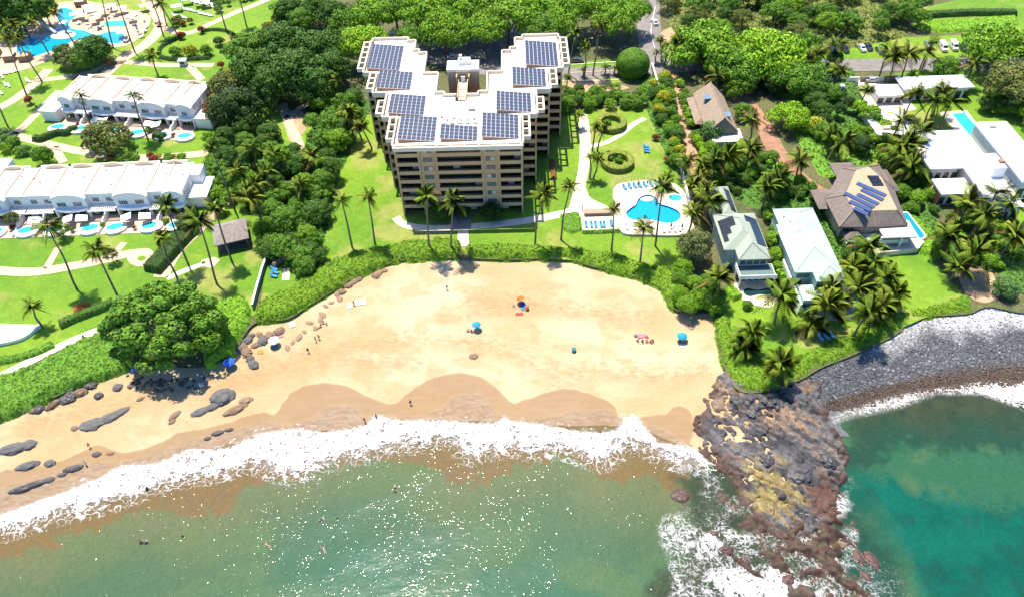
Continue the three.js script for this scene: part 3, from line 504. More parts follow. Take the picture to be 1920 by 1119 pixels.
const crowns = {
  umbrella: [0, 1, 2].map(() => crownGeo(36, 9000, 0.038, 0.42, 0.86, 0.26, 0.0)),
  dense: [0, 1, 2].map(() => crownGeo(32, 9000, 0.042, 0.72, 0.74, 0.30, -0.5)),
  loose: [0, 1, 2].map(() => crownGeo(26, 5000, 0.046, 0.66, 0.80, 0.24, -0.4)),
  bush: [0, 1, 2].map(() => crownGeo(14, 2600, 0.075, 0.66, 0.62, 0.38, -0.1)),
  feather: [0, 1, 2].map(() => crownGeo(38, 7600, 0.033, 0.6, 0.82, 0.22, -0.3)),
  spiky: [0, 1].map(() => leafCloud(260, (i) => { const th = rr(0, 6.283), e = rr(0.15, 1.35), r = rr(0.25, 0.85), n = V(Math.cos(th) * Math.cos(e), Math.sin(e), Math.sin(th) * Math.cos(e)); return { p: n.clone().multiplyScalar(r), n, s: 0.17 }; }, 1)),
};
const green = { ring: leafMat(0.240, 0.290, 0.045), bank: leafMat(0.122, 0.238, 0.009),
  lime: leafMat(0.225, 0.426, 0.015), bright: leafMat(0.159, 0.330, 0.015), mid: leafMat(0.112, 0.253, 0.020), dark: leafMat(0.065, 0.160, 0.018), deep: leafMat(0.036, 0.089, 0.014),
  olive: leafMat(0.139, 0.174, 0.037), grey: leafMat(0.164, 0.199, 0.069), yellow: leafMat(0.332, 0.379, 0.018), red: leafMat(0.239, 0.052, 0.032), rust: leafMat(0.210, 0.113, 0.031), plume: leafMat(0.118, 0.242, 0.061), orange: leafMat(0.429, 0.115, 0.028),
};
const depthOf = (p) => p.clone().sub(camera.position).dot(fwd);
const trunks = [0, 1, 2].map(() => { // trunk with limbs: foot at 0, crown centre at height 1, unit spread
  const L = [tube([V(0, -0.02, 0), V(rr(-0.05, 0.05), 0.35, rr(-0.05, 0.05)), V(0, 0.8, 0)], 0.055, 0.035, 5, 6)];
  for (let k = 0; k < 5; k++) { const a = k * 1.256 + rr(-0.3, 0.3), r = rr(0.4, 0.62); L.push(tube([V(0, rr(0.35, 0.6), 0), V(Math.cos(a) * r * 0.5, 0.8, Math.sin(a) * r * 0.5), V(Math.cos(a) * r, rr(0.95, 1.1), Math.sin(a) * r)], 0.03, 0.01, 4, 5)); }
  return merge(L);
});
const autoGroups = new Set(['trees west of the condominium', 'wild trees behind the rear street', 'garden trees of the beach houses', 'garden shrubs of the beach houses', 'screen shrubs behind the lawn', 'border shrubs along the brick path', 'villa shrubs', 'resort shrubs', 'dense resort trees', 'shade trees behind the condominium']);
const marks = [[-13, -192, 'the condominium court'], [-13, -158, 'the condominium entrance'], [20, -190, 'the ring hedges'], [40, -166, 'the free form pool'], [56, -190, 'the brick path'], [67, -212, 'the brown roofed house'], [60, -148, 'the grey green roofed house'], [76, -142, 'the mint roofed house'], [96, -160, 'the shingle roofed house'], [128, -182, 'the white modern house'], [147, -200, 'the lap pool'], [46, -228, 'the street corner'], [122, -238, 'the roadside cars'], [150, -236, 'the white vans'], [135, -218, 'the street wall'], [70, -118, 'the lava point'], [-115, -148, 'the winding resort path'], [-76, -157, 'the brown pavilion'], [-120, -172, 'the lower villas'], [-125, -224, 'the upper villas'], [-165, -284, 'the resort pool'], [-112, -262, 'the oval lawn'], [-10, -248, 'the shaded parking lot'], [-40, -255, 'the rear left roof corner'], [25, -255, 'the rear right roof corner'], [-68, -144, 'the beach terrace'], [-90, -122, 'the huge shade tree'], [-60, -200, 'the forked garden path'], [-75, -225, 'the rusty olive tree'], [110, -126, 'the cobble cove'], [85, -195, 'the red garden drive'], [80, -240, 'the wild scrub'], [-95, -300, 'the shaded lounger lawn'], [-190, -240, 'the villa approach path'], [100, -262, 'the bare earth clearing'], [-52, -180, 'the left condominium wing'], [40, -205, 'the topiary tree'], [170, -170, 'the sunken garden']];
function beside(p) { let b = null, d = 1e9; for (const m of marks) { const e = Math.hypot(m[0] - p.x, m[1] - p.z); if (e < d) { d = e; b = m; } } return (d < 9 ? 'close beside ' : d < 20 ? 'near ' : 'some way from ') + b[2]; }
const toneOf = (m) => ({ lime: 'lime green', bright: 'bright green', mid: 'mid green', dark: 'dark green', deep: 'blackish green', olive: 'olive green', grey: 'grey green', yellow: 'yellow green', red: 'red leaved', rust: 'rust coloured', plume: 'pale green', orange: 'orange', ring: 'olive', bank: 'fresh green' })[Object.keys(green).find((k) => green[k] === m)] || 'green';
const kindOf = { umbrella: 'flat crowned', dense: 'dense crowned', loose: 'open crowned', feather: 'feathery', bush: 'round', spiky: 'spiky' };
function plantAt(pos, R, kind, m, h, label, group, cat = 'tree', squash = 1, parentName) { // pos: foot on the ground; h: height of the crown centre
  const o = thing(parentName || (cat === 'tree' ? kind + '_tree' : cat === 'shrub' ? kind === 'bush' ? 'shrub' : kind + '_shrub' : cat), label, cat, pos, rr(0, 6.28), group);
  if (group && autoGroups.has(group)) o.userData.label = `${R < 1.5 ? 'small' : R < 2.6 ? 'modest' : R < 4 ? 'full' : R < 6 ? 'broad' : 'very broad'} ${toneOf(m)} ${kindOf[kind]} ${{ 'screen shrubs behind the lawn': 'screen shrub', 'border shrubs along the brick path': 'border shrub', 'villa shrubs': 'villa shrub', 'resort shrubs': 'resort shrub' }[group] || (cat === 'tree' ? 'tree' : 'shrub')} ${beside(o.position)}`;
  const c = mesh('crown', pick(crowns[kind]), m, o); c.scale.set(R * rr(0.94, 1.06), R * squash * rr(0.9, 1.1), R * rr(0.94, 1.06)); c.position.y = h; c.rotation.y = rr(0, 6.28);
  const t = mesh('trunk', pick(trunks), woodMat, o); t.scale.set(R, Math.max(0.4, h), R);
  return o;
}
// crown centre seen at (px, py), w pixels wide, crown centre h metres above the ground
function tree(px, py, w, h, kind, m, label, group, cat = 'tree', squash = 1) {
  const p = at(px, py, LAND + h), R = w / 2 * depthOf(p) / FOCAL;
  return plantAt(V(p.x, LAND, p.z), R, kind, m, h, label, group, cat, squash);
}
// ---------- palms ----------
function frondGeo(lift, droop, len) {
  const n = 15, pos = [], nor = [], col = [], rib = [];
  const P = (t) => V(len * (t * Math.cos(lift) * (1 - 0.12 * t * droop)), len * (t * Math.sin(lift) - droop * t * t * 0.62), 0);
  const tri = (a, b, c, k) => { const nn = b.clone().sub(a).cross(c.clone().sub(a)).normalize(); if (nn.y < 0) nn.negate(); nn.y += 0.5; nn.normalize(); for (const p of [a, b, c]) { pos.push(p.x, p.y, p.z); nor.push(nn.x, nn.y, nn.z); col.push(k, k, k * 0.8); } };
  for (let i = 0; i <= n; i++) rib.push(P(i / n));
  for (let i = 0; i < n; i++) { const w = 0.05 * (1 - i / n) + 0.012, a = rib[i], b = rib[i + 1]; tri(V(a.x, a.y, -w), V(b.x, b.y, -w * 0.8), V(b.x, b.y, w * 0.8), 1.5); tri(V(a.x, a.y, -w), V(b.x, b.y, w * 0.8), V(a.x, a.y, w), 1.5); }
  for (let i = 2; i <= n; i++) for (const s of [-1, 1]) {
    const t = i / n, a = rib[i], l = len * 0.33 * Math.sin(Math.PI * Math.min(1, 0.16 + t * 0.84)) * rr(0.85, 1.1) + 0.12, f = len / n * 0.62, k = rr(0.75, 1.2);
    const tip = V(a.x + l * 0.5, a.y - l * 0.42, s * l * 0.82), m1 = V(a.x - f * 0.5, a.y, 0), m2 = V(a.x + f * 0.5, a.y, 0), mid = V(a.x + l * 0.2, a.y + 0.02 - l * 0.1, s * l * 0.45);
    tri(m1, m2, mid.clone().add(V(f * 0.5, 0, 0)), k); tri(m1, mid.clone().add(V(f * 0.5, 0, 0)), mid.clone().add(V(-f * 0.4, 0, 0)), k); tri(mid.clone().add(V(-f * 0.4, 0, 0)), mid.clone().add(V(f * 0.5, 0, 0)), tip, k);
  }
  const g = new THREE.BufferGeometry();
  g.setAttribute('position', new THREE.Float32BufferAttribute(pos, 3)); g.setAttribute('normal', new THREE.Float32BufferAttribute(nor, 3)); g.setAttribute('color', new THREE.Float32BufferAttribute(col, 3));
  return g;
}
const fronds = [[1.15, 0.45], [0.85, 0.6], [0.5, 0.7], [0.15, 0.75], [-0.25, 0.7], [-0.7, 0.5]].map(([a, d]) => frondGeo(a, d, 3.5));
const palmMats = [leafMat(0.14, 0.235, 0.016, 0.3), leafMat(0.18, 0.265, 0.018, 0.3), leafMat(0.24, 0.30, 0.028, 0.3)], frondDry = leafMat(0.19, 0.14, 0.05, 0.2), nutMat = mat(0.22, 0.17, 0.05, 0.7), nutGeo = new THREE.IcosahedronGeometry(0.15, 1);
function palmAt(base, topP, s, label, group) {
  const o = thing('coconut_palm', label, 'palm tree', base, 0, group), t = topP.clone().sub(base), h = t.y;
  const side = V(rr(-0.4, 0.4), 0, rr(-0.4, 0.4)), lean = Math.hypot(t.x, t.z) / h;
  o.userData.label = `${h < 6 ? 'short' : h < 9.5 ? 'mid height' : h < 15 ? 'tall' : 'very tall'} ${lean > 0.2 ? 'leaning' : lean > 0.08 ? 'slightly tilted' : 'straight'} coconut palm ${beside(base)}`;
  const q1 = V(t.x * 0.05, h * 0.1, t.z * 0.05), q2 = V(t.x * 0.4, h * 0.5, t.z * 0.4).add(side), foot = V(0, -0.15, 0);
  mesh('trunk', tube([foot, q1, q2, t.clone().multiplyScalar(0.82).add(V(0, h * 0.0, 0)), t], 0.30, 0.16, 9, 7), palmBark, o);
  const c = new THREE.Group(); c.name = 'crown'; c.position.copy(t); c.rotation.set(rr(-0.25, 0.25), rr(0, 6.28), rr(-0.25, 0.25)); s *= rr(0.85, 1.12); o.add(c);
  const m0 = pick(palmMats), n = 20; let k = 0;
  for (const [v, cnt] of [[0, 2 + Math.floor(rr(0, 3))], [1, 3 + Math.floor(rr(0, 3))], [2, 4 + Math.floor(rr(0, 3))], [3, 3 + Math.floor(rr(0, 3))], [4, 2 + Math.floor(rr(0, 3))], [5, Math.floor(rr(0, 4))]]) for (let i = 0; i < cnt; i++, k++) {
    const f = mesh('frond', fronds[v], v === 5 || (v === 4 && rnd() < 0.3) ? frondDry : rnd() < 0.7 ? m0 : pick(palmMats), c);
    f.rotation.set(rr(-0.5, 0.5), k * 2.39996 + rr(-0.4, 0.4), rr(-0.25, 0.25)); f.scale.setScalar(s * rr(0.85, 1.35));
  }
  for (let i = 0; i < 4; i++) { const a = rr(0, 6.28); mesh('coconut', nutGeo, nutMat, c).position.set(Math.cos(a) * 0.28, -0.25 + rr(-0.1, 0.1), Math.sin(a) * 0.28); }
  return o;
}
// palm with its foot at one place of the plan and its crown above it
function palm(bx, by, cx, cy, s, label, group) {
  const b = G(bx, by), d = at(cx, cy, 0).sub(camera.position), t = (b.x * d.x + b.z * d.z) / (d.x * d.x + d.z * d.z);
  return palmAt(b, V(d.x * t, CAM_Y + d.y * t, d.z * t), s, label, group);
}
function palmC(cx, cy, h, s, label, group) { const p = at(cx, cy, LAND + h), b = V(p.x + rr(-0.8, 0.8), LAND, p.z + rr(-0.8, 0.8)); return palmAt(b, p, s, label, group); }
// ---------- hedges and ground cover: bumpy leafy bodies ----------
function hedgeArea(name, label, poly, h, m, opt = {}) {
  const { step = 0.45, bump = 0.5, leaf = 0.26, per = 9, edge = 1.2, group, cat = 'hedge', base = ground } = opt;
  let x0 = 1e9, x1 = -1e9, z0 = 1e9, z1 = -1e9; for (const [x, z] of poly) { x0 = Math.min(x0, x); x1 = Math.max(x1, x); z0 = Math.min(z0, z); z1 = Math.max(z1, z); }
  x0 -= 2; z0 -= 2; x1 += 2; z1 += 2;
  const F0 = field(poly.concat([poly[0]]), poly, x0, z0, x1, z1, step), rag = opt.ragged || 0, F = rag ? (x, z) => F0(x, z) - rag * (fbm(x * 0.55, z * 0.55, 3) - 0.25) : F0, top = (x, z) => { const d = -F(x, z), k = Math.sqrt(clamp(d / edge)); return base(x, z) - 0.15 + (h * (1 - bump / 2 + bump * fbm(x * 0.35, z * 0.35, 3)) + bump * 0.5 * (noise(x * 1.1, z * 1.1) - 0.5)) * k + 0.1; };
  const o = thing(name, label, cat, null, 0, group);
  mesh('bank', fieldGeo(x0, z0, x1, z1, step, (x, z) => top(x, z) - 0.1, (x, z) => F(x, z) < step * 0.7), mat(m.color.r * 0.95, m.color.g * 0.95, m.color.b * 0.95, 1), o);
  const area = (x1 - x0) * (z1 - z0), spots = [];
  for (let i = 0; i < area * per; i++) { const x = rr(x0, x1), z = rr(z0, z1); if (F(x, z) < 0.1) spots.push([x, z]); }
  const e = 0.3;
  mesh('foliage', leafCloud(spots.length, (i) => { const [x, z] = spots[i], y = top(x, z), n = V(top(x - e, z) - top(x + e, z), 2 * e, top(x, z - e) - top(x, z + e)).normalize(); return { p: V(x, y + rr(-0.05, 0.12), z), n, s: leaf }; }), m, o);
  return o;
}
const hedgePx = (name, label, px, h, m, opt) => hedgeArea(name, label, GP(px), h, m, opt);
const hedgeLine = (name, label, px, w, h, m, opt) => hedgeArea(name, label, ribbonPts(smoothLine(GP(px), px.length * 6), w), h, m, { step: 0.35, bump: 0.12, edge: 0.35, leaf: 0.17, per: 22, ...opt });
// ---------- hedges ----------
const nearTop = (a, b) => topEdgePx.filter(([x]) => x >= a && x <= b);
hedgePx('beach_hedge', 'long bright green naupaka hedge between condominium lawn and sand', [[478, 600], [500, 560], [545, 545], [585, 515], [630, 490], [690, 470], [760, 458], [830, 452], [860, 456], [861, 486], ...nearTop(480, 861).reverse()], 1.7, green.bank, { bump: 0.75, ragged: 1.6, group: 'hedges along the top of the beach' });
hedgePx('beach_hedge', 'green naupaka hedge running from the beach steps to the houses', [[882, 487], [880, 466], [960, 462], [1040, 466], [1100, 474], [1150, 480], [1200, 496], [1250, 508], [1282, 530], [1262, 585], ...nearTop(882, 1259).reverse()], 1.7, green.bank, { bump: 0.75, ragged: 1.6, group: 'hedges along the top of the beach' });
hedgePx('beach_hedge', 'shaggy green hedge bank beside the western beach path', [[-60, 735], [0, 712], [60, 690], [130, 656], [200, 622], [240, 640], [250, 690], [180, 714], [130, 737], [60, 767], [-60, 815]], 1.9, green.mid, { bump: 0.9, ragged: 1.6, group: 'hedges along the top of the beach' });
hedgePx('beach_hedge', 'leafy green bank between fence and big shade tree', [[400, 570], [455, 560], [470, 590], [462, 622], [436, 668], [390, 690], [380, 640]], 2.2, green.bright, { bump: 0.9, ragged: 1.6, group: 'hedges along the top of the beach' });
hedgePx('ground_cover', 'bright green ground cover on the tip of the grassy point', [[1340, 596], [1362, 594], [1380, 640], [1400, 668], [1470, 690], [1500, 670], [1560, 640], [1640, 610], [1672, 590], [1740, 578], [1815, 556], [1822, 590], [1700, 604], [1688, 624], [1600, 669], [1540, 693], [1500, 716], [1430, 740], [1385, 736], [1358, 696], [1345, 650]], 1.0, green.bank, { bump: 0.8, ragged: 1.2, cat: 'ground cover' });
hedgePx('ground_cover', 'lush low planting below the shingle roofed house', [[1662, 400], [1700, 395], [1760, 440], [1790, 470], [1740, 490], [1700, 440]], 1.0, green.bright, { bump: 0.8, ragged: 1.2, cat: 'ground cover' });
hedgePx('ground_cover', 'green sloping bank above the black rock wall', [[1722, 44], [1800, 38], [1905, 30], [1912, 48], [1850, 58], [1760, 62], [1712, 50]], 1.2, green.bright, { bump: 0.6, cat: 'ground cover', per: 5 });
hedgeLine('clipped_hedge', 'dark clipped hedge on the bank over the flower bed', [[1718, 34], [1760, 30], [1830, 27], [1905, 27]], 3.2, 2.0, green.deep, { group: 'clipped hedges', per: 8 });
hedgeLine('clipped_hedge', 'thick dark hedge beside the western lawn path', [[112, 612], [150, 595], [190, 580], [216, 568]], 2.6, 1.6, green.dark, { group: 'clipped hedges' });
hedgeLine('clipped_hedge', 'wide dark hedge row following the diagonal resort path', [[285, 512], [305, 490], [330, 462], [360, 430]], 5.2, 2.4, green.deep, { group: 'clipped hedges' });
hedgeLine('clipped_hedge', 'low hedge strip under the western lawn edge', [[-30, 682], [30, 672], [70, 660], [100, 646]], 2.4, 0.9, green.mid, { group: 'clipped hedges' });
hedgeLine('clipped_hedge', 'curved low hedge enclosing the lower side of the oval lawn', [[298, 104], [300, 92], [318, 80], [340, 70], [346, 64]], 1.4, 1.1, green.deep, { group: 'clipped hedges' });
hedgeLine('clipped_hedge', 'straight low hedge at the front of the oval lawn', [[300, 108], [316, 112], [345, 113], [394, 110]], 1.8, 1.2, green.deep, { group: 'clipped hedges' });
hedgeLine('clipped_hedge', 'curved low hedge on the far side of the oval lawn', [[376, 60], [400, 57], [425, 60], [440, 68], [443, 78], [428, 92], [412, 100]], 1.4, 1.1, green.deep, { group: 'clipped hedges' });
hedgeLine('clipped_hedge', 'wavy dark hedge below the upper villa terraces', [[64, 262], [78, 264], [92, 258], [110, 252], [126, 252], [136, 246], [146, 246]], 2.4, 1.8, green.deep, { group: 'clipped hedges' });
hedgeLine('clipped_hedge', 'dark hedge under the right end villa terrace', [[290, 256], [310, 262]], 3, 1.8, green.deep, { group: 'clipped hedges' });
hedgePx('garden_hedge', 'low clipped planting wedge beside the poolside barbecue', [[1050, 404], [1084, 398], [1092, 432], [1072, 440], [1056, 432]], 0.9, green.mid, { bump: 0.15, edge: 0.4, leaf: 0.16, per: 16 });
hedgeLine('pool_hedge', 'narrow clipped hedge below the blue loungers', [[1090, 437], [1130, 436], [1162, 434]], 1.3, 0.9, green.mid);
hedgeLine('clipped_hedge', 'small dark hedge beside the black bottomed pool', [[1364, 540], [1374, 552], [1384, 562]], 3.2, 1.4, green.bright, { group: 'clipped hedges' });
hedgeLine('garden_hedge', 'rust flecked flower bed beside the condominium wall', [[1036, 300], [1037, 318], [1039, 338]], 1.8, 0.8, green.rust);
hedgeLine('garden_hedge', 'thin hedge dividing the two beach lawns', [[1470, 592], [1478, 620], [1484, 650]], 0.9, 1.0, green.mid);
for (const [px, h, m, l] of [[[[1290, 60], [1480, 100], [1600, 130], [1640, 250], [1600, 300], [1480, 190], [1380, 130], [1290, 110]], 0.9, 'dark', 'dark leafy undergrowth below the garden trees'], [[[1310, 280], [1400, 270], [1520, 350], [1590, 400], [1640, 450], [1640, 560], [1560, 580], [1480, 560], [1440, 400], [1330, 350]], 0.8, 'dark', 'dark leafy undergrowth between the beach houses'], [[[1480, 190], [1560, 230], [1640, 300], [1600, 340], [1540, 330], [1490, 250]], 1, 'mid', 'green undergrowth beside the red garden drive'], [[[1640, 250], [1740, 320], [1760, 420], [1920, 420], [1930, 560], [1860, 500], [1740, 480], [1700, 390]], 0.9, 'dark', 'dark leafy undergrowth around the white house'], [[[1200, 140], [1262, 140], [1290, 330], [1262, 320], [1216, 215]], 0.9, 'dark', 'dark undergrowth below the brick path border'], [[[1230, -60], [1700, -60], [1700, 70], [1500, 110], [1262, 60]], 0.8, 'olive', 'dry scrub below the wild trees'], [[[580, 160], [700, 190], [640, 320], [600, 480], [510, 500], [500, 430], [400, 300], [520, 260], [555, 310], [585, 240]], 0.8, 'dark', 'dark undergrowth of the western planted belt']]) hedgePx('undergrowth', l, px, h, green[m], { step: 0.9, bump: 1.0, leaf: 0.42, per: 2.6, edge: 2, cat: 'undergrowth' });
// two ring hedges
const ringLabels = ['clipped ring hedge with a dark planted hollow nearer the trees', 'clipped ring hedge with a dark planted hollow nearer the swimming pool'];
[[1146, 231], [1158, 303]].forEach(([px, py], i) => {
  const c = at(px, py, LAND + 1), o = thing('ring_hedge', ringLabels[i], 'hedge', [c.x, LAND, c.z], 0, 'ring hedges on the condominium lawn'), R0 = 3.1, R1 = 5.0, hh = 1.9;
  const prof = [[R0, 0], [R0 + 0.02, hh * 0.85], [R0 + 0.3, hh], [R1 - 0.5, hh], [R1 - 0.06, hh * 0.8], [R1, 0]].map(([a, b]) => new THREE.Vector2(a, b));
  mesh('hedge_body', new THREE.LatheGeometry(prof, 48), mat(0.2, 0.25, 0.04, 1), o);
  mesh('foliage', leafCloud(5200, () => { const th = rr(0, 6.283), k = rnd(); let r, y, n; if (k < 0.4) { r = R1 + 0.02; y = rr(0, hh * 0.85); n = V(Math.cos(th), 0.3, Math.sin(th)); } else if (k < 0.6) { r = R0 - 0.02; y = rr(0, hh * 0.9); n = V(-Math.cos(th), 0.3, -Math.sin(th)); } else { r = rr(R0, R1); y = hh + 0.02; n = V(0, 1, 0); } const j = 0.12 * (noise(th * 9 + 20, y * 3) - 0.5); return { p: V(Math.cos(th) * (r + j), y + j, Math.sin(th) * (r + j)), n, s: 0.15 }; }), green.ring, o);
  mesh('hollow_floor', new THREE.CylinderGeometry(R0 - 0.05, R0 - 0.05, 0.1, 32).translate(0, 0.1, 0), lawnMat, o);
  for (let k = 0; k < 5; k++) { const s = plantAt(V(c.x + rr(-2, 1.5), LAND, c.z + rr(-2.2, 0)), rr(0.9, 1.3), 'spiky', green.mid, 0.7, i ? 'spiky plant inside the ring hedge near the pool' : 'spiky plant inside the ring hedge near the trees', 'plants in the ring hedges', 'shrub'); s.userData.category = 'plant'; }
});
// ---------- palms: foot and crown of each ----------
const PC = 'tall coconut palm on the condominium beach lawn', PW = 'coconut palm on the western resort lawn', gC = 'palms of the condominium lawn', gW = 'palms of the resort grounds', gE = 'palms of the beach houses';
for (const [a, b, c, d, s] of [[805, 469, 799, 366, 1.15], [846, 470, 849, 378, 1.1], [1003, 459, 1020, 362, 0.95], [703, 458, 690, 370, 1.0], [660, 464, 640, 374, 0.85], [1147, 470, 1151, 391, 0.85], [1229, 462, 1243, 350, 1.1], [1052, 450, 1068, 350, 0.8], [1200, 496, 1208, 425, 0.9], [1251, 355, 1250, 332, 0.7]]) palm(a, b, c, d, s, PC, gC);
for (const [a, b, c, d, s] of [[143, 541, 88, 424, 1.15], [222, 559, 178, 468, 1.0], [78, 612, 58, 575, 0.85], [406, 532, 372, 412, 1.2], [352, 495, 310, 385, 1.0], [331, 520, 300, 445, 1.05], [434, 490, 402, 392, 1.05], [440, 395, 395, 275, 1.0], [505, 440, 465, 372, 1.15], [490, 415, 462, 350, 0.95]]) palm(a, b, c, d, s, PW, gW);
const PV = 'coconut palm rising in front of the upper white villas';
palm(168, 232, 150, 178, 0.95, PV, gW); palm(276, 260, 247, 178, 0.95, PV, gW);
const PR = 'slender tall palm beside the resort pool';
for (const [a, b, c, d, s] of [[54, 190, 10, 70, 1.0], [78, 154, 30, 72, 1.1], [90, 100, 58, 40, 1.1], [140, 85, 100, 22, 1.0], [212, 90, 186, -20, 1.0], [252, 98, 216, -10, 1.0], [14, 238, -25, 150, 1.0], [306, 68, 282, -5, 1.0], [330, 62, 300, 5, 1.0], [312, 48, 296, -12, 1.0], [296, 143, 284, 103, 0.9], [424, 60, 408, -30, 1.0], [462, 50, 448, -5, 0.9], [40, 105, 20, 45, 1]]) palm(a, b, c, d, s, PR, gW);
const PJ = 'coconut palm crowded among the garden trees west of the condominium';
for (const [a, b, h, s] of [[470, 278, 9, 1], [512, 288, 9, 1], [498, 322, 9, 1.1], [445, 318, 8, 0.9], [582, 290, 9, 1], [655, 210, 10, 1], [625, 150, 10, 1], [560, 345, 8, 0.9], [480, 345, 8, 1]]) palmC(a, b, h, s, PJ, gW);
palm(697, 280, 676, 235, 0.9, PJ, gW); palm(678, 262, 650, 205, 0.9, PJ, gW);
const PS = 'small palm beside the rear street';
for (const [a, b, c, d, s] of [[1112, 142, 1125, 45, 1.1], [1066, 142, 1078, 60, 1.0], [1096, 145, 1098, 85, 0.7], [1134, 140, 1136, 126, 0.55], [1152, 140, 1154, 128, 0.5], [1062, 165, 1064, 145, 0.7], [1092, 145, 1094, 130, 0.5], [1240, 115, 1238, 76, 0.8], [1247, 122, 1250, 84, 0.7], [1262, 128, 1276, 75, 0.9], [1258, 126, 1268, 72, 0.8], [1230, 120, 1232, 98, 0.6], [1172, 65, 1176, 32, 0.8]]) palm(a, b, c, d, s, PS, 'palms of the rear street');
const PG = 'slim palm pair beside the ring hedges';
for (const [a, b, c, d, s] of [[1111, 283, 1117, 236, 0.6], [1120, 284, 1132, 242, 0.6], [1106, 336, 1107, 294, 0.6], [1113, 336, 1122, 296, 0.6], [1082, 240, 1086, 215, 0.6]]) palm(a, b, c, d, s, PG, 'slim garden palms');
const PE = 'coconut palm in the leafy gardens of the beach houses', gG = gE;
for (const [a, b, h, s] of [[1346, 140, 9, 1.0], [1412, 225, 9, 1.1], [1408, 280, 8, 1.2], [1340, 300, 9, 1.1], [1365, 290, 9, 1.1], [1460, 330, 8, 1.2], [1500, 300, 9, 1.2], [1440, 350, 8, 1.1], [1580, 265, 8, 1.1], [1560, 250, 8, 0.9], [1330, 375, 8, 1.3], [1325, 355, 8, 1.1], [1300, 400, 8, 1.1], [1300, 345, 7, 0.8], [1310, 330, 7, 0.9], [1320, 310, 7, 1], [1290, 300, 7, 0.8], [1535, 100, 9, 1.1], [1520, 110, 9, 0.9], [1570, 80, 9, 1.1], [1575, 130, 8, 1.0], [1668, 95, 10, 1.1], [1680, 105, 10, 1.1], [1705, 100, 10, 1.2], [1740, 95, 10, 1.1], [1750, 80, 10, 0.9], [1830, 118, 9, 1.1], [1716, 175, 9, 1.2], [1755, 185, 9, 1.2], [1785, 190, 9, 1.3], [1770, 170, 9, 1.1], [1690, 225, 9, 1.2], [1730, 245, 8, 1.1], [1700, 270, 9, 1.4], [1712, 310, 8, 1.3], [1690, 290, 8, 1.2], [1626, 170, 8, 0.8], [1820, 380, 8, 1.3], [1850, 400, 8, 1.3], [1870, 360, 8, 1.2], [1780, 440, 8, 1.4], [1835, 470, 8, 1.4], [1895, 380, 8, 1.2], [1905, 440, 8, 1.2], [1800, 500, 5, 1.1], [1640, 490, 7, 1.3], [1630, 460, 7, 1.1], [1665, 520, 7, 1.3], [1680, 550, 6, 1.2], [1655, 570, 6, 1.2], [1600, 500, 6, 1.0], [1610, 540, 6, 1.2], [1560, 540, 6, 1.2]]) palmC(a, b, h, s * 1.15, PE, gE);
const PP = 'leaning coconut palm on the lawn of the grassy point';
for (const [a, b, c, d, s] of [[1352, 570, 1348, 520, 1.2], [1452, 605, 1468, 550, 1.2], [1410, 660, 1412, 620, 1.15], [1395, 668, 1398, 650, 1.2], [1468, 720, 1466, 680, 1.2], [1520, 625, 1522, 606, 1.2], [1552, 600, 1560, 568, 1.1], [1600, 632, 1632, 585, 1.2], [1545, 625, 1552, 572, 1.0]]) palm(a, b, c, d, s * 1.2, PP, gE);
// ---------- trees and shrubs ----------
const TL = { umb: 'wide flat crowned shade tree behind the condominium', dense: 'dense dark green tree on the resort grounds', kia: 'feathery green wild tree behind the rear street', garden: 'leafy garden tree among the beach houses' };
for (const [x, y, w, h, m] of [[700, 30, 100, 10, 'bright'], [682, 82, 96, 9, 'lime'], [740, 15, 90, 10, 'mid'], [796, 30, 105, 10, 'bright'], [835, 62, 105, 9, 'bright'], [872, 20, 110, 10, 'bright'], [908, 55, 90, 9, 'bright'], [952, 35, 110, 10, 'bright'], [998, 22, 100, 10, 'bright'], [1016, 55, 80, 9, 'mid'], [1062, 22, 100, 10, 'bright'], [1044, 48, 70, 9, 'bright'], [1122, 12, 100, 10, 'bright'], [1150, 42, 92, 9, 'bright'], [1184, 22, 80, 9, 'bright'], [770, 72, 60, 8, 'mid'], [930, 8, 90, 10, 'mid'], [820, 5, 90, 10, 'bright']]) tree(x, y, w, h, 'umbrella', green[m], TL.umb, 'shade trees behind the condominium', 'tree', 1.05);
const TD = [[470, 100, 100, 8], [532, 92, 110, 9], [592, 100, 110, 9], [560, 142, 125, 9], [478, 132, 100, 8], [622, 126, 80, 8], [646, 88, 60, 8], [510, 160, 90, 8], [600, 160, 80, 8], [545, 20, 70, 6], [592, 18, 70, 7], [565, 42, 60, 6], [30, 25, 110, 8], [80, 18, 60, 7], [165, 100, 70, 5], [180, 92, 60, 5], [150, 115, 50, 4], [120, 105, 50, 4], [625, 30, 70, 8]];
for (const [x, y, w, h] of TD) tree(x, y, w, h, 'dense', pick([green.dark, green.mid, green.dark]), TL.dense, 'dense resort trees', 'tree', 0.95);
tree(650, 50, 80, 8, 'feather', green.mid, 'pale feathery tree at the edge of the parking trees', 'dense resort trees');
tree(138, 112, 66, 4, 'loose', green.grey, 'grey green plumeria beside the resort pool', 'resort shrubs');
tree(428, 165, 76, 6, 'dense', green.olive, 'olive tree with rusty leaves at the end of the upper villas', 'villa trees'); tree(440, 205, 104, 6, 'dense', green.deep, 'dark grey tree below the rusty olive tree', 'villa trees'); tree(405, 205, 60, 5, 'loose', green.rust, 'rust tinged tree at the villa corner', 'villa trees'); tree(440, 150, 60, 5, 'loose', green.yellow, 'yellow green tree above the villa end', 'villa trees');
tree(200, 262, 100, 4, 'loose', green.olive, 'spreading olive leaved tree in front of the upper villas', 'villa trees', 'tree', 0.8);
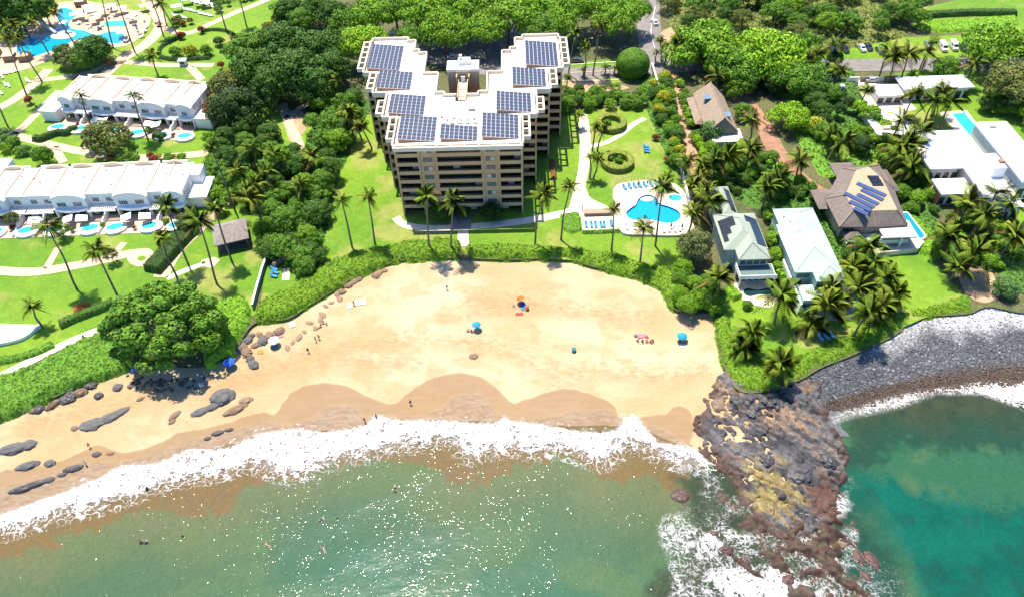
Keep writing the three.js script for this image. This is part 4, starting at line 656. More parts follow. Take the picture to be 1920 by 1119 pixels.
// the huge shade tree over the beach
{
  const p = at(305, 608, LAND + 8), R = 118 * depthOf(p) / FOCAL, o = thing('shade_tree', 'huge dense dark green tree overhanging the western beach', 'tree', [p.x, 3.6, p.z]);
  const c = mesh('crown', crownGeo(64, 15000, 0.034, 0.62, 0.84, 0.17, -0.4), green.mid, o); c.scale.set(R, R * 0.82, R * 0.86); c.position.y = 8;
  const t = mesh('trunk', trunks[0], woodMat, o); t.scale.set(R, 8, R);
}
// jungle: seeded scatter of individual plants inside an outline of the plan
function scatter(px, n, wr, hr, kinds, label, group, cat = 'tree', avoid = [], min = 0.62) {
  const poly = plan(px), av = avoid.map((a) => plan(a)), done = []; let x0 = 1e9, x1 = -1e9, z0 = 1e9, z1 = -1e9;
  for (const [x, z] of poly) { x0 = Math.min(x0, x); x1 = Math.max(x1, x); z0 = Math.min(z0, z); z1 = Math.max(z1, z); }
  for (let k = 0, made = 0; k < n * 40 && made < n; k++) {
    const x = rr(x0, x1), z = rr(z0, z1), R = rr(...wr); if (!inside(poly, x, z) || av.some((a) => inside(a, x, z))) continue;
    if (done.some(([a, b, c]) => Math.hypot(a - x, b - z) < (R + c) * min)) continue;
    done.push([x, z, R]); made++;
    const [kind, m] = pick(kinds); plantAt(V(x, LAND, z), R, kind, green[m], rr(...hr), typeof label === 'string' ? label : label[kind] || label.any, group, cat, kind === 'bush' ? 0.9 : 0.85);
  }
}
const kd = [['dense', 'mid'], ['dense', 'dark'], ['dense', 'dark'], ['dense', 'bright'], ['loose', 'mid']];
scatter([[600, 165], [665, 190], [700, 235], [655, 250], [640, 320], [612, 420], [606, 480], [575, 500], [510, 505], [490, 460], [505, 430], [470, 400], [420, 345], [395, 290], [440, 250], [520, 258], [555, 305], [580, 290], [590, 230]], 52, [2.8, 5], [2.8, 5], kd, 'leafy tree in the planted belt west of the condominium', 'trees west of the condominium', 'tree', [[[520, 190], [600, 180], [570, 300], [545, 300], [515, 220]], [[380, 400], [470, 400], [480, 470], [400, 470]]]);
scatter([[1230, -20], [1480, -30], [1690, -10], [1700, 60], [1600, 85], [1500, 105], [1460, 105], [1400, 75], [1300, 70], [1262, 60]], 44, [3.4, 6.4], [3, 6], [['feather', 'mid'], ['feather', 'bright'], ['feather', 'olive'], ['loose', 'mid'], ['dense', 'dark']], TL.kia, 'wild trees behind the rear street');
scatter([[1700, 0], [1730, 0], [1720, 60], [1660, 80], [1640, 50]], 8, [3.5, 5.5], [4, 6], [['dense', 'dark'], ['feather', 'mid']], 'dark tall tree beside the grassy bank', 'wild trees behind the rear street');
for (const [x, y, w, h, m, l] of [[1320, 98, 150, 6, 'bright', 'wide bright flat crowned tree beside the street corner'], [1440, 112, 150, 6, 'lime', 'wide yellow green flat crowned tree over the dark garden'], [1392, 128, 110, 6, 'mid', 'green flat crowned tree between the two bright ones'], [1868, 92, 130, 7, 'bright', 'wide bright flat crowned tree beside the parked vans'], [1905, 160, 130, 7, 'olive', 'pale flat crowned tree with bare white limbs'], [1480, 222, 80, 4, 'lime', 'low bright spreading tree over the red garden drive'], [1500, 150, 100, 6, 'mid', 'green spreading tree beside the white house drive']]) tree(x, y, w, h, 'umbrella', green[m], l, 'flat crowned garden trees', 'tree', 1);
scatter([[1290, 70], [1480, 105], [1560, 120], [1590, 170], [1640, 250], [1610, 300], [1540, 300], [1470, 190], [1400, 160], [1290, 130]], 40, [2.2, 4.2], [2, 4.5], [['dense', 'dark'], ['dense', 'mid'], ['loose', 'bright'], ['dense', 'deep'], ['bush', 'lime']], TL.garden, 'garden trees of the beach houses', 'tree', [[[1370, 140], [1420, 190], [1470, 240], [1430, 260], [1360, 190]], [[1565, 140], [1640, 140], [1660, 215], [1575, 200]]]);
scatter([[1320, 290], [1400, 280], [1520, 330], [1600, 390], [1560, 400], [1440, 380], [1440, 480], [1480, 560], [1560, 560], [1640, 480], [1640, 440], [1600, 470], [1550, 420], [1400, 380], [1330, 350]], 60, [1.4, 2.8], [1.2, 2.6], [['dense', 'mid'], ['bush', 'bright'], ['loose', 'dark'], ['spiky', 'bright'], ['dense', 'dark']], 'garden shrub between the beach houses', 'garden shrubs of the beach houses', 'shrub', [[[1325, 395], [1420, 345], [1450, 470], [1440, 545], [1370, 540]], [[1440, 385], [1530, 380], [1590, 500], [1580, 570], [1480, 560]], [[1545, 300], [1660, 290], [1740, 440], [1700, 480], [1560, 450]], [[1370, 150], [1470, 240], [1600, 360], [1590, 400], [1470, 330]]]);
scatter([[1620, 230], [1700, 270], [1740, 340], [1750, 400], [1700, 400], [1650, 320]], 26, [1.8, 3.2], [1.8, 3.2], [['dense', 'dark'], ['dense', 'mid'], ['bush', 'bright'], ['loose', 'mid']], 'leafy shrub between the shingle and white houses', 'garden shrubs of the beach houses', 'shrub');
scatter([[1720, 400], [1800, 380], [1920, 440], [1920, 540], [1850, 500], [1780, 500], [1740, 470]], 26, [1.3, 2.6], [1, 2], [['dense', 'dark'], ['bush', 'bright'], ['loose', 'mid'], ['spiky', 'mid']], 'shrub in the sunken garden right of the shingle house', 'garden shrubs of the beach houses', 'shrub');
scatter([[1840, 190], [1960, 150], [1960, 260], [1900, 230], [1830, 215]], 18, [2, 3.4], [1.5, 3.2], [['dense', 'dark'], ['loose', 'mid'], ['bush', 'bright']], 'shrub behind the long white pool house', 'garden shrubs of the beach houses', 'shrub');
scatter([[1052, 172], [1150, 176], [1205, 180], [1215, 205], [1180, 205], [1140, 204], [1090, 210], [1052, 212]], 34, [1.6, 2.4], [1.6, 2.6], [['dense', 'mid'], ['dense', 'dark'], ['loose', 'bright']], 'tall screen hedge shrub behind the ring hedge lawn', 'screen shrubs behind the lawn', 'shrub', [], 0.5);
scatter([[1215, 175], [1252, 150], [1262, 210], [1282, 290], [1286, 330], [1268, 320], [1250, 270], [1228, 230]], 30, [1.6, 3.0], [1.4, 3], [['dense', 'mid'], ['loose', 'bright'], ['bush', 'yellow'], ['dense', 'dark']], 'border shrub beside the brick garden path', 'border shrubs along the brick path', 'shrub', [], 0.55);
scatter([[1272, 160], [1290, 160], [1300, 230], [1322, 300], [1345, 340], [1325, 340], [1300, 280], [1285, 220]], 22, [1.2, 2.2], [1, 1.8], [['bush', 'lime'], ['loose', 'mid'], ['bush', 'bright']], 'border shrub on the house side of the brick path', 'border shrubs along the brick path', 'shrub', [], 0.6);
scatter([[500, 470], [600, 455], [610, 500], [580, 520], [540, 470], [505, 490]], 9, [2.4, 3.4], [2.4, 3.4], [['dense', 'mid'], ['dense', 'dark']], 'leafy tree behind the small beach terrace', 'trees west of the condominium', 'tree', [], 0.5);
scatter([[1262, 520], [1300, 500], [1340, 560], [1340, 590], [1300, 592], [1262, 575]], 9, [2.2, 3.4], [1.8, 3], [['dense', 'bright'], ['dense', 'mid']], 'glossy green beach shrub at the corner of the sand', 'beach corner shrubs', 'shrub', [], 0.5);
tree(1302, 462, 72, 5, 'dense', green.grey, 'grey green tree beside the beach house gate', 'beach corner shrubs'); tree(1340, 560, 50, 3, 'dense', green.mid, 'leafy tree between sand and beach house lawn', 'beach corner shrubs');
scatter([[-20, 255], [20, 262], [60, 280], [60, 300], [-20, 300]], 8, [1.8, 2.6], [1.4, 2.2], [['loose', 'bright'], ['dense', 'mid'], ['bush', 'plume']], 'leafy shrub beside the curved villa path', 'villa shrubs', 'shrub', [], 0.5);
tree(78, 292, 44, 3.4, 'dense', green.mid, 'round dark tree behind the lower villas', 'villa trees');
scatter([[210, 298], [330, 296], [345, 300], [340, 306], [215, 308]], 12, [1, 1.8], [0.8, 1.4], [['bush', 'bright'], ['bush', 'yellow'], ['bush', 'red'], ['bush', 'mid']], 'garden shrub behind the lower villa roofs', 'villa shrubs', 'shrub', [], 0.6);
scatter([[380, 250], [400, 300], [400, 380], [420, 410], [440, 380], [420, 300]], 14, [2, 3], [2, 3], [['dense', 'mid'], ['loose', 'bright']], 'leafy shrub beside the end of the lower villas', 'villa shrubs', 'shrub', [], 0.55);
for (const [x, y, w, m, l] of [[20, 410, 30, 'olive', 'small open tree at the first villa terrace'], [112, 432, 34, 'mid', 'small open tree at the middle villa terrace'], [205, 478, 30, 'olive', 'small open tree beside the winding path'], [350, 415, 46, 'olive', 'small grey leaved tree beside the last villa terrace']]) tree(x, y, w, 3, 'loose', green[m], l, 'small villa terrace trees');
for (const [x, y, w, m, l] of [[328, 98, 26, 'mid', 'small leafy tree inside the oval lawn'], [356, 98, 30, 'yellow', 'yellow green tree inside the oval lawn'], [386, 96, 26, 'mid', 'thin green tree at the end of the oval hedge'], [410, 78, 24, 'dark', 'round dark tree inside the oval lawn'], [338, 66, 16, 'red', 'red leaved shrub at the upper hedge end'], [438, 74, 14, 'red', 'red leaved shrub at the right hedge end'], [376, 55, 14, 'red', 'red leaved shrub at the far hedge end'], [204, 118, 20, 'rust', 'rust coloured shrub beside the resort path'], [52, 188, 18, 'red', 'dark red shrub at a palm foot beside the villa path'], [414, 122, 16, 'red', 'pink red shrub beside the oval lawn path']]) tree(x, y, w, 1.6, 'bush', green[m], l, 'oval lawn plants', 'shrub');
scatter([[470, 70], [520, 40], [560, 40], [520, 90], [480, 90], [440, 95]], 16, [1.6, 2.6], [1.5, 2.4], [['loose', 'mid'], ['bush', 'yellow'], ['loose', 'olive']], 'mixed border shrub on the resort lawn edge', 'resort shrubs', 'shrub', [], 0.5);
scatter([[395, 30], [420, 24], [500, -15], [470, -15], [400, 10]], 9, [1.4, 2.2], [1.2, 1.8], [['bush', 'dark'], ['loose', 'mid']], 'dark shrub along the upper resort path', 'resort shrubs', 'shrub', [], 0.5);
scatter([[330, 38], [375, 44], [370, 54], [325, 50]], 6, [1.2, 1.8], [1, 1.4], [['bush', 'mid'], ['bush', 'rust']], 'low shrub beside the lounger lawn', 'resort shrubs', 'shrub', [], 0.5);
for (const [x, y, w, h, k, m, l] of [[152, 578, 34, 0.5, 'bush', 'orange', 'orange flowering bed on the western lawn'], [1336, 248, 52, 2.4, 'bush', 'plume', 'white flowering plumeria beside the brown roofed house'], [1332, 205, 44, 2.4, 'bush', 'lime', 'round lime shrub beside the brown roofed house'], [1230, 258, 16, 1, 'bush', 'red', 'dark red shrub on the border beside blue chairs'], [1252, 300, 16, 1, 'bush', 'red', 'dark red shrub on the border above the pool'], [820, 398, 46, 2.2, 'dense', 'dark', 'dark shrub left of the condominium entrance'], [922, 398, 46, 2.4, 'dense', 'deep', 'dark shrub right of the condominium entrance'], [868, 398, 30, 1.6, 'dense', 'deep', 'low dark shrub before the condominium entrance'], [1386, 164, 60, 3.4, 'loose', 'mid', 'soft green tree behind the brown roofed house'], [1394, 208, 40, 3, 'loose', 'mid', 'soft green tree beside the brown roofed house'], [1530, 240, 50, 2.4, 'bush', 'yellow', 'bright yellow green shrub in the jungle garden'], [1888, 540, 50, 2.2, 'dense', 'plume', 'round pale green bush above the cobbles'], [1402, 572, 22, 1, 'bush', 'mid', 'small round shrub beside the black bottomed pool'], [1490, 555, 40, 1.6, 'spiky', 'lime', 'spiky yellow green plant on the mint house terrace'], [1718, 145, 36, 1.4, 'bush', 'lime', 'low lime shrub beside the white house drive'], [1775, 128, 60, 3, 'dense', 'mid', 'leafy tree beside the white house gate']]) tree(x, y, w, h, k, green[m], l, 'single garden plants', 'shrub', k === 'bush' && m === 'orange' ? 0.35 : 0.9);
// clipped round tree at the street corner
{
  const p = at(1187, 120, LAND + 4), o = thing('topiary_tree', 'big clipped round green tree beside the street corner', 'tree', [p.x, LAND, p.z]), R = 31 * depthOf(p) / FOCAL;
  mesh('crown', leafCloud(9000, () => { const th = rr(0, 6.283), y = rr(-0.7, 1), s = Math.sqrt(1 - y * y), n = V(s * Math.cos(th), y, s * Math.sin(th)), k = R * (0.97 + 0.06 * noise(th * 6 + 30, y * 8 + 30)); return { p: V(n.x * k, 4 + n.y * k * 0.92, n.z * k), n, s: 0.26 }; }, 0.45), green.mid, o);
  mesh('inner_crown', new THREE.SphereGeometry(R * 0.93, 24, 16).scale(1, 0.92, 1).translate(0, 4, 0), mat(green.mid.color.r, green.mid.color.g, green.mid.color.b, 1), o);
  mesh('trunk', tube([V(0, -0.1, 0), V(0, 1, 0), V(0, 2, 0)], 0.4, 0.3, 3, 7), woodMat, o);
}
// ---------- buildings ----------
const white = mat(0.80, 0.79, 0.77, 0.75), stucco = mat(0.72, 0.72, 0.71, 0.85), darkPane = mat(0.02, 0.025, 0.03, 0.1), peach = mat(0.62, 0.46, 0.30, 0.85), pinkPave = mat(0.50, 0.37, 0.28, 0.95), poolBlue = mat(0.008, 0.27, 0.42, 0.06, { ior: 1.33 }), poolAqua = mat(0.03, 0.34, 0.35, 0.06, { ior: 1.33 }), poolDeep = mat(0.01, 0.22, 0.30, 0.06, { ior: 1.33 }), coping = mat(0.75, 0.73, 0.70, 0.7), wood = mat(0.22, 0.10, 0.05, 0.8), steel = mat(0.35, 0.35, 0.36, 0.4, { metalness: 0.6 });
const waterBump = tile(6, 256, (x, z) => { const v = 0.6 * wrapNoise(x * 2, z * 2, 12) + 0.4 * wrapNoise(x * 6, z * 6, 36); return [v, v, v]; }, false);
for (const m of [poolBlue, poolAqua, poolDeep]) { m.bumpMap = waterBump; m.bumpScale = 0.05; }
function part(name, geo, m, o) { geo.translate(-o.position.x, -o.position.y, -o.position.z); return mesh(name, geo, m, o); } // geometry given in world metres
const ellipse = (cx, cz, a, b, n = 28) => Array.from({ length: n }, (_, i) => [cx + a * Math.cos(i / n * 6.2832), cz + b * Math.sin(i / n * 6.2832)]);
const squareUmb = (p, s, turn, label, group, tilt = 0) => { const o = thing('patio_umbrella', label, 'umbrella', p, turn, group); mesh('pole', new THREE.CylinderGeometry(0.05, 0.05, 2.5, 6).translate(0, 1.25, 0), steel, o); const c = mesh('canopy', new THREE.ConeGeometry(s * 0.72, 0.45, 4).rotateY(Math.PI / 4).translate(0, 2.6, 0), white, o); c.rotation.z = tilt; return o; };
// a row of white two-storey villas; x along the row, front at z = 0, terraces in front
function villaRow(label, pos, turn, bays, backs) {
  const o = thing('villa_row', label, 'building', pos, turn), H = 7.4, D = 14, L0 = bays[0][1], L1 = bays[bays.length - 1][2];
  mesh('wall', box(L1 - L0, H - 0.3, D - 1.2, (L0 + L1) / 2, 0, -0.9 - (D - 1.2) / 2), stucco, o);
  mesh('roof', box(L1 - L0 + 0.3, 0.35, D - 0.6, (L0 + L1) / 2, H - 0.3, -0.6 - (D - 0.6) / 2), white, o);
  const winGroup = (x, y, n, z, h = 1.25) => { const f = mesh('window', box(n * 0.62 + 0.2, h + 0.2, 0.1, x, y, z), stucco, o); for (let i = 0; i < n; i++) mesh('pane', box(0.5, h, 0.08, x + (i - (n - 1) / 2) * 0.62, y + 0.1, z + 0.03), darkPane, f); };
  for (const [kind, a, b] of bays) {
    const w = b - a, m = (a + b) / 2;
    if (kind === 'arch') {
      const s = new THREE.Shape(); s.moveTo(-w / 2, 3.1); s.lineTo(w / 2, 3.1); s.lineTo(w / 2, 6.4); s.absellipse(0, 6.4, w / 2, 1.75, 0, Math.PI, false, 0); s.lineTo(-w / 2, 3.1);
      mesh('vaulted_front', new THREE.ExtrudeGeometry(s, { depth: 7, bevelEnabled: false, curveSegments: 18 }).translate(m, 0, -6.4), stucco, o);
      mesh('vault_cap', (() => { const c = new THREE.Shape(); c.absellipse(0, 6.45, w / 2 + 0.25, 1.95, 0, Math.PI, false, 0); c.lineTo(-w / 2 - 0.02, 6.45); c.absellipse(0, 6.45, w / 2, 1.76, Math.PI, 0, true, 0); return new THREE.ExtrudeGeometry(c, { depth: 7.4, bevelEnabled: false, curveSegments: 18 }).translate(m, 0, -6.5); })(), white, o);
      for (const q of w > 7 ? [-0.24, 0.24] : [0]) winGroup(m + q * w, 4.15, w > 7 ? 4 : 3, 0.66);
      const bal = []; for (let i = 0; i <= 16; i++) { const t = i / 16; bal.push([a - 0.3 + (w + 0.6) * t, 0.9 + 1.1 * Math.sin(Math.PI * t)]); }
      mesh('balcony', sheetGeo([[a - 0.3, 0.3], ...bal, [b + 0.3, 0.3]], 3.55, R8, 0.75), white, o);
      for (const x of [a + 0.25, b - 0.25]) mesh('pillar', box(0.5, 2.9, 0.9, x, 0, 0.8), stucco, o);
      for (let i = 0; i < 4; i++) mesh('ground_floor_pane', box(w / 4 - 0.35, 2.4, 0.08, a + w * (i + 0.5) / 4, 0.05, -0.84), darkPane, o);  // dark panes stand in for the shaded opening under the balcony
    } else {
      for (const q of w > 6 ? [-0.22, 0.26] : [0]) winGroup(m + q * w, 4.4, 3, -0.84);
      for (let i = 0, n = Math.round(w / 0.62); i < n; i++) mesh('pergola_slat', box(0.24, 0.22, 3, a + 0.4 + (w - 0.8) * i / (n - 1), 3.3, 0.7), white, o);
      mesh('pergola_beam', box(w, 0.3, 0.3, m, 3.0, 2.0), white, o);
      for (let i = 0; i < 2; i++) mesh('ground_floor_pane', box(w * 0.33, 2.3, 0.1, m + (i - 0.5) * w * 0.36, 0.1, -0.86), darkPane, o);  // dark panes hold the shade of the ground floor recess in their colour
    }
    // low party wall on the roof and scalloped garden wall on the terrace
    mesh('party_wall', box(0.35, 0.5, D - 1.5, a + 0.05, H + 0.05, -D / 2 - 0.4), peach, o);
    const gw = new THREE.Shape(); gw.moveTo(0, 0); gw.lineTo(8.2, 0); gw.lineTo(8.2, 0.7); for (let i = 0; i <= 12; i++) { const t = i / 12; gw.lineTo(8.2 - 8.2 * t, 0.8 + 2.2 * t * t + 0.25 * Math.sin(t * 14)); } gw.lineTo(0, 0);
    if (kind === 'flat') mesh('garden_wall', new THREE.ExtrudeGeometry(gw, { depth: 0.45, bevelEnabled: false }).rotateY(-Math.PI / 2).translate(m + 0.5, 0, 0.2), white, o);
  }
  for (const [x, w] of backs) { const s = new THREE.Shape(); s.moveTo(-w / 2, 0); s.lineTo(w / 2, 0); s.absellipse(0, 0, w / 2, 1.3, 0, Math.PI, false, 0); mesh('rear_gable', new THREE.ExtrudeGeometry(s, { depth: 0.5, bevelEnabled: false, curveSegments: 14 }).translate(x, H, -D + 0.1), peach, o); mesh('rear_gable', box(w * 1.5, 0.5, 0.5, x, H + 0.02, -D - 0.45), white, o); }
  for (let i = 0; i < (L1 - L0) / 4; i++) mesh('roof_vent', box(0.5, 0.35, 0.35, L0 + 2 + i * 4 + rr(-1, 1), H + 0.05, rr(-11.5, -3.5)), mat(0.25, 0.2, 0.16, 0.7), o);
  mesh('terrace_floor', box(L1 - L0, 0.16, 8.6, (L0 + L1) / 2, -0.02, 4.4), pinkPave, o);
  return o;
}
const lowPos = V(-150, LAND, -169.4), upPos = V(-150.5, LAND, -223.6), upTurn = -0.175;
const low = villaRow('lower row of white villas with arched fronts, balconies and plunge pools', lowPos, 0.012, [['arch', 2, 7.5], ['flat', 7.5, 12.5], ['flat', 12.5, 20.5], ['arch', 20.5, 30], ['flat', 30, 38], ['arch', 38, 47.5], ['flat', 47.5, 52], ['arch', 52, 57.5]], [[5, 6], [17, 6], [25, 6], [34, 6], [43, 6], [52, 5]]);
mesh('end_wing', merge([box(5.5, 3.6, 9, 60, 0, -6.5), box(6.3, 0.4, 9.8, 60, 3.61, -6.5), box(3, 7, 5, 58.9, 0, -11)]), white, low);
mesh('rear_block', merge([box(11, 7.4, 9, -3.5, 0, -14.5), box(11.4, 0.35, 9.4, -3.5, 7.41, -14.5)]), white, low);
const upr = villaRow('upper row of white villas with arched fronts behind a hedge', upPos, upTurn, [['arch', 2, 6.5], ['flat', 6.5, 12.5], ['arch', 12.5, 21], ['flat', 21, 30], ['arch', 30, 39.5], ['flat', 39.5, 43.5], ['arch', 43.5, 49]], [[9, 6], [18, 6], [27, 6], [36, 6], [44, 5]]);
mesh('end_wing', merge([box(5.5, 3.6, 8, -2, 0, -1), box(6.2, 0.4, 8.8, -2, 3.61, -1)]), white, upr);
mesh('end_wing', merge([box(5.5, 3.6, 8, 52, 0, -3), box(6.2, 0.4, 8.8, 52, 3.61, -3)]), white, upr);
const villaSpots = (o, xs, where, zz = 6.6) => xs.forEach((x, i) => {
  const p = V(x, 0, zz).applyAxisAngle(V(0, 1, 0), o.rotation.y).add(o.position), t = thing('plunge_pool', `oval turquoise plunge pool on the terrace of ${where}`, 'pool', p, o.rotation.y + 0.25, 'plunge pools of the villas');
  mesh('coping', sheetGeo(ellipse(0, 0, 3.2, 2.5), 0.75, R8, 0.75), coping, t);
  mesh('water', sheetGeo(ellipse(-0.2, -0.55, 2.3, 1.35), 0.78, [0, 0, 6, 6]), poolAqua, t);
});
villaSpots(low, [4.5, 13.6, 21.5, 31.5, 38.5, 48.5, 56], 'the lower villas'); villaSpots(upr, [3, 10.5, 23, 31.5, 40.5, 48], 'the upper villas', 7.2);
[[15, 4], [25.2, 3.6], [28.3, 3.6], [41.8, 3.6], [46.2, 3.6]].forEach(([x, z], i) => squareUmb(V(lowPos.x + x, LAND + 0.15, lowPos.z + z), 3, 0.3, 'square white umbrella on a lower villa terrace', 'villa terrace umbrellas', i % 2 ? 0.2 : -0.2));
[[15.5, 4], [18.5, 4], [34, 4], [37.5, 4]].forEach(([x, z], i) => { const p = V(x, 0.15, z).applyAxisAngle(V(0, 1, 0), upTurn).add(upPos); squareUmb(p, 3, upTurn + 0.2, 'square white umbrella on an upper villa terrace', 'villa terrace umbrellas', i % 2 ? 0.2 : -0.2); });
[[9, 5], [18, 6.4], [26.5, 7], [34.5, 5.4], [44, 7], [52.5, 5]].forEach(([x, z], i) => { for (const [o, n] of [[low, 'lower'], [upr, 'upper']]) { if (o === upr && i > 4) continue; const p = V(x, 0.1, z).applyAxisAngle(V(0, 1, 0), o.rotation.y).add(o.position); plantAt(p, rr(0.8, 1.3), i % 2 ? 'bush' : 'spiky', [green.red, green.yellow, green.mid, green.bright, green.rust, green.mid][i], 0.7, `${['red', 'yellow', 'mid green', 'bright green', 'rust coloured', 'green'][i]} planting on the ${n} villa terraces`, 'terrace plants', 'shrub').userData.category = 'plant'; } });
// hip roof over a rectangle
function hip(x0, z0, x1, z1, e, r, alongZ, inset = 3, th = 0.3) {
  const m = (a, b) => (a + b) / 2, A = alongZ ? V(m(x0, x1), r, z0 + inset) : V(x0 + inset, r, m(z0, z1)), B = alongZ ? V(m(x0, x1), r, z1 - inset) : V(x1 - inset, r, m(z0, z1));
  const c = [V(x0, e, z0), V(x1, e, z0), V(x1, e, z1), V(x0, e, z1)], d = c.map((p) => V(p.x, e - th, p.z)), T = [];
  const q = (...p) => { for (let i = 1; i + 1 < p.length; i++) T.push(p[0], p[i], p[i + 1]); };
  if (alongZ) { q(c[1], c[0], A); q(c[2], c[1], A, B); q(c[3], c[2], B); q(c[0], c[3], B, A); } else { q(c[1], c[0], A, B); q(c[2], c[1], B); q(c[3], c[2], B, A); q(c[0], c[3], A); }
  for (let i = 0; i < 4; i++) { const j = (i + 1) % 4; q(c[i], c[j], d[j], d[i]); } q(d[0], d[1], d[2], d[3]);
  const g = new THREE.BufferGeometry().setFromPoints(T); g.computeVertexNormals(); return setUV(g, [0, 0, 6, 6]);
}
const shingle = (r, g, b, k = 0.25) => { const t = tile(6, 512, (x, z) => { const n = 1 - k / 2 + k * (0.5 * wrapNoise(x * 2, z * 2, 12) + 0.5 * wrapNoise(x * 8, z * 3, 48)), l = (z * 2) % 1 < 0.14 || (x * 2) % 1 < 0.06 ? 0.86 : 1; return [r * n * l, g * n * l, b * n * l]; }); return new THREE.MeshStandardMaterial({ map: t, roughness: 0.8 }); };
const roofGrey = shingle(0.27, 0.31, 0.25), roofMint = shingle(0.36, 0.50, 0.40, 0.25), roofBrown = shingle(0.27, 0.205, 0.145, 0.5), roofSlate = shingle(0.155, 0.125, 0.105, 0.6), roofCream = shingle(0.36, 0.265, 0.165, 0.35), panelBlack = mat(0.018, 0.02, 0.028, 0.2), panelBlue = mat(0.045, 0.075, 0.17, 0.25), wallSage = mat(0.40, 0.47, 0.42, 0.85), wallMint = mat(0.38, 0.52, 0.46, 0.85), glassGreen = mat(0.05, 0.12, 0.11, 0.08);
// sloping panel lying on the hip slope that rises from x = xe (height e) to x = xr (height r)
const onSlope = (xe, e, xr, r, t0, t1, z0, z1) => { const X = (t) => lerp(xe, xr, t), Y = (t) => lerp(e, r, t) + 0.14, len = Math.hypot(X(t1) - X(t0), Y(t1) - Y(t0)), g = new THREE.BoxGeometry(len, 0.06, z1 - z0); g.rotateZ(Math.atan2(Y(t1) - Y(t0), X(t1) - X(t0))); g.translate((X(t0) + X(t1)) / 2, (Y(t0) + Y(t1)) / 2, (z0 + z1) / 2); return g; };
const ridgeCap = (pts, r, m, o) => { for (let i = 0; i + 1 < pts.length; i++) part('ridge_cap', tube([V(...pts[i]), V(...pts[i]).lerp(V(...pts[i + 1]), 0.5), V(...pts[i + 1])], r, r, 2, 5), m, o); };
{ // grey green roofed beach house
  const o = thing('beach_house', 'two storey beach house with grey green hip roof and black solar panels', 'house', [60, LAND, -145]);
  part('wall', box(9.6, 6.4, 13, 60.1, LAND, -147), wallSage, o); part('wall', box(7, 6.4, 9, 61.4, LAND, -141.4), wallSage, o); part('wall', box(5, 5.3, 14, 58.8, LAND, -159), wallSage, o);
  part('roof', hip(54.5, -154, 65.7, -139.8, 10.5, 13.2, true, 5), roofGrey, o); part('roof', hip(57.3, -147.6, 65.42, -136, 10.52, 12.6, true, 4), roofGrey, o); part('roof', hip(56, -167, 61.7, -152.6, 9.6, 11.4, true, 2.6), roofGrey, o);
  ridgeCap([[54.5, 10.55, -154], [60.1, 13.25, -149], [60.1, 13.25, -144.8]], 0.12, roofGrey, o); ridgeCap([[57.3, 10.55, -136], [61.36, 12.66, -140], [65.42, 10.55, -136]], 0.12, roofGrey, o);
  for (let i = 0; i < 7; i++) part('solar_module', onSlope(54.5, 10.5, 60.1, 13.2, 0.1 + (i > 4 ? 0 : 0), i < 3 ? 0.75 : i < 5 ? 0.5 : 0.3, -150.6 + i * 1.2, -149.5 + i * 1.2), panelBlack, o);
  for (let i = 0; i < 9; i++) part('solar_module', onSlope(65.7, 10.5, 60.1, 13.2, 0.06, i < 2 ? 0.7 : 0.5, -151 + i * 1.2, -149.9 + i * 1.2), panelBlack, o);
  for (let i = 0; i < 8; i++) part('solar_module', onSlope(61.7, 9.6, 58.85, 11.4, 0.15, 0.7, -164.5 + i * 1.2, -163.4 + i * 1.2), panelBlack, o);
  part('balcony', merge([box(9.4, 0.3, 5, 62, 7.1, -134.9), box(9.4, 0.9, 0.15, 62, 7.41, -132.5), box(0.15, 0.9, 4.8, 57.4, 7.41, -134.9)]), white, o); part('balcony_floor', box(8.8, 0.06, 4.4, 62.1, 7.42, -135), mat(0.10, 0.16, 0.15, 0.9), o);
  for (const x of [57.7, 66.4]) part('pillar', box(0.4, 3.1, 0.4, x, LAND, -132.8), white, o);
  for (let i = 0; i < 4; i++) { part('window', box(1.4, 1.8, 0.1, 59 + i * 1.7, 8, -136.85), glassGreen, o); part('ground_floor_pane', box(1.5, 2.4, 0.1, 58.9 + i * 1.8, LAND + 0.05, -136.83), darkPane, o); }
  for (let i = 0; i < 4; i++) part('window', box(0.1, 1.3, 1.2, 55.26, 8, -151 + i * 3), glassGreen, o);
  part('patio', sheetGeo(smoothLine([[57, -134], [67.5, -134], [67, -128.5], [64, -125.5], [60, -126.5], [56.8, -130]], 40, true), LAND + 0.1, R8, 0.1), stoneMat, o);
}
{
  const o = thing('garden_pool', 'small dark bottomed pool on the beach house patio', 'pool', [62.3, LAND + 0.1, -130.8]);
  mesh('coping', sheetGeo(smoothLine([[-4.2, 0.2], [-3, 1.9], [0, 1.4], [3.4, 1.5], [4.4, 0], [3.6, -1.6], [0, -1], [-3, -1.6]], 40, true), 0.08, R8, 0.08), stoneMat, o);
  mesh('water', sheetGeo(smoothLine([[-3.8, 0.1], [-2.8, 1.5], [0, 1.0], [3.2, 1.1], [4, 0], [3.3, -1.2], [0, -0.7], [-2.8, -1.3]], 40, true), 0.1, [0, 0, 6, 6]), mat(0.008, 0.035, 0.04, 0.08), o);
}
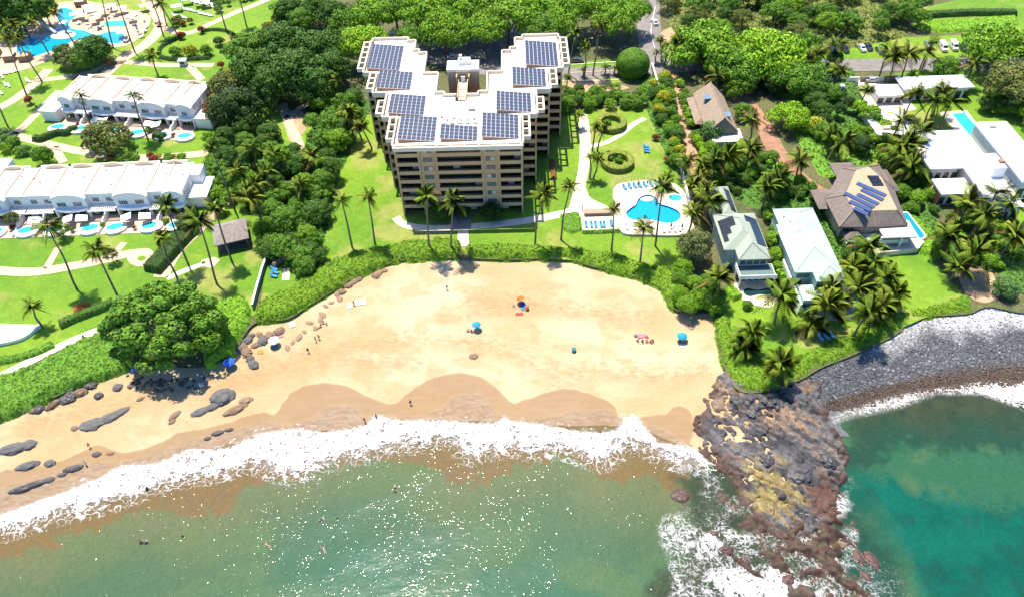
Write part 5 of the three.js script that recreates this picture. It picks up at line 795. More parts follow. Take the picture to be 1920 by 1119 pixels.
{ // mint roofed house
  const o = thing('beach_house', 'two storey beach house with pale mint green hip roof', 'house', [76, LAND, -142]);
  part('wall', box(10, 6.4, 9, 76.3, LAND, -150), wallMint, o); part('wall', box(10.4, 6.4, 13.4, 75.9, LAND, -138.4), wallMint, o); part('wall', box(5.2, 6.4, 6, 77.4, LAND, -131), wallMint, o);
  part('roof', hip(71, -155.4, 81.8, -145.2, 10.5, 13, true, 4.6), roofMint, o); part('roof', hip(70.2, -149, 78.9, -142, 10.52, 12.6, true, 3), roofMint, o); part('roof', hip(70, -146.5, 81.74, -130.8, 10.54, 13.3, true, 6), roofMint, o); part('roof', hip(74.4, -136.5, 81.5, -127.4, 10.56, 12.4, true, 3.6), roofMint, o);
  ridgeCap([[70, 10.6, -130.8], [75.87, 13.35, -136.8], [81.7, 10.6, -130.8]], 0.1, roofMint, o); ridgeCap([[74.4, 10.62, -127.4], [77.95, 12.45, -131], [81.5, 10.62, -127.4]], 0.1, roofMint, o); ridgeCap([[71, 10.55, -155.4], [76.4, 13.05, -150.8], [81.8, 10.55, -155.4]], 0.1, roofMint, o);
  for (let i = 0; i < 7; i++) part('roof_vent', box(0.35, 0.3, 0.35, 72.6 + (i % 3) * 0.9, 11.4 + (i % 3) * 0.35, -151 + i * 2.4), mat(0.4, 0.45, 0.4, 0.7), o);
  part('balcony', merge([box(13.6, 0.3, 6, 77.4, 7.0, -126.6), box(5, 0.8, 0.15, 73.2, 7.31, -123.7), box(0.15, 0.8, 6, 70.7, 7.31, -126.6)]), wallMint, o);
  part('wall', box(4, 2.7, 3, 73, LAND, -128), wallMint, o); part('wing_wall', box(0.4, 3.4, 16, 70.2, LAND, -131), white, o);
  for (let i = 0; i < 3; i++) part('ground_floor_pane', box(1.2, 2.3, 0.1, 71.8 + i * 1.3, LAND + 0.05, -126.43), glassGreen, o);
  for (let i = 0; i < 3; i++) part('window', box(1.4, 1.5, 0.1, 75.6 + i * 1.8, 8, -127.94), glassGreen, o); for (let i = 0; i < 2; i++) part('window', box(1.5, 1.5, 0.1, 72 + i * 1.6, 8, -131.64), glassGreen, o);
  for (const x of [75.5, 79, 83.6]) part('pillar', box(0.4, 3, 0.4, x, LAND, -123.9), white, o);
  part('patio', sheetGeo(smoothLine([[71, -128], [84, -128], [83.5, -121.5], [78, -120.5], [72.5, -121.5]], 40, true), LAND + 0.1, R8, 0.1), stoneMat, o);
}
{ // shingle roofed house with solar strips
  const o = thing('shingle_house', 'big house with dark shingle roof, cream centre and blue solar strips', 'house', [96, LAND, -160]);
  const E = [[86.8, -160], [86.8, -148], [96, -147.6], [104.8, -148], [107, -163], [107, -174.5], [96, -173.5]], I = [[90.6, -157.5], [90.8, -151.2], [95.5, -150.6], [102, -150.6], [103, -164], [101.2, -169.6], [97, -168]], T = [];
  E.forEach((p, i) => { const j = (i + 1) % 7, a = V(p[0], 9.8, p[1]), b = V(E[j][0], 9.8, E[j][1]), c = V(I[j][0], 12.9, I[j][1]), d = V(I[i][0], 12.9, I[i][1]); T.push(a, b, c, a, c, d, V(a.x, 9.4, a.z), V(b.x, 9.4, b.z), b, V(a.x, 9.4, a.z), b, a); });
  const g = new THREE.BufferGeometry().setFromPoints(T); g.computeVertexNormals(); part('roof', setUV(g, [0, 0, 6, 6]), roofSlate, o);
  part('roof_underside', sheetGeo(E, 9.42, R8, 0.05), mat(0.3, 0.24, 0.18, 0.9), o); part('roof_centre', sheetGeo(I, 12.92, [0, 0, 6, 6], 0.1), roofCream, o);
  E.forEach((p, i) => ridgeCap([[p[0], 9.9, p[1]], [I[i][0], 12.98, I[i][1]]], 0.16, roofBrown, o));
  part('side_roof', hip(84.6, -165.5, 92, -157, 8.6, 10.8, false, 2.6), roofSlate, o); part('side_roof', hip(103.5, -174, 109.5, -164, 8.4, 10.4, true, 2.4), roofSlate, o); part('side_roof', hip(94, -178, 101, -170.5, 8.4, 10.4, false, 2.4), roofSlate, o); part('side_roof', hip(88.5, -149.2, 93.5, -145.4, 7.2, 8.6, false, 1.8), roofSlate, o);
  part('porch_roof', merge([box(9, 0.3, 6.5, 101.8, 8.9, -147.4), box(9.4, 0.35, 0.2, 101.8, 8.86, -144)]), mat(0.42, 0.41, 0.38, 0.8), o);
  const core = E.map(([x, z]) => [97 + (x - 97) * 0.86, -161 + (z + 161) * 0.9]); part('wall', sheetGeo(core, 9.4, R8, 5.4), mat(0.4, 0.34, 0.26, 0.85), o);
  const strip = (x0, y0, x1, y1, w, m, lift) => { const p = at(x0, y0, 13.1 + lift), q = at(x1, y1, 13.1 + lift), dx = q.x - p.x, dz = q.z - p.z, g = new THREE.BoxGeometry(Math.hypot(dx, dz), 0.08, w); g.rotateY(-Math.atan2(dz, dx)); g.translate((p.x + q.x) / 2, 13.1 + lift, (p.z + q.z) / 2); part('solar_strip', g, m, o); };
  for (const [x0, y0, x1, y1] of [[1608, 343, 1662, 367], [1616, 355, 1657, 375], [1609, 364, 1648, 383], [1585, 362, 1640, 389], [1594, 377, 1634, 395], [1602, 390, 1628, 402]]) strip(x0, y0, x1, y1, 1.45, panelBlue, 0.03);
  for (let i = 0; i < 3; i++) strip(1628 + i * 4, 332 + i * 6.6, 1649 + i * 4, 332 + i * 6.6, 1.25, panelBlack, 0.03);
  for (let i = 0; i < 5; i++) { part('window', box(1.7, 2, 0.1, 89.5 + i * 2.1, 6.9, -149.2), glassGreen, o); part('ground_floor_pane', box(1.8, 2.2, 0.1, 90 + i * 2.1, LAND + 0.05, -149.18), darkPane, o); }
  part('balcony', merge([box(16, 0.3, 4, 96.5, 6.5, -146.6), box(16, 0.9, 0.12, 96.5, 6.81, -144.7)]), mat(0.5, 0.55, 0.52, 0.5), o);
  part('terrace', sheetGeo([[99, -147], [109, -148], [110, -146], [107.5, -143.4], [99, -142.4], [94, -141.6], [94, -145]], 5.6, R8, 1.6), stoneMat, o);
  for (const x of [92, 97, 102.5]) part('pillar', box(0.4, 5, 0.4, x, LAND, -144.4), white, o);
}
{
  const o = thing('infinity_pool', 'teal infinity pool beside the shingle roofed house', 'pool', [108, LAND, -152]), P = [[106.2, -158], [110.3, -158.3], [111.4, -148], [110, -146.6], [105.4, -148.4]];
  part('coping', sheetGeo(P, 5.7, R8, 1.7), coping, o); part('water', sheetGeo(P.map(([x, z]) => [108.4 + (x - 108.4) * 0.84, -152.6 + (z + 152.6) * 0.93]), 5.73, [0, 0, 6, 6]), poolDeep, o);
}
{ // white modern house: flat roofed wings
  const wing = (label, x0, z0, x1, z1, h, eave, extra) => { const o = thing('modern_house_wing', label, 'house', [(x0 + x1) / 2, LAND, (z0 + z1) / 2], 0, 'wings of the white modern house'), w = x1 - x0, d = z1 - z0; mesh('wall', box(w - eave * 2, h - 0.35, d - eave * 2, 0, 0, 0), stucco, o); mesh('roof', merge([box(w, 0.38, d, 0, h - 0.36, 0)]), white, o); mesh('roof_rim', merge([box(w, 0.14, 0.25, 0, h + 0.03, d / 2 - 0.125), box(w, 0.14, 0.25, 0, h + 0.03, -d / 2 + 0.125), box(0.25, 0.15, d - 0.5, w / 2 - 0.125, h + 0.03, 0), box(0.25, 0.15, d - 0.5, -w / 2 + 0.125, h + 0.03, 0)]), white, o); for (let i = 0, n = Math.max(2, Math.round(w / 2.6)); i < n; i++) mesh('window', box(w / n - 0.9, h * 0.55, 0.1, -w / 2 + w * (i + 0.5) / n, 0.3, d / 2 - eave + 0.06), darkPane, o); extra && extra(o, w, d, h); return o; };
  wing('long low white wing beside the road wall', 131, -224.2, 154, -216.4, 4.6, 1.0); wing('small white carport wing beside the driveway', 122.5, -222, 131, -215.2, 3.2, 0.6);
  wing('white flat roofed guest wing with blue tub', 114, -207.8, 124.4, -192.8, 3.2, 0.6, (o) => { mesh('tub', new THREE.CylinderGeometry(0.9, 0.9, 0.4, 20).translate(-0.6, 3.3, -0.2), poolAqua, o); mesh('roof_box', box(2.2, 0.7, 1.4, -1.4, 3.24, 4), mat(0.5, 0.42, 0.34, 0.8), o); });
  wing('wide white main wing with stepped flat roof', 121.3, -191.4, 130.6, -172.6, 5.0, 0.8); wing('long narrow white spine wing', 130.62, -191.3, 139.4, -154.4, 5.2, 0.6);
  wing('small white flat roof with timber screen', 120.4, -169, 129.6, -162, 4.2, 0.8, (o, w, d) => { for (let i = 0; i < 9; i++) mesh('timber_slat', box(0.12, 3.8, 0.3, -w / 2 + 0.1, 0, -d / 2 + 0.6 + i * 0.7), wood, o); });
  wing('tall white wing beside the lap pool', 142.6, -193.4, 152.4, -163.6, 6.4, 0.4, (o) => mesh('skylight', box(1.8, 0.3, 1, -0.6, 6.43, -12), mat(0.2, 0.18, 0.16, 0.4), o));
  const c = thing('chimney_block', 'white chimney block with a brown cap between the white wings', 'chimney', [137.6, LAND + 5.2, -171]); mesh('block', box(3.4, 3.4, 7, 0, 0, 0), white, c); mesh('cap', box(1.4, 0.7, 1.2, 1.2, 3.41, 0.8), mat(0.3, 0.17, 0.1, 0.8), c);
  const d = thing('courtyard_deck', 'shaded grey deck between two white wings', 'deck', [125, LAND + 0.3, -170.8]); mesh('floor', box(9, 0.12, 3.4, 0, 0, 0), stoneMat, d); mesh('bench', merge([box(4, 0.45, 0.8, -1, 0.13, -0.8), box(4, 0.5, 0.2, -1, 0.59, -1.1)]), mat(0.3, 0.3, 0.32, 0.8), d);
  const P = [[144.8, -208.3], [149, -208.6], [149.2, -197.6], [145, -194.2]], o = thing('lap_pool', 'long turquoise lap pool beside the tall white wing', 'pool', [147, LAND, -202]);
  part('deck', sheetGeo([[141, -209.5], [150.4, -210], [150, -195], [142, -192]], LAND + 0.12, R8, 0.12), stoneMat, o); part('water', sheetGeo(P, LAND + 0.16, [0, 0, 6, 6]), poolAqua, o);
  const w = thing('street_wall', 'low grey wall with dark panels beside the road', 'wall', [128, LAND, -230]); for (let i = 0; i < 8; i++) mesh('wall_panel', box(3.6, i % 3 === 2 ? 2.2 : 1.7, 0.35, -17 + i * 4.4, 0, (i % 3) * 0.3), i % 2 ? mat(0.2, 0.17, 0.16, 0.9) : stucco, w);
}
{ // brown shingle roofed house
  const o = thing('shingle_barn', 'long steep brown shingle roofed house with dormers', 'house', [67, LAND, -206]);
  part('wall', box(8, 4, 21, 67, LAND, -207.5), mat(0.42, 0.34, 0.25, 0.85), o); part('roof', hip(62.2, -219.4, 71.9, -196.4, 7.8, 12.4, true, 0.9), roofBrown, o);
  ridgeCap([[67.05, 12.45, -218.5], [67.05, 12.45, -197.3]], 0.18, roofBrown, o);
  for (const [z, x] of [[-212, 65], [-201.5, 68.6]]) { const d = new THREE.BufferGeometry().setFromPoints([V(x - 1.5, 9.6, z + 1.6), V(x + 1.5, 9.6, z + 1.6), V(x, 11.4, z + 1.6), V(x - 1.5, 9.6, z + 1.6), V(x, 11.4, z + 1.6), V(x, 11.4, z - 1.6), V(x + 1.5, 9.6, z + 1.6), V(x, 11.4, z - 1.6), V(x, 11.4, z + 1.6)]); d.computeVertexNormals(); part('dormer', d, mat(0.08, 0.14, 0.2, 0.2), o); part('dormer_roof', merge([box(2.4, 0.14, 2.6, x, 11.2, z + 0.6)]), mat(0.12, 0.2, 0.28, 0.4), o); }
  part('low_roof', hip(63.6, -200.2, 73.4, -193.2, 6.4, 6.9, false, 1.2), mat(0.5, 0.5, 0.51, 0.6), o); part('low_wall', box(8.6, 2.4, 6, 68.5, LAND, -196.6), stucco, o); part('side_roof', hip(60, -218.6, 63.4, -203, 6.6, 8, true, 1.4), roofBrown, o);
}
{ // beach pavilion
  const o = thing('pavilion', 'open pavilion with weathered brown hip roof beside the resort path', 'pavilion', [-76.6, LAND, -156.8], 0.32);
  mesh('roof', hip(-4.6, -4.6, 4.6, 4.6, 3.4, 6, false, 3.6), shingle(0.24, 0.20, 0.18, 0.7), o); for (const [x, z] of [[-3.8, -3.8], [3.8, -3.8], [3.8, 3.8], [-3.8, 3.8]]) mesh('post', box(0.35, 3.2, 0.35, x, 0, z), wood, o); mesh('floor', box(8.4, 0.15, 8.4, 0, 0, 0), mat(0.12, 0.11, 0.1, 0.9), o); mesh('wall_panel', box(7.2, 2.6, 0.2, 0, 0.16, -3.4), wood, o);
}
{ // western spa terrace
  const o = thing('curved_terrace', 'white curved terrace with low wall on the western lawn', 'terrace', at(10, 632)), P = smoothLine([[-14, -3], [5, -3.4], [7.4, -3], [5, 0.6], [0, 2.4], [-14, 3]], 40, true);
  mesh('floor', sheetGeo(P, 0.6, R8, 0.6), coping, o); mesh('rim', sheetGeo(ribbonPts(smoothLine([[7.4, -3], [5, 0.8], [0, 2.6], [-14, 3.2]], 24), 0.5), 1.0, R8, 1.0), white, o);
}
const wallRun = (label, px, h, m, w = 0.35) => { const line = plan(px), o = thing('garden_wall', label, 'wall', [line[0][0], LAND, line[0][1]], 0, 'garden walls'); for (let i = 0; i + 1 < line.length; i++) { const [ax, az] = line[i], [bx, bz] = line[i + 1], l = Math.hypot(bx - ax, bz - az), g = box(l, h, w, 0, 0, 0); g.rotateY(-Math.atan2(bz - az, bx - ax)); g.translate((ax + bx) / 2 - line[0][0], 0, (az + bz) / 2 - line[0][1]); mesh('wall_length', g, m, o); const c = box(l, 0.12, w + 0.15, 0, h, 0); c.rotateY(-Math.atan2(bz - az, bx - ax)); c.translate((ax + bx) / 2 - line[0][0], 0, (az + bz) / 2 - line[0][1]); mesh('coping', c, white, o); } return o; };
wallRun('thin white topped boundary wall running down to the beach', [[512, 462], [504, 482], [494, 510], [484, 545], [475, 580]], 1.8, mat(0.12, 0.2, 0.16, 0.9));
wallRun('grey boundary wall between pool and brick path', [[1268, 282], [1275, 310], [1282, 345], [1292, 385], [1300, 410]], 1.6, stucco); wallRun('dark wall beside the brick path top', [[1222, 128], [1228, 150], [1236, 175]], 2, mat(0.2, 0.19, 0.18, 0.9)); wallRun('pale wall along the grey green house', [[1336, 410], [1348, 455], [1362, 500]], 1.8, white); wallRun('low grey wall of the rear garden', [[575, 40], [545, 62], [520, 78]], 1.4, stucco);
// ---------- condominium pool, loungers ----------
const poolLine = smoothLine(plan([[1174, 399], [1182, 391], [1192, 384], [1197, 374], [1206, 367], [1220, 366], [1230, 372], [1238, 382], [1256, 388], [1272, 396], [1277, 406], [1268, 416], [1250, 419], [1228, 414], [1206, 411], [1190, 413], [1178, 408]], LAND + 0.7), 70, true);
{
  const o = thing('pool_deck', 'pale stone pool deck with metal fence beside the condominium', 'pool deck', at(1220, 395));
  { const s = new THREE.Shape(smoothLine(plan([[1150, 356], [1158, 346], [1175, 342], [1240, 337], [1268, 346], [1286, 366], [1292, 400], [1302, 432], [1280, 440], [1210, 440], [1172, 438], [1162, 430], [1154, 405]], LAND + 0.7), 60, true).map(([x, z]) => new THREE.Vector2(x, -z))), P = poolLine, c = at(1225, 395, LAND + 0.7); s.holes.push(new THREE.Path(P.map(([x, z]) => new THREE.Vector2(c.x + (x - c.x) * 1.03, -(c.z + (z - c.z) * 1.03))))); const g = new THREE.ExtrudeGeometry(s, { depth: 0.7, bevelEnabled: false }); g.rotateX(-Math.PI / 2); g.translate(0, LAND, 0); part('paving', setUV(g, R8), stoneMat, o); }
  part('paving', sheetGeo(plan([[1090, 404], [1152, 402], [1160, 430], [1092, 432]]), LAND + 0.11, R8, 0.11), stoneMat, o);
  const fl = smoothLine(plan([[1152, 402], [1149, 372], [1152, 352], [1162, 344], [1180, 340], [1236, 335]]), 22).concat(), f2 = smoothLine(plan([[1160, 430], [1172, 440], [1210, 442], [1290, 442]]), 16);
  for (const l of [fl, f2]) for (let i = 0; i + 1 < l.length; i++) { const [a, b] = l[i], [c, d] = l[i + 1], n = Math.hypot(c - a, d - b), g = box(n, 0.06, 0.06, 0, 1.25, 0); g.rotateY(-Math.atan2(d - b, c - a)); g.translate((a + c) / 2, LAND + 0.6, (b + d) / 2); part('fence_rail', g, steel, o); part('fence_post', box(0.07, 1.9, 0.07, a, LAND, b), steel, o); }
  part('pergola_box', merge([box(8, 0.9, 1.6, 25.2, LAND + 0.11, -163.4), box(8.4, 0.15, 2, 25.2, LAND + 1.02, -163.4)]), mat(0.3, 0.22, 0.16, 0.8), o); for (const x of [20.8, 29.4]) part('light_post', box(0.2, 2.6, 0.2, x, LAND + 0.11, -165), mat(0.1, 0.08, 0.07, 0.7), o);
}
{
  const P = poolLine, c = at(1225, 395, LAND + 0.7), k = (s) => P.map(([x, z]) => [c.x + (x - c.x) * s, c.z + (z - c.z) * s]);
  const holed = (s0, s1, y, th) => { const s = new THREE.Shape(k(s0).map(([x, z]) => new THREE.Vector2(x, -z))); s.holes.push(new THREE.Path(k(s1).map(([x, z]) => new THREE.Vector2(x, -z)))); const g = new THREE.ExtrudeGeometry(s, { depth: th, bevelEnabled: false }); g.rotateX(-Math.PI / 2); g.translate(0, y - th, 0); return setUV(g, R8); };
  const o = thing('swimming_pool', 'free form turquoise swimming pool on the condominium deck', 'pool', [c.x, LAND + 0.12, c.z]); part('coping', holed(1.07, 1.0, LAND + 0.78, 0.1), coping, o); part('pool_wall', holed(1.065, 1.005, LAND + 0.68, 0.62), mat(0.01, 0.13, 0.42, 0.4), o); part('water', sheetGeo(k(1.02), LAND + 0.2, [0, 0, 6, 6]), poolBlue, o); const st = at(1213, 372); part('pool_step', sheetGeo(ellipse(st.x, st.z + 0.3, 2.1, 1.3), LAND + 0.23, R8, 0.04), mat(0.5, 0.72, 0.75, 0.3), o);
  const q = at(1266, 372, LAND + 0.7), sp = thing('spa_pool', 'small round spa beside the free form pool', 'pool', [q.x, LAND + 0.7, q.z]); mesh('coping', sheetGeo(ellipse(0, 0, 2.3, 1.9), 0.22, R8, 0.22), coping, sp); mesh('water', sheetGeo(ellipse(0, 0, 1.9, 1.5), 0.25, [0, 0, 6, 6]), poolAqua, sp); mesh('handrail', new THREE.TorusGeometry(0.5, 0.04, 6, 14, Math.PI).translate(-1.9, 0.22, 0), steel, sp);
}
const blueCloth = mat(0.03, 0.22, 0.55, 0.8), greyCloth = mat(0.42, 0.47, 0.55, 0.8), whiteCloth = mat(0.75, 0.75, 0.76, 0.85), navyCloth = mat(0.04, 0.05, 0.13, 0.85), skyCloth = mat(0.22, 0.48, 0.7, 0.8);
const lgeo = { seat: box(0.72, 0.14, 1.35, 0, 0.32, 0.35), back: (() => { const g = new THREE.BoxGeometry(0.72, 0.12, 0.85); g.translate(0, 0, -0.42); g.rotateX(0.75); g.translate(0, 0.42, -0.3); return g; })(), frame: box(0.66, 0.06, 1.8, 0, 0.25, 0.1), leg: box(0.06, 0.27, 0.06, 0, 0, 0) };
function lounger(p, turn, cloth, label, group) { const o = thing('lounger', label, 'lounger', p, turn, group); mesh('seat', lgeo.seat, cloth, o); mesh('backrest', lgeo.back, cloth, o); mesh('frame', lgeo.frame, steel, o); for (const [x, z] of [[-0.3, 0.9], [0.3, 0.9], [-0.3, -0.7], [0.3, -0.7]]) mesh('leg', lgeo.leg, steel, o).position.set(x, 0, z); return o; }
const lay = (px, turn, cloth, label, group, dy = 0.12) => px.forEach(([a, b]) => lounger(at(a, b, LAND + dy), turn + rr(-0.08, 0.08), cloth, label, group));
lay([[1171, 353], [1181, 351], [1190, 350], [1200, 349], [1209, 348], [1221, 347], [1230, 346], [1239, 346]], 0.35, blueCloth, 'blue cushioned lounger in the row behind the pool', 'pool loungers', 0.71);
lay([[1175, 427], [1189, 427], [1244, 433], [1254, 432], [1265, 432], [1274, 431]], 0.15, greyCloth, 'grey lounger at the beach side of the pool', 'pool loungers', 0.71); lay([[1099, 423], [1109, 423], [1117, 423], [1127, 423], [1133, 423], [1146, 421]], 0.05, blueCloth, 'blue lounger in the row below the barbecue', 'pool loungers');
lay([[1211, 276], [1212, 281], [1213, 286]], 1.4, blueCloth, 'blue lounger on the ring hedge lawn', 'lawn loungers', 0.03);
lay([[514, 506], [516, 512], [513, 519], [560, 501], [572, 497]], 1.2, blueCloth, 'blue lounger on the small beach terrace', 'terrace loungers', 0.1);
lay([[1400, 528], [1411, 526], [1424, 527]], 0.1, skyCloth, 'pale blue lounger under the grey green house balcony', 'terrace loungers', 0.15); lay([[1538, 634], [1549, 632], [1559, 629]], 0.35, skyCloth, 'pale blue lounger on the grassy point lawn', 'lawn loungers', 0.03);
const closedUmb = (px, py, label) => { const o = thing('closed_umbrella', label, 'umbrella', at(px, py, LAND + 0.71), 0, 'closed pool umbrellas'); mesh('canopy', new THREE.ConeGeometry(0.3, 2, 8).translate(0, 1.7, 0), mat(0.12, 0.05, 0.035, 0.9), o); mesh('pole', new THREE.CylinderGeometry(0.04, 0.04, 2.6, 6).translate(0, 1.3, 0), steel, o); };
for (const [a, b] of [[1196, 350], [1214, 347], [1258, 428], [1279, 429]]) closedUmb(a, b, 'closed maroon umbrella beside the condominium pool');
{ const o = thing('beach_terrace', 'small paved beach terrace backed by a curved rock wall', 'terrace', at(540, 505)), c = o.position; part('paving', sheetGeo(plan([[530, 505], [543, 503], [542, 525], [528, 526]]), LAND + 0.1, R8, 0.1), stoneMat, o); for (let i = 0; i < 14; i++) { const t = i / 13, p = at(516 + 56 * t, 500 - 16 * Math.sin(t * 2.4) , LAND); part('wall_stone', new THREE.DodecahedronGeometry(0.75, 0).scale(rr(0.9, 1.2), rr(1.1, 1.5), rr(0.8, 1)).rotateY(rr(0, 3)).translate(p.x, LAND + 0.8, p.z), i % 2 ? mat(0.18, 0.14, 0.12, 0.95) : mat(0.23, 0.19, 0.16, 0.95), o); } }
{ const o = thing('beach_steps', 'pale steps leading through the hedge down to the sand', 'steps', at(871, 470)), a = at(870, 460), b = G(872, 492); for (let i = 0; i < 9; i++) { const t = i / 8; part('step', box(2.4, 0.5, 1.05, lerp(a.x, b.x, t), lerp(LAND, 2.6, t) - 0.36, lerp(a.z, b.z, t)), stoneMat, o); } for (const s of [-1.4, 1.4]) part('side_rail', box(0.12, 0.9, 8, (a.x + b.x) / 2 + s, 3.6, (a.z + b.z) / 2), mat(0.12, 0.1, 0.08, 0.8), o); }
// ---------- resort pool, cabanas, umbrellas, loungers ----------
{
  const o = thing('resort_pool', 'large winding turquoise resort pool with sandy deck', 'pool', at(140, 70)), P = smoothLine(plan([[30, 98], [34, 82], [46, 68], [70, 66], [92, 64], [108, 48], [107, 30], [112, 16], [124, 15], [142, 28], [128, 42], [134, 54], [158, 58], [180, 66], [206, 60], [228, 62], [232, 74], [222, 82], [200, 80], [172, 74], [140, 76], [112, 90], [64, 106], [46, 108]]), 90, true);
  part('deck', sheetGeo(smoothLine(plan([[-20, 110], [20, 60], [60, 40], [90, 10], [150, 2], [230, 16], [280, 30], [270, 60], [240, 84], [190, 92], [120, 98], [80, 118], [30, 135], [-20, 140]]), 60, true), LAND + 0.1, R8, 0.1), mat(0.52, 0.36, 0.23, 0.9), o);
  part('coping', sheetGeo(P.map(([x, z]) => { const c = at(140, 66); return [c.x + (x - c.x) * 1.02, c.z + (z - c.z) * 1.03]; }), LAND + 0.18, R8, 0.08), coping, o); part('water', sheetGeo(P, LAND + 0.2, [0, 0, 6, 6]), poolBlue, o);
  part('island', sheetGeo(smoothLine(plan([[94, 68], [118, 60], [140, 62], [138, 70], [118, 75], [98, 73]]), 30, true), LAND + 0.4, R8, 0.4), stoneMat, o); part('wading_pool', sheetGeo(smoothLine(plan([[196, 42], [212, 40], [234, 40], [236, 48], [210, 50], [198, 50]]), 30, true), LAND + 0.22, [0, 0, 6, 6]), poolAqua, o);
  const s0 = at(88, 50, LAND + 2.5), s1 = at(104, 62, LAND + 0.6), s2 = at(62, 18, LAND + 3); part('water_slide', tube([s2, s0, s1], 0.7, 0.6, 10, 7), mat(0.5, 0.6, 0.62, 0.5), o);
}
for (const [a, b] of [[20, 112], [48, 112], [-8, 106], [152, 10]]) { const p = at(a, b), o = thing('cabana', 'square tan canvas cabana beside the resort pool', 'cabana', p, 0.1, 'resort cabanas'); mesh('roof', new THREE.ConeGeometry(3, 1, 4).rotateY(0.785).translate(0, 3, 0), peach, o); mesh('curtain_wall', merge([box(3.8, 2.5, 0.1, 0, 0, 1.8), box(0.1, 2.5, 3.6, -1.9, 0, 0), box(0.1, 2.5, 3.6, 1.9, 0, 0)]), mat(0.25, 0.17, 0.11, 0.9), o); }
for (const [a, b] of [[142, 36], [158, 38], [172, 30], [178, 44], [196, 28], [120, 52], [230, 70], [212, 20], [165, 22], [232, 24], [272, 20], [248, 40], [150, 34], [186, 36], [222, 26]]) squareUmb(at(a, b, LAND + 0.1), 3.2, rr(0, 0.6), 'square tan market umbrella over pool loungers', 'resort pool umbrellas').children[1].material = pick([peach, white, cream]);
for (const [a, b] of [[146, 46], [150, 44], [164, 46], [168, 52], [184, 56], [188, 55], [190, 50], [176, 22], [182, 22], [204, 34], [200, 18], [208, 16], [240, 34], [246, 36], [252, 48], [256, 54], [258, 60], [262, 64], [240, 78], [234, 80], [126, 64], [132, 63], [254, 30], [262, 22], [156, 24], [216, 32], [270, 40], [274, 52], [272, 60], [266, 70]]) lounger(at(a, b, LAND + 0.1), rr(0, 6.28), pick([navyCloth, whiteCloth, whiteCloth]), 'padded lounger crowded beside the resort pool', 'resort pool loungers');
for (const [a, b] of [[4, 138], [10, 138], [18, 136], [26, 134], [32, 134], [4, 146], [10, 160], [16, 162], [50, 152], [54, 154], [2, 176]]) lounger(at(a, b, LAND + 0.03), 0.7 + rr(-0.2, 0.2), whiteCloth, 'white lounger on the lawn beside the cabanas', 'cabana lawn loungers');
for (const [a, b, n, g] of [[344, 18, 6, 1], [374, 26, 6, 1], [360, 4, 7, 1], [390, 8, 6, 0], [326, 30, 6, 0], [398, 14, 4, 0], [418, -2, 4, 0]]) for (let i = 0; i < n; i++) lounger(at(a + i * 4.2, b + i * 0.9, LAND + 0.03), 0.9, i % 2 ? greyCloth : whiteCloth, 'white and grey lounger in the shaded lawn rows', 'canopy lawn loungers');
for (const [a, b] of [[333, 21], [352, 8], [376, 12], [386, 14], [400, 0], [346, -4]]) { const o = thing('shade_canopy', 'flat white shade canopy over the lawn loungers', 'canopy', at(a, b), 0.3, 'lawn shade canopies'); mesh('canopy', box(4, 0.12, 3, 0, 2.3, 0), white, o); for (const [x, z] of [[-1.8, -1.3], [1.8, -1.3], [1.8, 1.3], [-1.8, 1.3]]) mesh('post', box(0.08, 2.3, 0.08, x, 0, z), steel, o); }
{ const o = thing('garden_kiosk', 'small white kiosk beside the oval hedge', 'kiosk', at(344, 122)); mesh('wall', box(2.4, 2, 1.8, 0, 0, 0), mat(0.5, 0.58, 0.6, 0.8), o); mesh('roof', box(2.9, 0.2, 2.3, 0, 2.01, 0), white, o); mesh('hatch', box(1.4, 0.8, 0.06, 0, 0.9, 0.93), darkPane, o); }
// ---------- lava point, cobbles, rocks ----------
const headPx = [[1345, 712], [1322, 750], [1306, 800], [1316, 838], [1345, 868], [1382, 922], [1416, 968], [1448, 1000], [1490, 1010], [1535, 1002], [1572, 960], [1590, 900], [1596, 850], [1576, 810], [1552, 772], [1552, 740], [1512, 716], [1470, 722], [1430, 736], [1390, 734], [1362, 704]];
const headPoly = smoothLine(plan(headPx, 1), 120, true), hF = field(headPoly.concat([headPoly[0]]), headPoly, 34, -122, 92, -66, 0.5);
const hc = (px, py) => at(px, py, 1.5), ochreC = hc(1450, 915), tanC = hc(1455, 790), redC = hc(1555, 930), redC2 = hc(1335, 870), tan2 = hc(1345, 760);
const slant = (x, z) => [x * 0.75 + z * 0.66, z * 0.75 - x * 0.66]; // rock grain runs across the point
const headH = (x, z) => {
  const d = -hF(x, z) + 3.4 * (fbm(x * 0.4 + 5, z * 0.4, 3) - 0.55) + 0.8 * (noise(x * 1.6, z * 1.6) - 0.5), e = sm(-0.9, 0.9, d), [u, v] = slant(x, z), q = sm(-114, -84, z), w1 = fbm(u * 0.16 + 3, v * 0.16, 3);
  const t1 = fbm(u * 0.13 + 60, v * 0.09 + 5, 4) * 5, st = (Math.floor(t1) + sm(0.72, 1, t1 - Math.floor(t1))) / 5, crack = sm(0, 0.1, Math.abs(2 * fbm(u * 0.2 + 9 + w1, v * 0.33 + 33, 4) - 1)), rough = Math.abs(2 * fbm(u * 0.7 + 15, v * 1.0 + 40, 4) - 1);
  return Math.max(-0.4, ground(x, z) * 0.75) - 0.6 + e * (0.75 + (1 - 0.62 * q) * 2.5 * st - 0.9 * (1 - crack) + 0.9 * rough + 0.18 * noise(x * 3.1, z * 3.1) * rough * 2);
};
const HR = [34, -122, 92, -66];
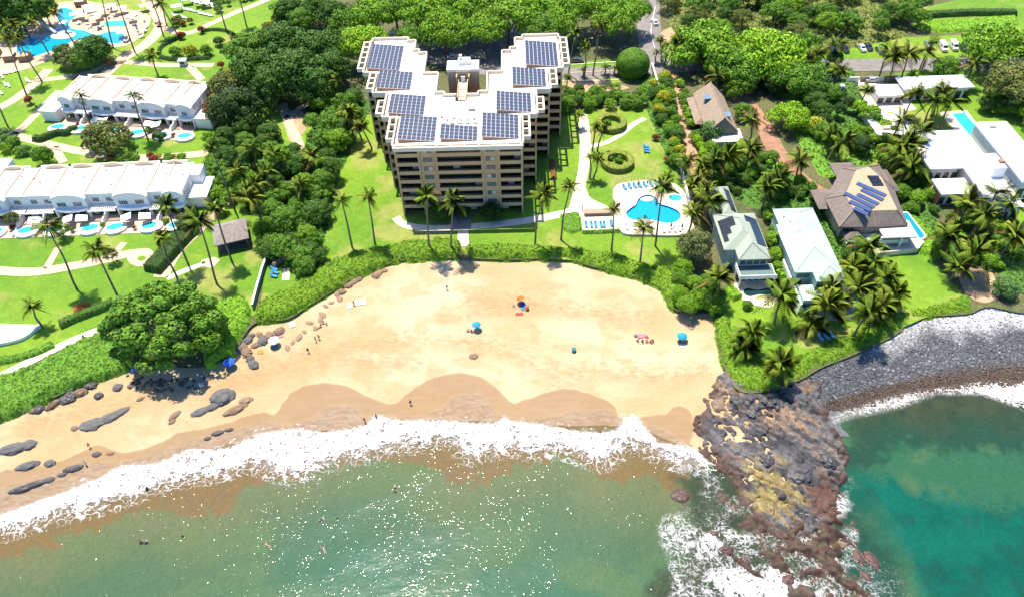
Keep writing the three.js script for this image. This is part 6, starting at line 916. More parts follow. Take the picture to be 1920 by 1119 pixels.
const headTex = groundTexture(...HR, 1024, 988, (x, z) => {
  const [u, v] = slant(x, z), a = fbm(u * 0.16 + 5, v * 0.5, 4), b = fbm(x * 1.1 + 9, z * 1.1, 3), s = fbm(u * 0.35, v * 1.3 + 7, 3), g = noise(x * 6, z * 6), near = (p, rx, rz) => clamp(1.35 - Math.hypot((x - p.x) / rx, (z - p.z) / rz));
  let c = mix3([0.028, 0.029, 0.034], [0.115, 0.11, 0.112], clamp((a - 0.34) * 2.8)); c = mix3(c, [0.17, 0.13, 0.105], sm(0.55, 0.7, s) * 0.6);
  const w = (k) => sm(0.36, 0.74, clamp(k) * 0.62 + (a - 0.5) * 1.0 + (s - 0.5) * 0.8 + 0.12);
  c = mix3(c, [0.25, 0.165, 0.105], w(near(tanC, 7.5, 4)) * 0.85); c = mix3(c, [0.24, 0.165, 0.10], w(near(tan2, 3.6, 5)) * 0.75);
  c = mix3(c, mix3([0.20, 0.125, 0.03], [0.23, 0.205, 0.07], b), w(near(ochreC, 9, 7)) * 0.85);
  c = mix3(c, [0.075, 0.03, 0.02], w(near(redC, 5.5, 7)) * 0.9); c = mix3(c, [0.13, 0.06, 0.028], w(near(redC2, 5, 5)) * 0.85);
  const edge = sm(2.6, 0.2, -hF(x, z) + (a - 0.5) * 5); if (z > -104) c = mix3(c, [0.075, 0.038, 0.022], edge * 0.75);
  const pit = noise(x * 3.3, z * 3.3) > 0.7 ? 0.72 : 1, k = (0.62 + 0.7 * b) * (0.82 + 0.36 * g) * pit; return c.map((q) => q * k);
});
struct('lava_rock_point', fieldGeo(34, -122, 92, -66, 0.28, headH, (x, z) => hF(x, z) < 0.8, HR), new THREE.MeshStandardMaterial({ map: headTex, roughness: 0.85 }));
// broken reef shelf awash around the point
const reefPx = [[1252, 930], [1290, 908], [1350, 895], [1395, 940], [1440, 965], [1500, 955], [1530, 900], [1596, 880], [1606, 930], [1632, 990], [1660, 1050], [1668, 1140], [1560, 1160], [1440, 1135], [1330, 1085], [1285, 1010]], shelfPoly = smoothLine(plan(reefPx, 0), 90, true), sF = field(shut(shelfPoly), shelfPoly, 30, -100, 95, -40, 0.5), shR = [30, -100, 95, -42];
const shelfTex = groundTexture(...shR, 1024, 900, (x, z) => { const a = fbm(x * 0.4 + 3, z * 0.4, 4), b = fbm(x * 1.6, z * 1.6, 3), g = noise(x * 7, z * 7); let c = mix3([0.045, 0.02, 0.016], [0.085, 0.042, 0.026], a); c = mix3(c, [0.05, 0.055, 0.03], sm(0.5, 0.65, b) * 0.7); const k = (0.6 + 0.7 * b) * (0.8 + 0.4 * g); return c.map((v) => v * k); });
struct('reef_shelf', fieldGeo(30, -100, 95, -42, 0.33, (x, z) => { const [u, v] = slant(x, z), e = sm(-0.5, 4, -sF(x, z)), r = 1 - Math.abs(2 * fbm(u * 0.13 + 8, v * 0.3 + 3, 4) - 1), n = fbm(x * 0.5 + 12, z * 0.5, 3); const o = sm(0.38, 0.6, fbm(x * 0.16 + 44, z * 0.16 + 9, 2)); const nb = sm(7, 0.5, hF(x, z)); return -1.95 + 1.1 * nb * (0.35 + n * n * 2) + e * (1.9 * r * r * r * r * (0.6 + 0.4 * o) + 0.75 * n * (0.5 + 0.5 * o) + 0.65 * Math.abs(2 * fbm(x * 0.7 + 31, z * 0.7, 3) - 1) + 0.22 * noise(x * 2.4, z * 2.4) + 0.12 * o); }, (x, z) => sF(x, z) < 0.5, shR), new THREE.MeshStandardMaterial({ map: shelfTex, roughness: 0.8 }));
const cobPx = [[1470, 720], [1500, 712], [1540, 688], [1600, 664], [1690, 618], [1700, 598], [1820, 586], [1850, 574], [1980, 588], [2140, 590], [2140, 705], [1980, 716], [1920, 718], [1820, 724], [1720, 738], [1620, 760], [1556, 782], [1545, 750]];
const cobPoly = plan(cobPx, 1.5), cF = field(cobPoly.concat([cobPoly[0]]), cobPoly, 60, -145, 175, -95, 0.7);
const bedTex = tile(6, 512, (x, z) => { const n = wrapNoise(x * 3, z * 3, 18), m = wrapNoise(x * 8, z * 8, 48), k = 0.5 + 0.5 * n * m * 2; return [0.13 * k, 0.135 * k, 0.145 * k]; });
struct('cobble_bed', fieldGeo(40, -148, 178, -90, 1, (x, z) => ground(x, z) + 0.03 + 0.2 * fbm(x * 0.4, z * 0.4, 3), (x, z) => ground(x, z) > -0.5 && cF(x, z) < 1 && landF(x, z) > -1.5 && x > 68, [0, 0, 6, 6]), new THREE.MeshStandardMaterial({ map: bedTex, roughness: 0.95 }));
{
  const g = new THREE.IcosahedronGeometry(1, 1), p = g.attributes.position; for (let i = 0; i < p.count; i++) { const k = 0.8 + 0.4 * noise(p.getX(i) * 2 + 11, p.getY(i) * 2 + p.getZ(i) * 1.7 + 5); p.setXYZ(i, p.getX(i) * k, p.getY(i) * k * 0.65, p.getZ(i) * k); } g.computeVertexNormals();
  const spots = []; for (let i = 0; i < 90000 && spots.length < 24000; i++) { const x = rr(60, 165), z = rr(-142, -97); if (cF(x, z) < 0 && landF(x, z) > -0.6) spots.push([x, z]); }
  const m = new THREE.InstancedMesh(g, mat(1, 1, 1, 0.75), spots.length), M = new THREE.Matrix4(), q = new THREE.Quaternion(), e = new THREE.Euler(), c = new THREE.Color();
  spots.forEach(([x, z], i) => {
    const s = rr(0.13, 0.34), l = landF(x, z), w = -waterF0(x, z), t = clamp(l / (l + w + 0.01)), b = fbm(x * 0.15, z * 0.2, 3);
    M.compose(V(x, ground(x, z) + 0.12 + rr(-0.05, 0.12), z), q.setFromEuler(e.set(rr(-0.5, 0.5), rr(0, 6.28), rr(-0.5, 0.5))), V(s * rr(0.8, 1.3), s, s * rr(0.8, 1.2))); m.setMatrixAt(i, M);
    const pale = clamp((0.42 - t) * 3 + (b - 0.5) * 1.6) * sm(78, 96, x) + (rnd() < 0.1 ? 0.35 : 0), wetk = sm(0.72, 0.9, t + (b - 0.5) * 0.2), k = rr(0.6, 1.35);  // upper band whitened: pale dry stones plus sun glare put into the colour
    let v = mix3([0.068, 0.071, 0.079], [0.42, 0.42, 0.42], clamp(pale)); v = mix3(v, [0.06, 0.038, 0.024], wetk); c.setRGB(v[0] * k, v[1] * k, v[2] * k); m.setColorAt(i, c);
  });
  m.name = 'beach_cobbles'; m.castShadow = m.receiveShadow = true; m.userData = { kind: 'stuff', label: 'grey and white rounded cobbles covering the cove beach', category: 'cobbles' }; scene.add(m);
}
const rockGeos = [0, 1, 2, 3, 4].map((k) => { const g = new THREE.IcosahedronGeometry(1, 4), p = g.attributes.position; for (let i = 0; i < p.count; i++) { const x = p.getX(i), y = p.getY(i), z = p.getZ(i), n = 0.6 + 0.5 * fbm(x * 1.4 + k * 9 + 20, z * 1.4 + y * 1.1 + k * 5 + 20, 3) + 0.34 * Math.abs(2 * fbm(x * 2.2 + k * 3 + 50, z * 2.2 + y * 2 + 40, 3) - 1) + 0.16 * noise(x * 6 + k + 30, z * 6 + y * 4 + 30); p.setXYZ(i, x * n, y * n * 0.8, z * n); } g.computeVertexNormals(); return g; });
const rockTex = tile(2, 256, (x, z) => { const n = 0.6 + 0.5 * wrapNoise(x * 4, z * 4, 8) + 0.4 * wrapNoise(x * 16, z * 16, 32); return [n * 0.72, n * 0.72, n * 0.72]; });
const rockM = { grey: [0.135, 0.132, 0.13], dark: [0.075, 0.07, 0.07], brown: [0.25, 0.165, 0.105], red: [0.085, 0.04, 0.03], tan: [0.32, 0.22, 0.14] };
for (const k in rockM) { const [r, g, b] = rockM[k]; rockM[k] = new THREE.MeshStandardMaterial({ roughness: k === 'red' || k === 'dark' ? 0.6 : 0.9, map: rockTex }); rockM[k].color.setRGB(r, g, b); }
function rock(px, py, w, d, turn, m, label, group, hgt = 0.5, sea = false) { // w pixels wide, d: depth as a share of the width
  const p = sea ? at(px, py, 0) : G(px, py), R = w / 2 * depthOf(p) / FOCAL, o = mesh('rock', pick(rockGeos), rockM[m]);
  o.position.set(p.x, p.y + R * hgt * 0.05, p.z); o.scale.set(R * 1.12, R * hgt * 0.95 + 0.15, R * d * 1.12); o.rotation.y = turn; return tag(o, label, 'rock', group);
}
const gB = 'rocks on the western beach';
for (const [x, y, w, d, t, m, l, h] of [[172, 796, 46, 0.5, 0.35, 'grey', 'long flat grey rock slab in open sand', 0.25], [205, 782, 46, 0.4, 0.5, 'grey', 'grey rock slab tip beside the long slab', 0.22], [222, 774, 40, 0.35, 0.6, 'grey', 'narrow grey end of the long rock slab', 0.2], [416, 743, 42, 0.75, 0.2, 'grey', 'big rounded grey rock above the wet sand', 0.5], [398, 762, 34, 0.4, 0.6, 'grey', 'grey ledge below the big rounded rock', 0.25], [374, 772, 30, 0.5, 0.5, 'grey', 'low grey ledge end with pebbles', 0.25], [440, 768, 44, 0.35, 0.5, 'brown', 'brown ledge right of the grey rock', 0.25], [460, 750, 24, 0.6, 0.2, 'tan', 'pale tan boulder at the ledge end', 0.4], [328, 778, 26, 0.4, 0.9, 'brown', 'small brown rock chain above the swash', 0.25], [322, 790, 14, 0.6, 0.9, 'brown', 'tiny brown rock at the chain end', 0.3], [184, 742, 16, 0.9, 0, 'dark', 'dark boulder under the western hedge', 0.8], [220, 727, 17, 0.9, 0.6, 'grey', 'grey boulder beside the shaded stones', 0.8], [263, 748, 15, 0.5, 0.6, 'brown', 'brown stone in open sand', 0.4], [138, 803, 13, 0.8, 0, 'brown', 'small brown stone at the slab end', 0.5], [22, 842, 48, 0.45, 0.3, 'grey', 'wide grey rock heap at the western edge', 0.35], [54, 834, 24, 0.8, 0.3, 'grey', 'round grey rock beside the wide heap', 0.5], [50, 873, 40, 0.4, 0.3, 'grey', 'grey rock standing in wet sand', 0.3], [92, 868, 20, 0.7, 0, 'grey', 'small grey rock in wet sand', 0.45], [408, 812, 22, 0.4, 0.3, 'dark', 'dark wet rock at the foam edge', 0.35], [388, 822, 12, 0.6, 0.2, 'dark', 'tiny dark wet rock at the foam edge', 0.4], [428, 806, 16, 0.4, 0.2, 'dark', 'low dark wet rock beside the foam', 0.3], [180, 852, 16, 0.6, 0.2, 'dark', 'dark wet rock in the swash', 0.4], [135, 879, 34, 0.35, 0.3, 'dark', 'dark wet ledge in the swash', 0.3], [205, 850, 14, 0.5, 0.2, 'brown', 'brown wet stone in the swash', 0.3], [115, 890, 16, 0.5, 0.3, 'dark', 'dark wet stone beside the ledge', 0.3], [40, 917, 44, 0.3, 0.3, 'dark', 'long dark wet ledge near the foam', 0.3], [62, 909, 40, 0.3, 0.35, 'dark', 'second dark wet ledge near the foam', 0.3], [90, 900, 20, 0.5, 0.3, 'dark', 'dark stone between the wet ledges', 0.3]]) rock(x, y, w, d, t, m, l, gB, h);
const edgeRocks = [[4, 782], [22, 776], [40, 773], [58, 770], [74, 764], [90, 760], [104, 756], [118, 748], [132, 740], [146, 734], [160, 722], [174, 716]]; edgeRocks.forEach(([x, y], i) => rock(x + rr(-5, 5), y + rr(-2, 6), rr(12, 30), rr(0.4, 0.9), rr(0, 3), i % 3 ? 'dark' : 'brown', 'dark rock along the foot of the western hedge', 'hedge foot rocks', 0.7));
[[462, 640], [455, 650], [470, 630], [462, 662], [468, 674], [478, 648], [492, 640], [506, 630], [474, 684], [486, 628], [448, 656], [522, 622]].forEach(([x, y], i) => rock(x, y, rr(14, 26), 0.7, rr(0, 3), i % 2 ? 'brown' : 'grey', 'rock in the pile where the fence meets the sand', 'fence foot rocks', 0.6));
[[538, 652], [548, 642], [560, 632], [570, 622], [590, 615], [600, 600], [580, 605], [610, 574], [620, 568], [636, 560], [604, 590]].forEach(([x, y], i) => rock(x, y, rr(10, 18), 0.6, rr(0, 3), 'tan', 'low sandy brown stone half buried in the beach', 'half buried stones', 0.25));
[[632, 552], [652, 536], [664, 528], [704, 518], [712, 512], [672, 524], [720, 508], [640, 548]].forEach(([x, y], i) => rock(x, y, rr(10, 18), 0.7, rr(0, 3), i % 2 ? 'brown' : 'tan', 'brown stone at the foot of the beach hedge', 'half buried stones', 0.6));
rock(888, 668, 16, 0.8, 0.4, 'brown', 'lone brown stone in the middle of the beach', 'half buried stones', 0.35);
for (let i = 0; i < 70; i++) { const t = rnd(), x = 236 + 160 * t + rr(-6, 6), y = 716 + 12 * Math.sin(t * 3.1) + rr(-16, 8); rock(x, y, rr(4, 9), 0.8, rr(0, 3), rnd() < 0.6 ? 'dark' : 'brown', 'small dark stone in the shade of the huge tree', 'shaded stones', 0.7); }
const gS = 'rocks awash off the lava point', wetL = 'red brown wet rock awash in foam';
for (const [x, y, w, d, t, h, l] of [[1276, 930, 30, 0.8, 0.2, 0.3, 'lone dark red rock ringed by foam in the bay'], [1338, 1000, 22, 0.5, -0.2, 0.3, 'thin red brown rock lying in swirling foam'], [1362, 1030, 30, 0.35, 0, 0.3, 'long red brown ledge above the white whirl'], [1400, 1050, 14, 1.2, 0, 0.4, 'narrow upright red brown rock in foam'], [1478, 1088, 26, 0.7, 0.3, 0.4, 'red brown rock below the white whirl'], [1502, 1034, 22, 0.8, 0.2, 0.4, 'round red brown rock between reef channels'], [1522, 1022, 24, 0.7, 0, 0.4, 'red brown rock touching the round one'], [1545, 1058, 22, 0.8, 0.3, 0.4, 'flat red brown rock below the yellow topped boulder'], [1610, 1045, 18, 1.5, 0.3, 0.5, 'long red rock at the outer reef edge'], [1636, 1052, 20, 1.7, 0.2, 0.55, 'outermost long red rock on the reef'], [1624, 1082, 16, 1.3, 0.3, 0.5, 'small red rock at the outer reef tip'], [1318, 826, 20, 0.7, 0.3, 0.35, 'reddish rock where sand meets the lava point'], [1300, 815, 16, 0.8, 0.2, 0.35, 'small reddish rock at the sand corner'], [1290, 808, 10, 0.8, 0, 0.4, 'tiny reddish rock at the sand corner']]) rock(x, y, w, d, t, 'red', l, gS, h, true);
rock(1576, 1022, 20, 0.7, -0.2, 'brown', 'yellow topped boulder standing out of the reef water', gS, 0.75, true);
for (let i = 0; i < 34; i++) { const a = [[1400, 750], [1420, 756], [1410, 768], [1440, 752], [1460, 760], [1385, 748]][i % 6], p = at(a[0] + rr(-10, 14), a[1] + rr(-8, 10), 3), o = mesh('rock', pick(rockGeos), rnd() < 0.7 ? rockM.dark : rockM.grey), s = rr(0.35, 0.9); o.position.set(p.x, headH(p.x, p.z) + s * 0.25, p.z); o.scale.set(s, s * 0.8, s); o.rotation.y = rr(0, 6); tag(o, 'dark loose boulder on top of the lava point', 'rock', 'boulders on the lava point'); }
for (const [x, y, w] of [[1500, 882, 44], [1555, 862, 26], [1440, 862, 24], [1470, 930, 12]]) { const p = at(x, y, 2), R = w / 2 * depthOf(p) / FOCAL, o = mesh('rock', pick(rockGeos), rockM.dark); o.position.set(p.x, headH(p.x, p.z), p.z); o.scale.set(R * 1.2, 1.5, R); o.rotation.y = rr(0, 6); tag(o, 'big smooth black hump on the lava point', 'rock', 'boulders on the lava point'); }
// ---------- cars ----------
const carSide = new THREE.Shape([[-2.3, 0.35], [2.3, 0.35], [2.32, 0.75], [2.1, 0.92], [1.1, 1.02], [0.4, 1.5], [-1.2, 1.55], [-1.9, 1.08], [-2.3, 1.0]].map(([a, b]) => new THREE.Vector2(a, b)));
const carGeo = new THREE.ExtrudeGeometry(carSide, { depth: 1.55, bevelEnabled: true, bevelThickness: 0.12, bevelSize: 0.1, bevelSegments: 2 }).translate(0, 0, -0.775);
const vanGeo = new THREE.ExtrudeGeometry(new THREE.Shape([[-2.6, 0.4], [2.6, 0.4], [2.65, 1.1], [1.9, 1.35], [1.3, 2.15], [-2.6, 2.2]].map(([a, b]) => new THREE.Vector2(a, b))), { depth: 1.7, bevelEnabled: true, bevelThickness: 0.12, bevelSize: 0.1, bevelSegments: 2 }).translate(0, 0, -0.85);
const wheelGeo = new THREE.CylinderGeometry(0.34, 0.34, 0.24, 14).rotateX(Math.PI / 2), rimGeo = new THREE.CylinderGeometry(0.2, 0.2, 0.26, 10).rotateX(Math.PI / 2), tyreM = mat(0.02, 0.02, 0.02, 0.9), lampM = mat(0.6, 0.6, 0.58, 0.2), tailM = mat(0.3, 0.02, 0.02, 0.3);
const paint = (r, g, b) => mat(r, g, b, 0.3, { clearcoat: 1, clearcoatRoughness: 0.05 });
function car(px, py, heading, m, label, van) {
  const o = thing(van ? 'parked_van' : 'parked_car', label, van ? 'van' : 'car', at(px, py, LAND + 0.03), heading, 'parked vehicles'), h = van ? 1.45 : 1.05;
  mesh('body', van ? vanGeo : carGeo, m, o);
  if (van) { mesh('windscreen', (() => { const g = new THREE.BoxGeometry(0.06, 0.85, 1.55); g.rotateZ(0.64); g.translate(1.75, 1.82, 0); return g; })(), darkPane, o); for (const s of [-1, 1]) mesh('side_window', box(1.4, 0.5, 0.04, 0.5, 1.5, s * 0.98), darkPane, o); } else {
    mesh('windscreen', (() => { const g = new THREE.BoxGeometry(0.86, 0.05, 1.4); g.rotateZ(-0.6); g.translate(0.88, 1.36, 0); return g; })(), darkPane, o); mesh('rear_window', (() => { const g = new THREE.BoxGeometry(0.8, 0.05, 1.35); g.rotateZ(0.58); g.translate(-1.68, 1.4, 0); return g; })(), darkPane, o); for (const s of [-1, 1]) mesh('side_window', box(1.5, 0.34, 0.04, -0.4, 1.12, s * 0.9), darkPane, o);
  }
  for (const x of [-1.45, 1.45]) for (const s of [-1, 1]) { const w = mesh('wheel', wheelGeo, tyreM, o); w.position.set(x, 0.34, s * 0.8); mesh('rim', rimGeo, steel, w); }
  for (const s of [-1, 1]) { mesh('headlight', box(0.08, 0.16, 0.35, van ? 2.74 : 2.4, h - 0.42, s * 0.62), lampM, o); mesh('tail_light', box(0.08, 0.18, 0.3, van ? -2.7 : -2.4, h - 0.25, s * 0.66), tailM, o); }
  return o;
}
const dv = at(1626, 105).sub(at(1605, 82)), hd = Math.atan2(-dv.z, dv.x);
car(1584, 95, hd, paint(0.02, 0.02, 0.025), 'black estate car parked on the roadside grass'); car(1616, 93, hd, paint(0.6, 0.62, 0.65), 'white saloon car parked on the roadside grass'); car(1628, 91, hd, paint(0.03, 0.03, 0.035), 'dark car parked behind the white saloon'); car(1650, 98, hd, paint(0.12, 0.13, 0.14), 'grey car parked beside roadside palms'); car(1562, 98, hd, paint(0.03, 0.04, 0.08), 'dark blue car half hidden by a palm');
car(1768, 92, hd - 0.2, paint(0.7, 0.7, 0.7), 'white van parked beside its twin under palms', true); car(1788, 90, hd - 0.2, paint(0.72, 0.72, 0.72), 'white van parked beside the wide flat crowned tree', true); car(1806, 92, hd - 0.2, paint(0.04, 0.05, 0.06), 'dark car parked beside the white vans'); car(1740, 86, hd - 0.2, paint(0.3, 0.32, 0.34), 'silver car parked between palms and vans');
car(1227, 44, 1.75, paint(0.66, 0.68, 0.7), 'white car driving along the side street'); car(1636, 153, -0.1, paint(0.3, 0.34, 0.38), 'silver car standing on the white driveway'); car(1578, 168, 1.2, paint(0.62, 0.64, 0.66), 'white car at the driveway edge'); car(850, 110, 0, paint(0.66, 0.66, 0.67), 'white car in the shaded lot behind the condominium'); car(880, 112, 0.1, paint(0.2, 0.2, 0.22), 'grey car in the shaded lot behind the condominium'); car(1082, 116, 0, paint(0.05, 0.05, 0.06), 'dark car beside the rear street verge');
for (const [a, b, h, l] of [[1102, 105, 7, 'street lamp on the rear street verge'], [1118, 100, 7, 'street lamp beside the parking trees'], [1552, 128, 6, 'street lamp beside the roadside cars']]) { const o = thing('street_lamp', l, 'street lamp', at(a, b), 0, 'street lamps'); mesh('pole', new THREE.CylinderGeometry(0.07, 0.1, h, 8).translate(0, h / 2, 0), steel, o); mesh('lamp_arm', box(1.2, 0.08, 0.08, 0.5, h - 0.1, 0), steel, o); mesh('lamp_head', box(0.7, 0.14, 0.3, 1.2, h - 0.18, 0), mat(0.5, 0.5, 0.5, 0.5), o); }
// ---------- people: one body per pose from tapered capsules ----------
function bodyGeo(bones, grow = 0, half = 1.15, res = 60) {
  const mc = new MarchingCubes(res, new THREE.MeshBasicMaterial(), false, false, 60000), n = res; mc.isolation = 0;
  const B = bones.map(([a, b, r0, r1]) => [a, b, r0 + grow, r1 + grow]);
  for (let k = 0; k < n; k++) for (let j = 0; j < n; j++) for (let i = 0; i < n; i++) {
    const x = (i / n * 2 - 1) * half, y = (j / n * 2 - 1) * half + 0.95, z = (k / n * 2 - 1) * half; let d = 9;
    for (const [a, b, r0, r1] of B) { const ux = b[0] - a[0], uy = b[1] - a[1], uz = b[2] - a[2], t = clamp(((x - a[0]) * ux + (y - a[1]) * uy + (z - a[2]) * uz) / (ux * ux + uy * uy + uz * uz + 1e-6)), e = Math.hypot(x - a[0] - ux * t, y - a[1] - uy * t, z - a[2] - uz * t) - lerp(r0, r1, t), h = clamp(0.5 + 0.5 * (d - e) / 0.05); d = d * (1 - h) + e * h - 0.05 * h * (1 - h); }
    mc.field[k * n * n + j * n + i] = -d;
  }
  mc.update();
  const c = mc.count, g = new THREE.BufferGeometry(), p = new Float32Array(c * 3);
  for (let i = 0; i < c; i++) { p[3 * i] = mc.positionArray[3 * i] * half; p[3 * i + 1] = mc.positionArray[3 * i + 1] * half + 0.95; p[3 * i + 2] = mc.positionArray[3 * i + 2] * half; }
  g.setAttribute('position', new THREE.BufferAttribute(p, 3)); g.setAttribute('normal', new THREE.BufferAttribute(new Float32Array(mc.normalArray.slice(0, c * 3)), 3)); return g;
}
function poseBones({ hip, chest, head, knees, feet, elbows, hands }) {
  const off = (p, x) => [p[0] + x, p[1], p[2]], B = [[hip, chest, 0.145, 0.16], [off(chest, -0.14), off(chest, 0.14), 0.085, 0.085], [off(hip, -0.08), off(hip, 0.08), 0.12, 0.12], [chest, [(chest[0] + head[0]) / 2, (chest[1] + head[1]) / 2 + 0.02, (chest[2] + head[2]) / 2], 0.075, 0.06], [[(chest[0] + head[0]) / 2, (chest[1] + head[1]) / 2, (chest[2] + head[2]) / 2], head, 0.055, 0.055], [head, [head[0], head[1] + 0.02, head[2] + 0.02], 0.105, 0.1], [[head[0], head[1] - 0.02, head[2] + 0.1], [head[0], head[1] - 0.03, head[2] + 0.115], 0.02, 0.018]];
  for (const s of [0, 1]) {
    const sx = s ? 1 : -1; B.push([off(hip, sx * 0.09), knees[s], 0.095, 0.062], [knees[s], feet[s], 0.062, 0.042], [feet[s], [feet[s][0], feet[s][1] - 0.03, feet[s][2] + 0.16], 0.042, 0.034], [off(chest, sx * 0.19), elbows[s], 0.055, 0.042], [elbows[s], hands[s], 0.042, 0.03]);
    const h = hands[s], e = elbows[s], l = Math.hypot(h[0] - e[0], h[1] - e[1], h[2] - e[2]) || 1, d = [0, 1, 2].map((i) => (h[i] - e[i]) / l); for (let f = -1.5; f <= 1.5; f++) B.push([[h[0] + d[0] * 0.03 + f * 0.02, h[1] + d[1] * 0.03, h[2] + d[2] * 0.03], [h[0] + d[0] * (0.16 - Math.abs(f) * 0.012) + f * 0.026, h[1] + d[1] * 0.16, h[2] + d[2] * 0.16], 0.014, 0.01]); B.push([h, [h[0] - sx * 0.05 + d[0] * 0.05, h[1] + d[1] * 0.07, h[2] + 0.04], 0.016, 0.012]);
  }
  return B;
}
const poses = {
  stand: { hip: [0, 0.95, 0], chest: [0, 1.38, 0], head: [0, 1.68, 0.02], knees: [[-0.1, 0.5, 0.02], [0.11, 0.5, 0.03]], feet: [[-0.11, 0.08, 0], [0.12, 0.08, 0.02]], elbows: [[-0.3, 1.12, 0], [0.3, 1.12, 0.03]], hands: [[-0.33, 0.88, 0.08], [0.31, 0.9, 0.14]] },
  walk: { hip: [0, 0.94, 0], chest: [0, 1.37, 0.04], head: [0, 1.67, 0.08], knees: [[-0.1, 0.52, 0.18], [0.1, 0.5, -0.08]], feet: [[-0.1, 0.08, 0.3], [0.1, 0.14, -0.4]], elbows: [[-0.28, 1.12, -0.12], [0.28, 1.12, 0.14]], hands: [[-0.3, 0.9, -0.06], [0.28, 0.98, 0.36]] },
  sit: { hip: [0, 0.14, 0], chest: [0, 0.56, -0.1], head: [0, 0.86, -0.04], knees: [[-0.14, 0.42, 0.4], [0.14, 0.4, 0.42]], feet: [[-0.16, 0.07, 0.6], [0.16, 0.07, 0.64]], elbows: [[-0.32, 0.32, -0.12], [0.3, 0.34, 0.02]], hands: [[-0.3, 0.07, -0.24], [0.2, 0.42, 0.26]] },
  lie: { hip: [0, 0.14, 0], chest: [0, 0.16, -0.44], head: [0, 0.2, -0.74], knees: [[-0.1, 0.2, 0.42], [0.12, 0.12, 0.44]], feet: [[-0.12, 0.08, 0.84], [0.16, 0.08, 0.86]], elbows: [[-0.34, 0.1, -0.22], [0.36, 0.1, -0.24]], hands: [[-0.3, 0.07, 0.02], [0.4, 0.07, 0.02]] },
  swim: { hip: [0, 0.02, 0.1], chest: [0, 0.1, -0.32], head: [0, 0.26, -0.58], knees: [[-0.12, -0.02, 0.52], [0.12, 0.02, 0.54]], feet: [[-0.14, -0.02, 0.92], [0.16, 0.04, 0.95]], elbows: [[-0.42, 0.12, -0.5], [0.4, 0.2, -0.5]], hands: [[-0.34, 0.06, -0.78], [0.5, 0.14, -0.8]] },
};
const bodies = {}; for (const k in poses) { const p = poses[k], B = poseBones(p); bodies[k] = { body: bodyGeo(B), suit: bodyGeo([B[0], B[2]], 0.018, 1.15, 44), shorts: bodyGeo([B[2], [B[7][0], B[7][0].map((v, i) => lerp(v, B[7][1][i], 0.5)), 0.1, 0.085], [B[14][0], B[14][0].map((v, i) => lerp(v, B[14][1][i], 0.5)), 0.1, 0.085]], 0.018, 1.15, 44), hair: bodyGeo([[[p.head[0], p.head[1] + 0.045, p.head[2] - 0.02], [p.head[0], p.head[1] + 0.02, p.head[2] - 0.04], 0.1, 0.1]], 0, 1.15, 44) }; }
const skins = [mat(0.42, 0.25, 0.16, 0.6), mat(0.3, 0.17, 0.1, 0.6), mat(0.5, 0.32, 0.22, 0.6)], hairM = [mat(0.03, 0.02, 0.015, 0.8), mat(0.12, 0.07, 0.03, 0.8), mat(0.35, 0.24, 0.1, 0.8)];
const dye = { black: mat(0.02, 0.02, 0.025, 0.8), blue: mat(0.03, 0.1, 0.4, 0.8), red: mat(0.5, 0.03, 0.04, 0.8), white: mat(0.72, 0.72, 0.72, 0.85), green: mat(0.04, 0.3, 0.12, 0.8), pink: mat(0.36, 0.14, 0.19, 0.8), teal: mat(0.02, 0.2, 0.24, 0.8), grey: mat(0.2, 0.2, 0.22, 0.8), orange: mat(0.4, 0.17, 0.03, 0.8), navy: mat(0.02, 0.03, 0.1, 0.8) };
function person(px, py, pose, turn, color, shirt, label, group, yy) { const p = yy === undefined ? G(px, py) : at(px, py, yy), o = thing('person', label, 'person', [p.x, p.y + 0.02, p.z], turn, group), b = bodies[pose]; mesh('body', b.body, pick(skins), o); mesh(shirt ? 'shirt' : 'shorts', shirt ? b.suit : b.shorts, dye[color], o); if (shirt) mesh('shorts', b.shorts, dye[shirt], o); mesh('hair', b.hair, pick(hairM), o); return o; }
person(578, 660, 'walk', 0.4, 'black', 'black', 'person in black swimwear walking down the open beach'); person(598, 636, 'walk', -2.7, 'navy', 0, 'person in navy shorts walking up the open beach'); person(838, 543, 'stand', 0.5, 'blue', 'white', 'person in blue top standing below the condominium palms'); person(168, 838, 'walk', 1.2, 'red', 0, 'person in red shorts walking along the western wet sand'); person(162, 872, 'stand', -0.6, 'white', 'navy', 'person in white shirt standing among the wet rocks'); person(770, 758, 'stand', 0.4, 'black', 'black', 'person in black carrying a white board on wet sand'); person(592, 640, 'stand', 2, 'grey', 'black', 'person in grey standing by the open beach rocks'); person(158, 636, 'walk', 1.1, 'navy', 'grey', 'person in navy walking along the western paved path'); person(664, 572, 'stand', 0, 'green', 'white', 'person in green top standing beside the white towels'); person(1538, 852, 'sit', 2, 'pink', 'grey', 'person in pink sitting on the lava point', undefined, headH(at(1538, 852, 2.4).x, at(1538, 852, 2.4).z)); person(1570, 844, 'stand', 1.5, 'grey', 'navy', 'person in grey standing at the lava point edge', undefined, headH(at(1570, 844, 2.2).x, at(1570, 844, 2.2).z)); person(1508, 936, 'stand', 0.4, 'orange', 0, 'person in orange shorts standing low on the lava point', undefined, headH(at(1508, 936, 1.5).x, at(1508, 936, 1.5).z));
[['grey', 'black'], ['black', 'black'], ['white', 'navy'], ['red', 'black'], ['black', 'grey']].forEach(([c, s], i) => person([1196, 1205, 1213, 1220, 1224][i], [640, 641, 640, 642, 640][i], 'sit', rr(-0.5, 0.5), c, s, `person in ${c} sitting in the row beside the towels`, 'row of people sitting on the sand'));
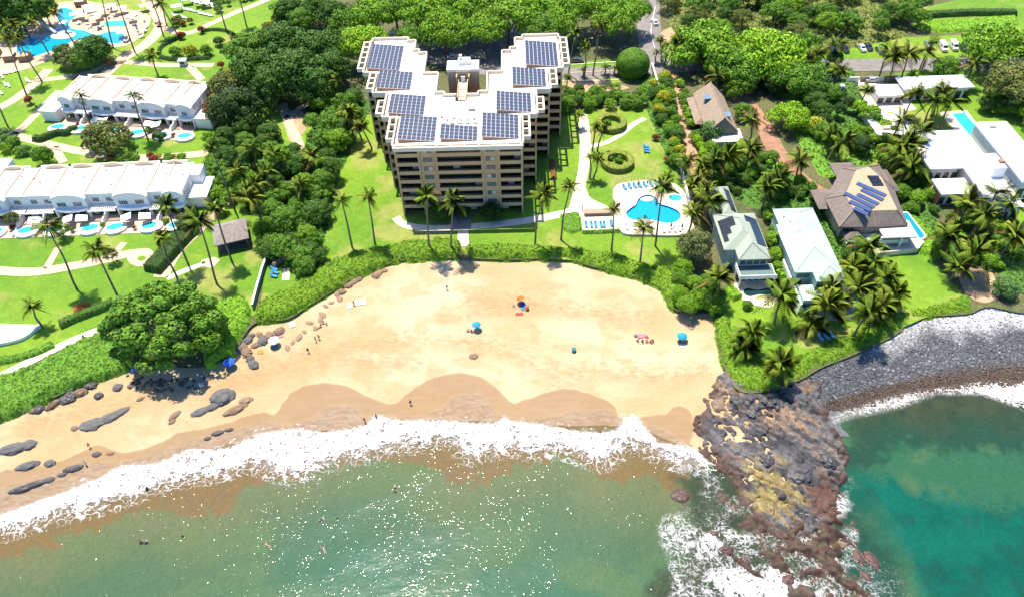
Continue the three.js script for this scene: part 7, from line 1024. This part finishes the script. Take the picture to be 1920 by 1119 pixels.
[[601, 612, 'sit', 'pink', 'white'], [612, 608, 'sit', 'white', 'navy'], [594, 616, 'lie', 'pink', 0], [606, 606, 'sit', 'navy', 'grey']].forEach(([x, y, p, c, s]) => person(x, y, p, rr(-1, 1), c, s, `person in ${c} ${p === 'lie' ? 'lying' : 'sitting'} by the half buried stones`, 'group by the half buried stones'));
[[878, 620, 'sit', 'white', 'black'], [884, 622, 'sit', 'black', 'black'], [964, 574, 'lie', 'grey', 'black'], [990, 580, 'sit', 'pink', 'red'], [1288, 642, 'sit', 'navy', 'black'], [1275, 641, 'sit', 'black', 'red']].forEach(([x, y, p, c, s], i) => person(x, y, p, rr(-1, 1), c, s, `person in ${c} ${p === 'lie' ? 'lying' : 'sitting'} beside the ${['cyan', 'cyan', 'tilted orange', 'small orange', 'bright cyan', 'bright cyan'][i]} umbrella`, 'people by umbrellas'));
[[252, 696, 'sit', 'blue', 'navy'], [270, 718, 'sit', 'grey', 'white'], [350, 712, 'lie', 'blue', 0], [378, 708, 'sit', 'white', 'navy'], [386, 714, 'lie', 'white', 'white'], [282, 722, 'sit', 'black', 'grey'], [372, 722, 'lie', 'white', 'pink']].forEach(([x, y, p, c, s]) => person(x, y, p, rr(-2, 2), c, s, `person in ${c} ${p === 'lie' ? 'lying' : 'resting'} in the shade of the huge tree`, 'people under the huge tree'));
const gSw = 'bathers in the bay'; person(740, 916, 'swim', Math.PI, 'black', 'black', 'swimmer in black lying on a blue board', gSw, 0.15); person(603, 974, 'swim', 2.6, 'black', 'grey', 'swimmer splashing next to another bather', gSw, -0.05); person(634, 976, 'stand', 2, 'navy', 0, 'bather standing deep beside a splashing swimmer', gSw, -1.2); person(500, 1022, 'swim', 1, 'black', 0, 'lone swimmer splashing in green water', gSw, -0.05); person(607, 1030, 'swim', 0.5, 'grey', 0, 'swimmer splashing farthest from the sand', gSw, -0.05); person(345, 1010, 'stand', 0.4, 'pink', 'pink', 'bather standing chest deep beside the teal float', gSw, -1.1); person(264, 1016, 'sit', 1.6, 'black', 0, 'bather sitting on the teal float', gSw, 0.12); person(273, 1016, 'sit', 1.6, 'white', 'grey', 'second bather sitting on the teal float in white', gSw, 0.12); person(278, 920, 'stand', 1, 'black', 'black', 'bather in black wading at the foam edge', gSw, -0.6); person(706, 784, 'stand', 1, 'navy', 0, 'bather standing in the surf foam', gSw, -0.1); person(684, 792, 'stand', 2, 'black', 'black', 'bather in black standing at the top of the surf', gSw, -0.1); person(786, 834, 'stand', 0, 'grey', 0, 'bather standing behind the breaking surf', gSw, -0.8);
// boards, float, beach umbrellas, towels, bags
const slab = (name, cat, px, py, w, l, h, turn, m, label, group, yy) => { const p = yy === undefined ? G(px, py) : at(px, py, yy), s = new THREE.Shape(); s.absellipse(0, 0, w / 2, l / 2, 0, 6.2832); const g = new THREE.ExtrudeGeometry(s, { depth: h, bevelEnabled: true, bevelThickness: h * 0.3, bevelSize: 0.03, bevelSegments: 1 }).rotateX(-Math.PI / 2), o = mesh(name, g, m); o.position.set(p.x, p.y + 0.06, p.z); o.rotation.y = turn; return tag(o, label, cat, group); };
slab('bodyboard', 'board', 740, 916, 0.6, 1.5, 0.08, 0, dye.blue, 'blue bodyboard under the swimmer', undefined, 0.03); slab('bodyboard', 'board', 772, 760, 0.55, 1.3, 0.07, 0.6, dye.white, 'white bodyboard on wet sand beside the person in black'); slab('pool_float', 'float', 269, 1018, 3.2, 1.7, 0.2, 0.1, dye.teal, 'teal inflatable float carrying two bathers', undefined, 0); slab('beached_log', 'driftwood', 930, 503, 3.4, 0.35, 0.25, 0.05, rockM.brown, 'thin brown driftwood log on the upper sand'); slab('bodyboard', 'board', 869, 623, 0.6, 1.1, 0.07, 0.3, dye.teal, 'cyan bodyboard beside the seated pair'); slab('bodyboard', 'board', 556, 605, 0.8, 1.5, 0.1, 1, dye.blue, 'bright blue board by the hedge foot');
const towel = (px, py, w, l, turn, c, label) => { const p = G(px, py), o = mesh('beach_towel', new THREE.BoxGeometry(w, 0.05, l, 6, 1, 8), dye[c]), q = o.geometry.attributes.position; for (let i = 0; i < q.count; i++) q.setY(i, q.getY(i) + 0.05 * noise(q.getX(i) * 3 + px, q.getZ(i) * 3)); o.geometry.computeVertexNormals(); o.position.set(p.x, p.y + 0.07, p.z); o.rotation.y = turn; tag(o, label, 'towel', 'beach towels'); };
for (const [x, y, w, l, t, c, s] of [[655, 573, 1.1, 1.8, 0.3, 'white', 'white towel lying apart on the upper sand'], [670, 568, 1.4, 1.9, 0.5, 'white', 'white towel in front of the green shirted person'], [681, 566, 1.3, 1.8, 0.2, 'white', 'white towel at the end of the towel row'], [548, 608, 1.4, 1.8, 0.4, 'white', 'white towel below the bright blue board'], [526, 628, 1.2, 1.6, 0.3, 'pink', 'pink towel beside the white umbrella'], [514, 650, 1.6, 1.2, 0.3, 'teal', 'teal towel below the white umbrella'], [487, 660, 1.4, 1.2, 0.2, 'orange', 'faded yellow towel near the fence rocks'], [1204, 630, 2.2, 1.1, 0.1, 'pink', 'long pink towel behind the seated row'], [1213, 632, 0.8, 0.8, 0.4, 'red', 'red towel behind the seated row'], [982, 572, 1.2, 1.8, 0.6, 'blue', 'blue towel beside the tilted orange umbrella'], [974, 589, 2, 0.8, 0, 'red', 'red towel below the orange umbrella'], [1281, 648, 1.2, 0.9, 0, 'white', 'white towel below the bright cyan umbrella'], [376, 722, 1.6, 1.2, 0.4, 'white', 'white towel at the edge of the tree shade'], [980, 577, 1, 1.4, 0.5, 'teal', 'teal towel under the orange umbrella']]) towel(x, y, w, l, t, c, s);
const bagM = dye.grey; { const p = G(1192, 630), o = thing('beach_bag', 'dark grey beach bag beside the seated row', 'bag', p); mesh('bag', new THREE.SphereGeometry(0.45, 10, 8).scale(1, 0.7, 0.8).translate(0, 0.28, 0), bagM, o); mesh('strap', new THREE.TorusGeometry(0.28, 0.03, 5, 12, Math.PI).translate(0, 0.5, 0), dye.black, o); }
function beachUmb(px, py, r, color, tilt, label, h = 2.1) { // (px, py): canopy centre
  const q = at(px, py, G(px, py).y + h), b = V(q.x, ground(q.x, q.z), q.z), o = thing('beach_umbrella', label, 'umbrella', b, rr(0, 1), 'beach umbrellas'), t = new THREE.Group(); mesh('pole', new THREE.CylinderGeometry(0.03, 0.03, h, 6).translate(0, h / 2, 0), steel, o);
  const c = new THREE.SphereGeometry(r * 1.25, 16, 5, 0, 6.2832, 0, 0.93).translate(0, -r * 1.25 + 0.35, 0), p = c.attributes.position; for (let i = 0; i < p.count; i++) { const a = Math.atan2(p.getZ(i), p.getX(i)), k = Math.hypot(p.getX(i), p.getZ(i)) / r; p.setY(i, p.getY(i) - 0.07 * k * Math.abs(Math.sin(a * 4))); } c.computeVertexNormals();
  const m = mesh('canopy', c, color, o); m.position.y = h - 0.1; m.rotation.x = tilt; mesh('tip', new THREE.ConeGeometry(0.05, 0.2, 6).translate(0, 0.4, 0), steel, m);
}
const cyanM = mat(0.005, 0.24, 0.37, 0.8, { side: THREE.DoubleSide }), royal = mat(0.01, 0.09, 0.5, 0.8), orangeM = mat(0.38, 0.10, 0.012, 0.8);
beachUmb(1280, 627, 1.25, cyanM, 0, 'bright cyan beach umbrella near the grassy point'); beachUmb(893, 606, 1.1, cyanM, 0, 'cyan beach umbrella over the seated pair'); beachUmb(975, 557, 1.1, orangeM, -0.5, 'tilted orange beach umbrella in the middle of the beach', 1.9); beachUmb(988, 575, 0.55, orangeM, 0.3, 'small orange sunshade beside the blue towel', 0.9); beachUmb(511, 635, 1.35, dye.white, 0, 'white beach umbrella near the fence rocks'); beachUmb(427, 675, 1.35, royal, 0, 'royal blue beach umbrella beside the huge shade tree'); beachUmb(1076, 653, 0.6, dye.teal, 0, 'small teal sunshade alone on the sand', 0.9); beachUmb(250, 692, 0.7, royal, 0, 'small blue sunshade under the huge tree', 1.3); beachUmb(1511, 575, 0.9, cyanM, 0, 'blue umbrella on the mint house patio', 2);
renderer.render(scene, camera);
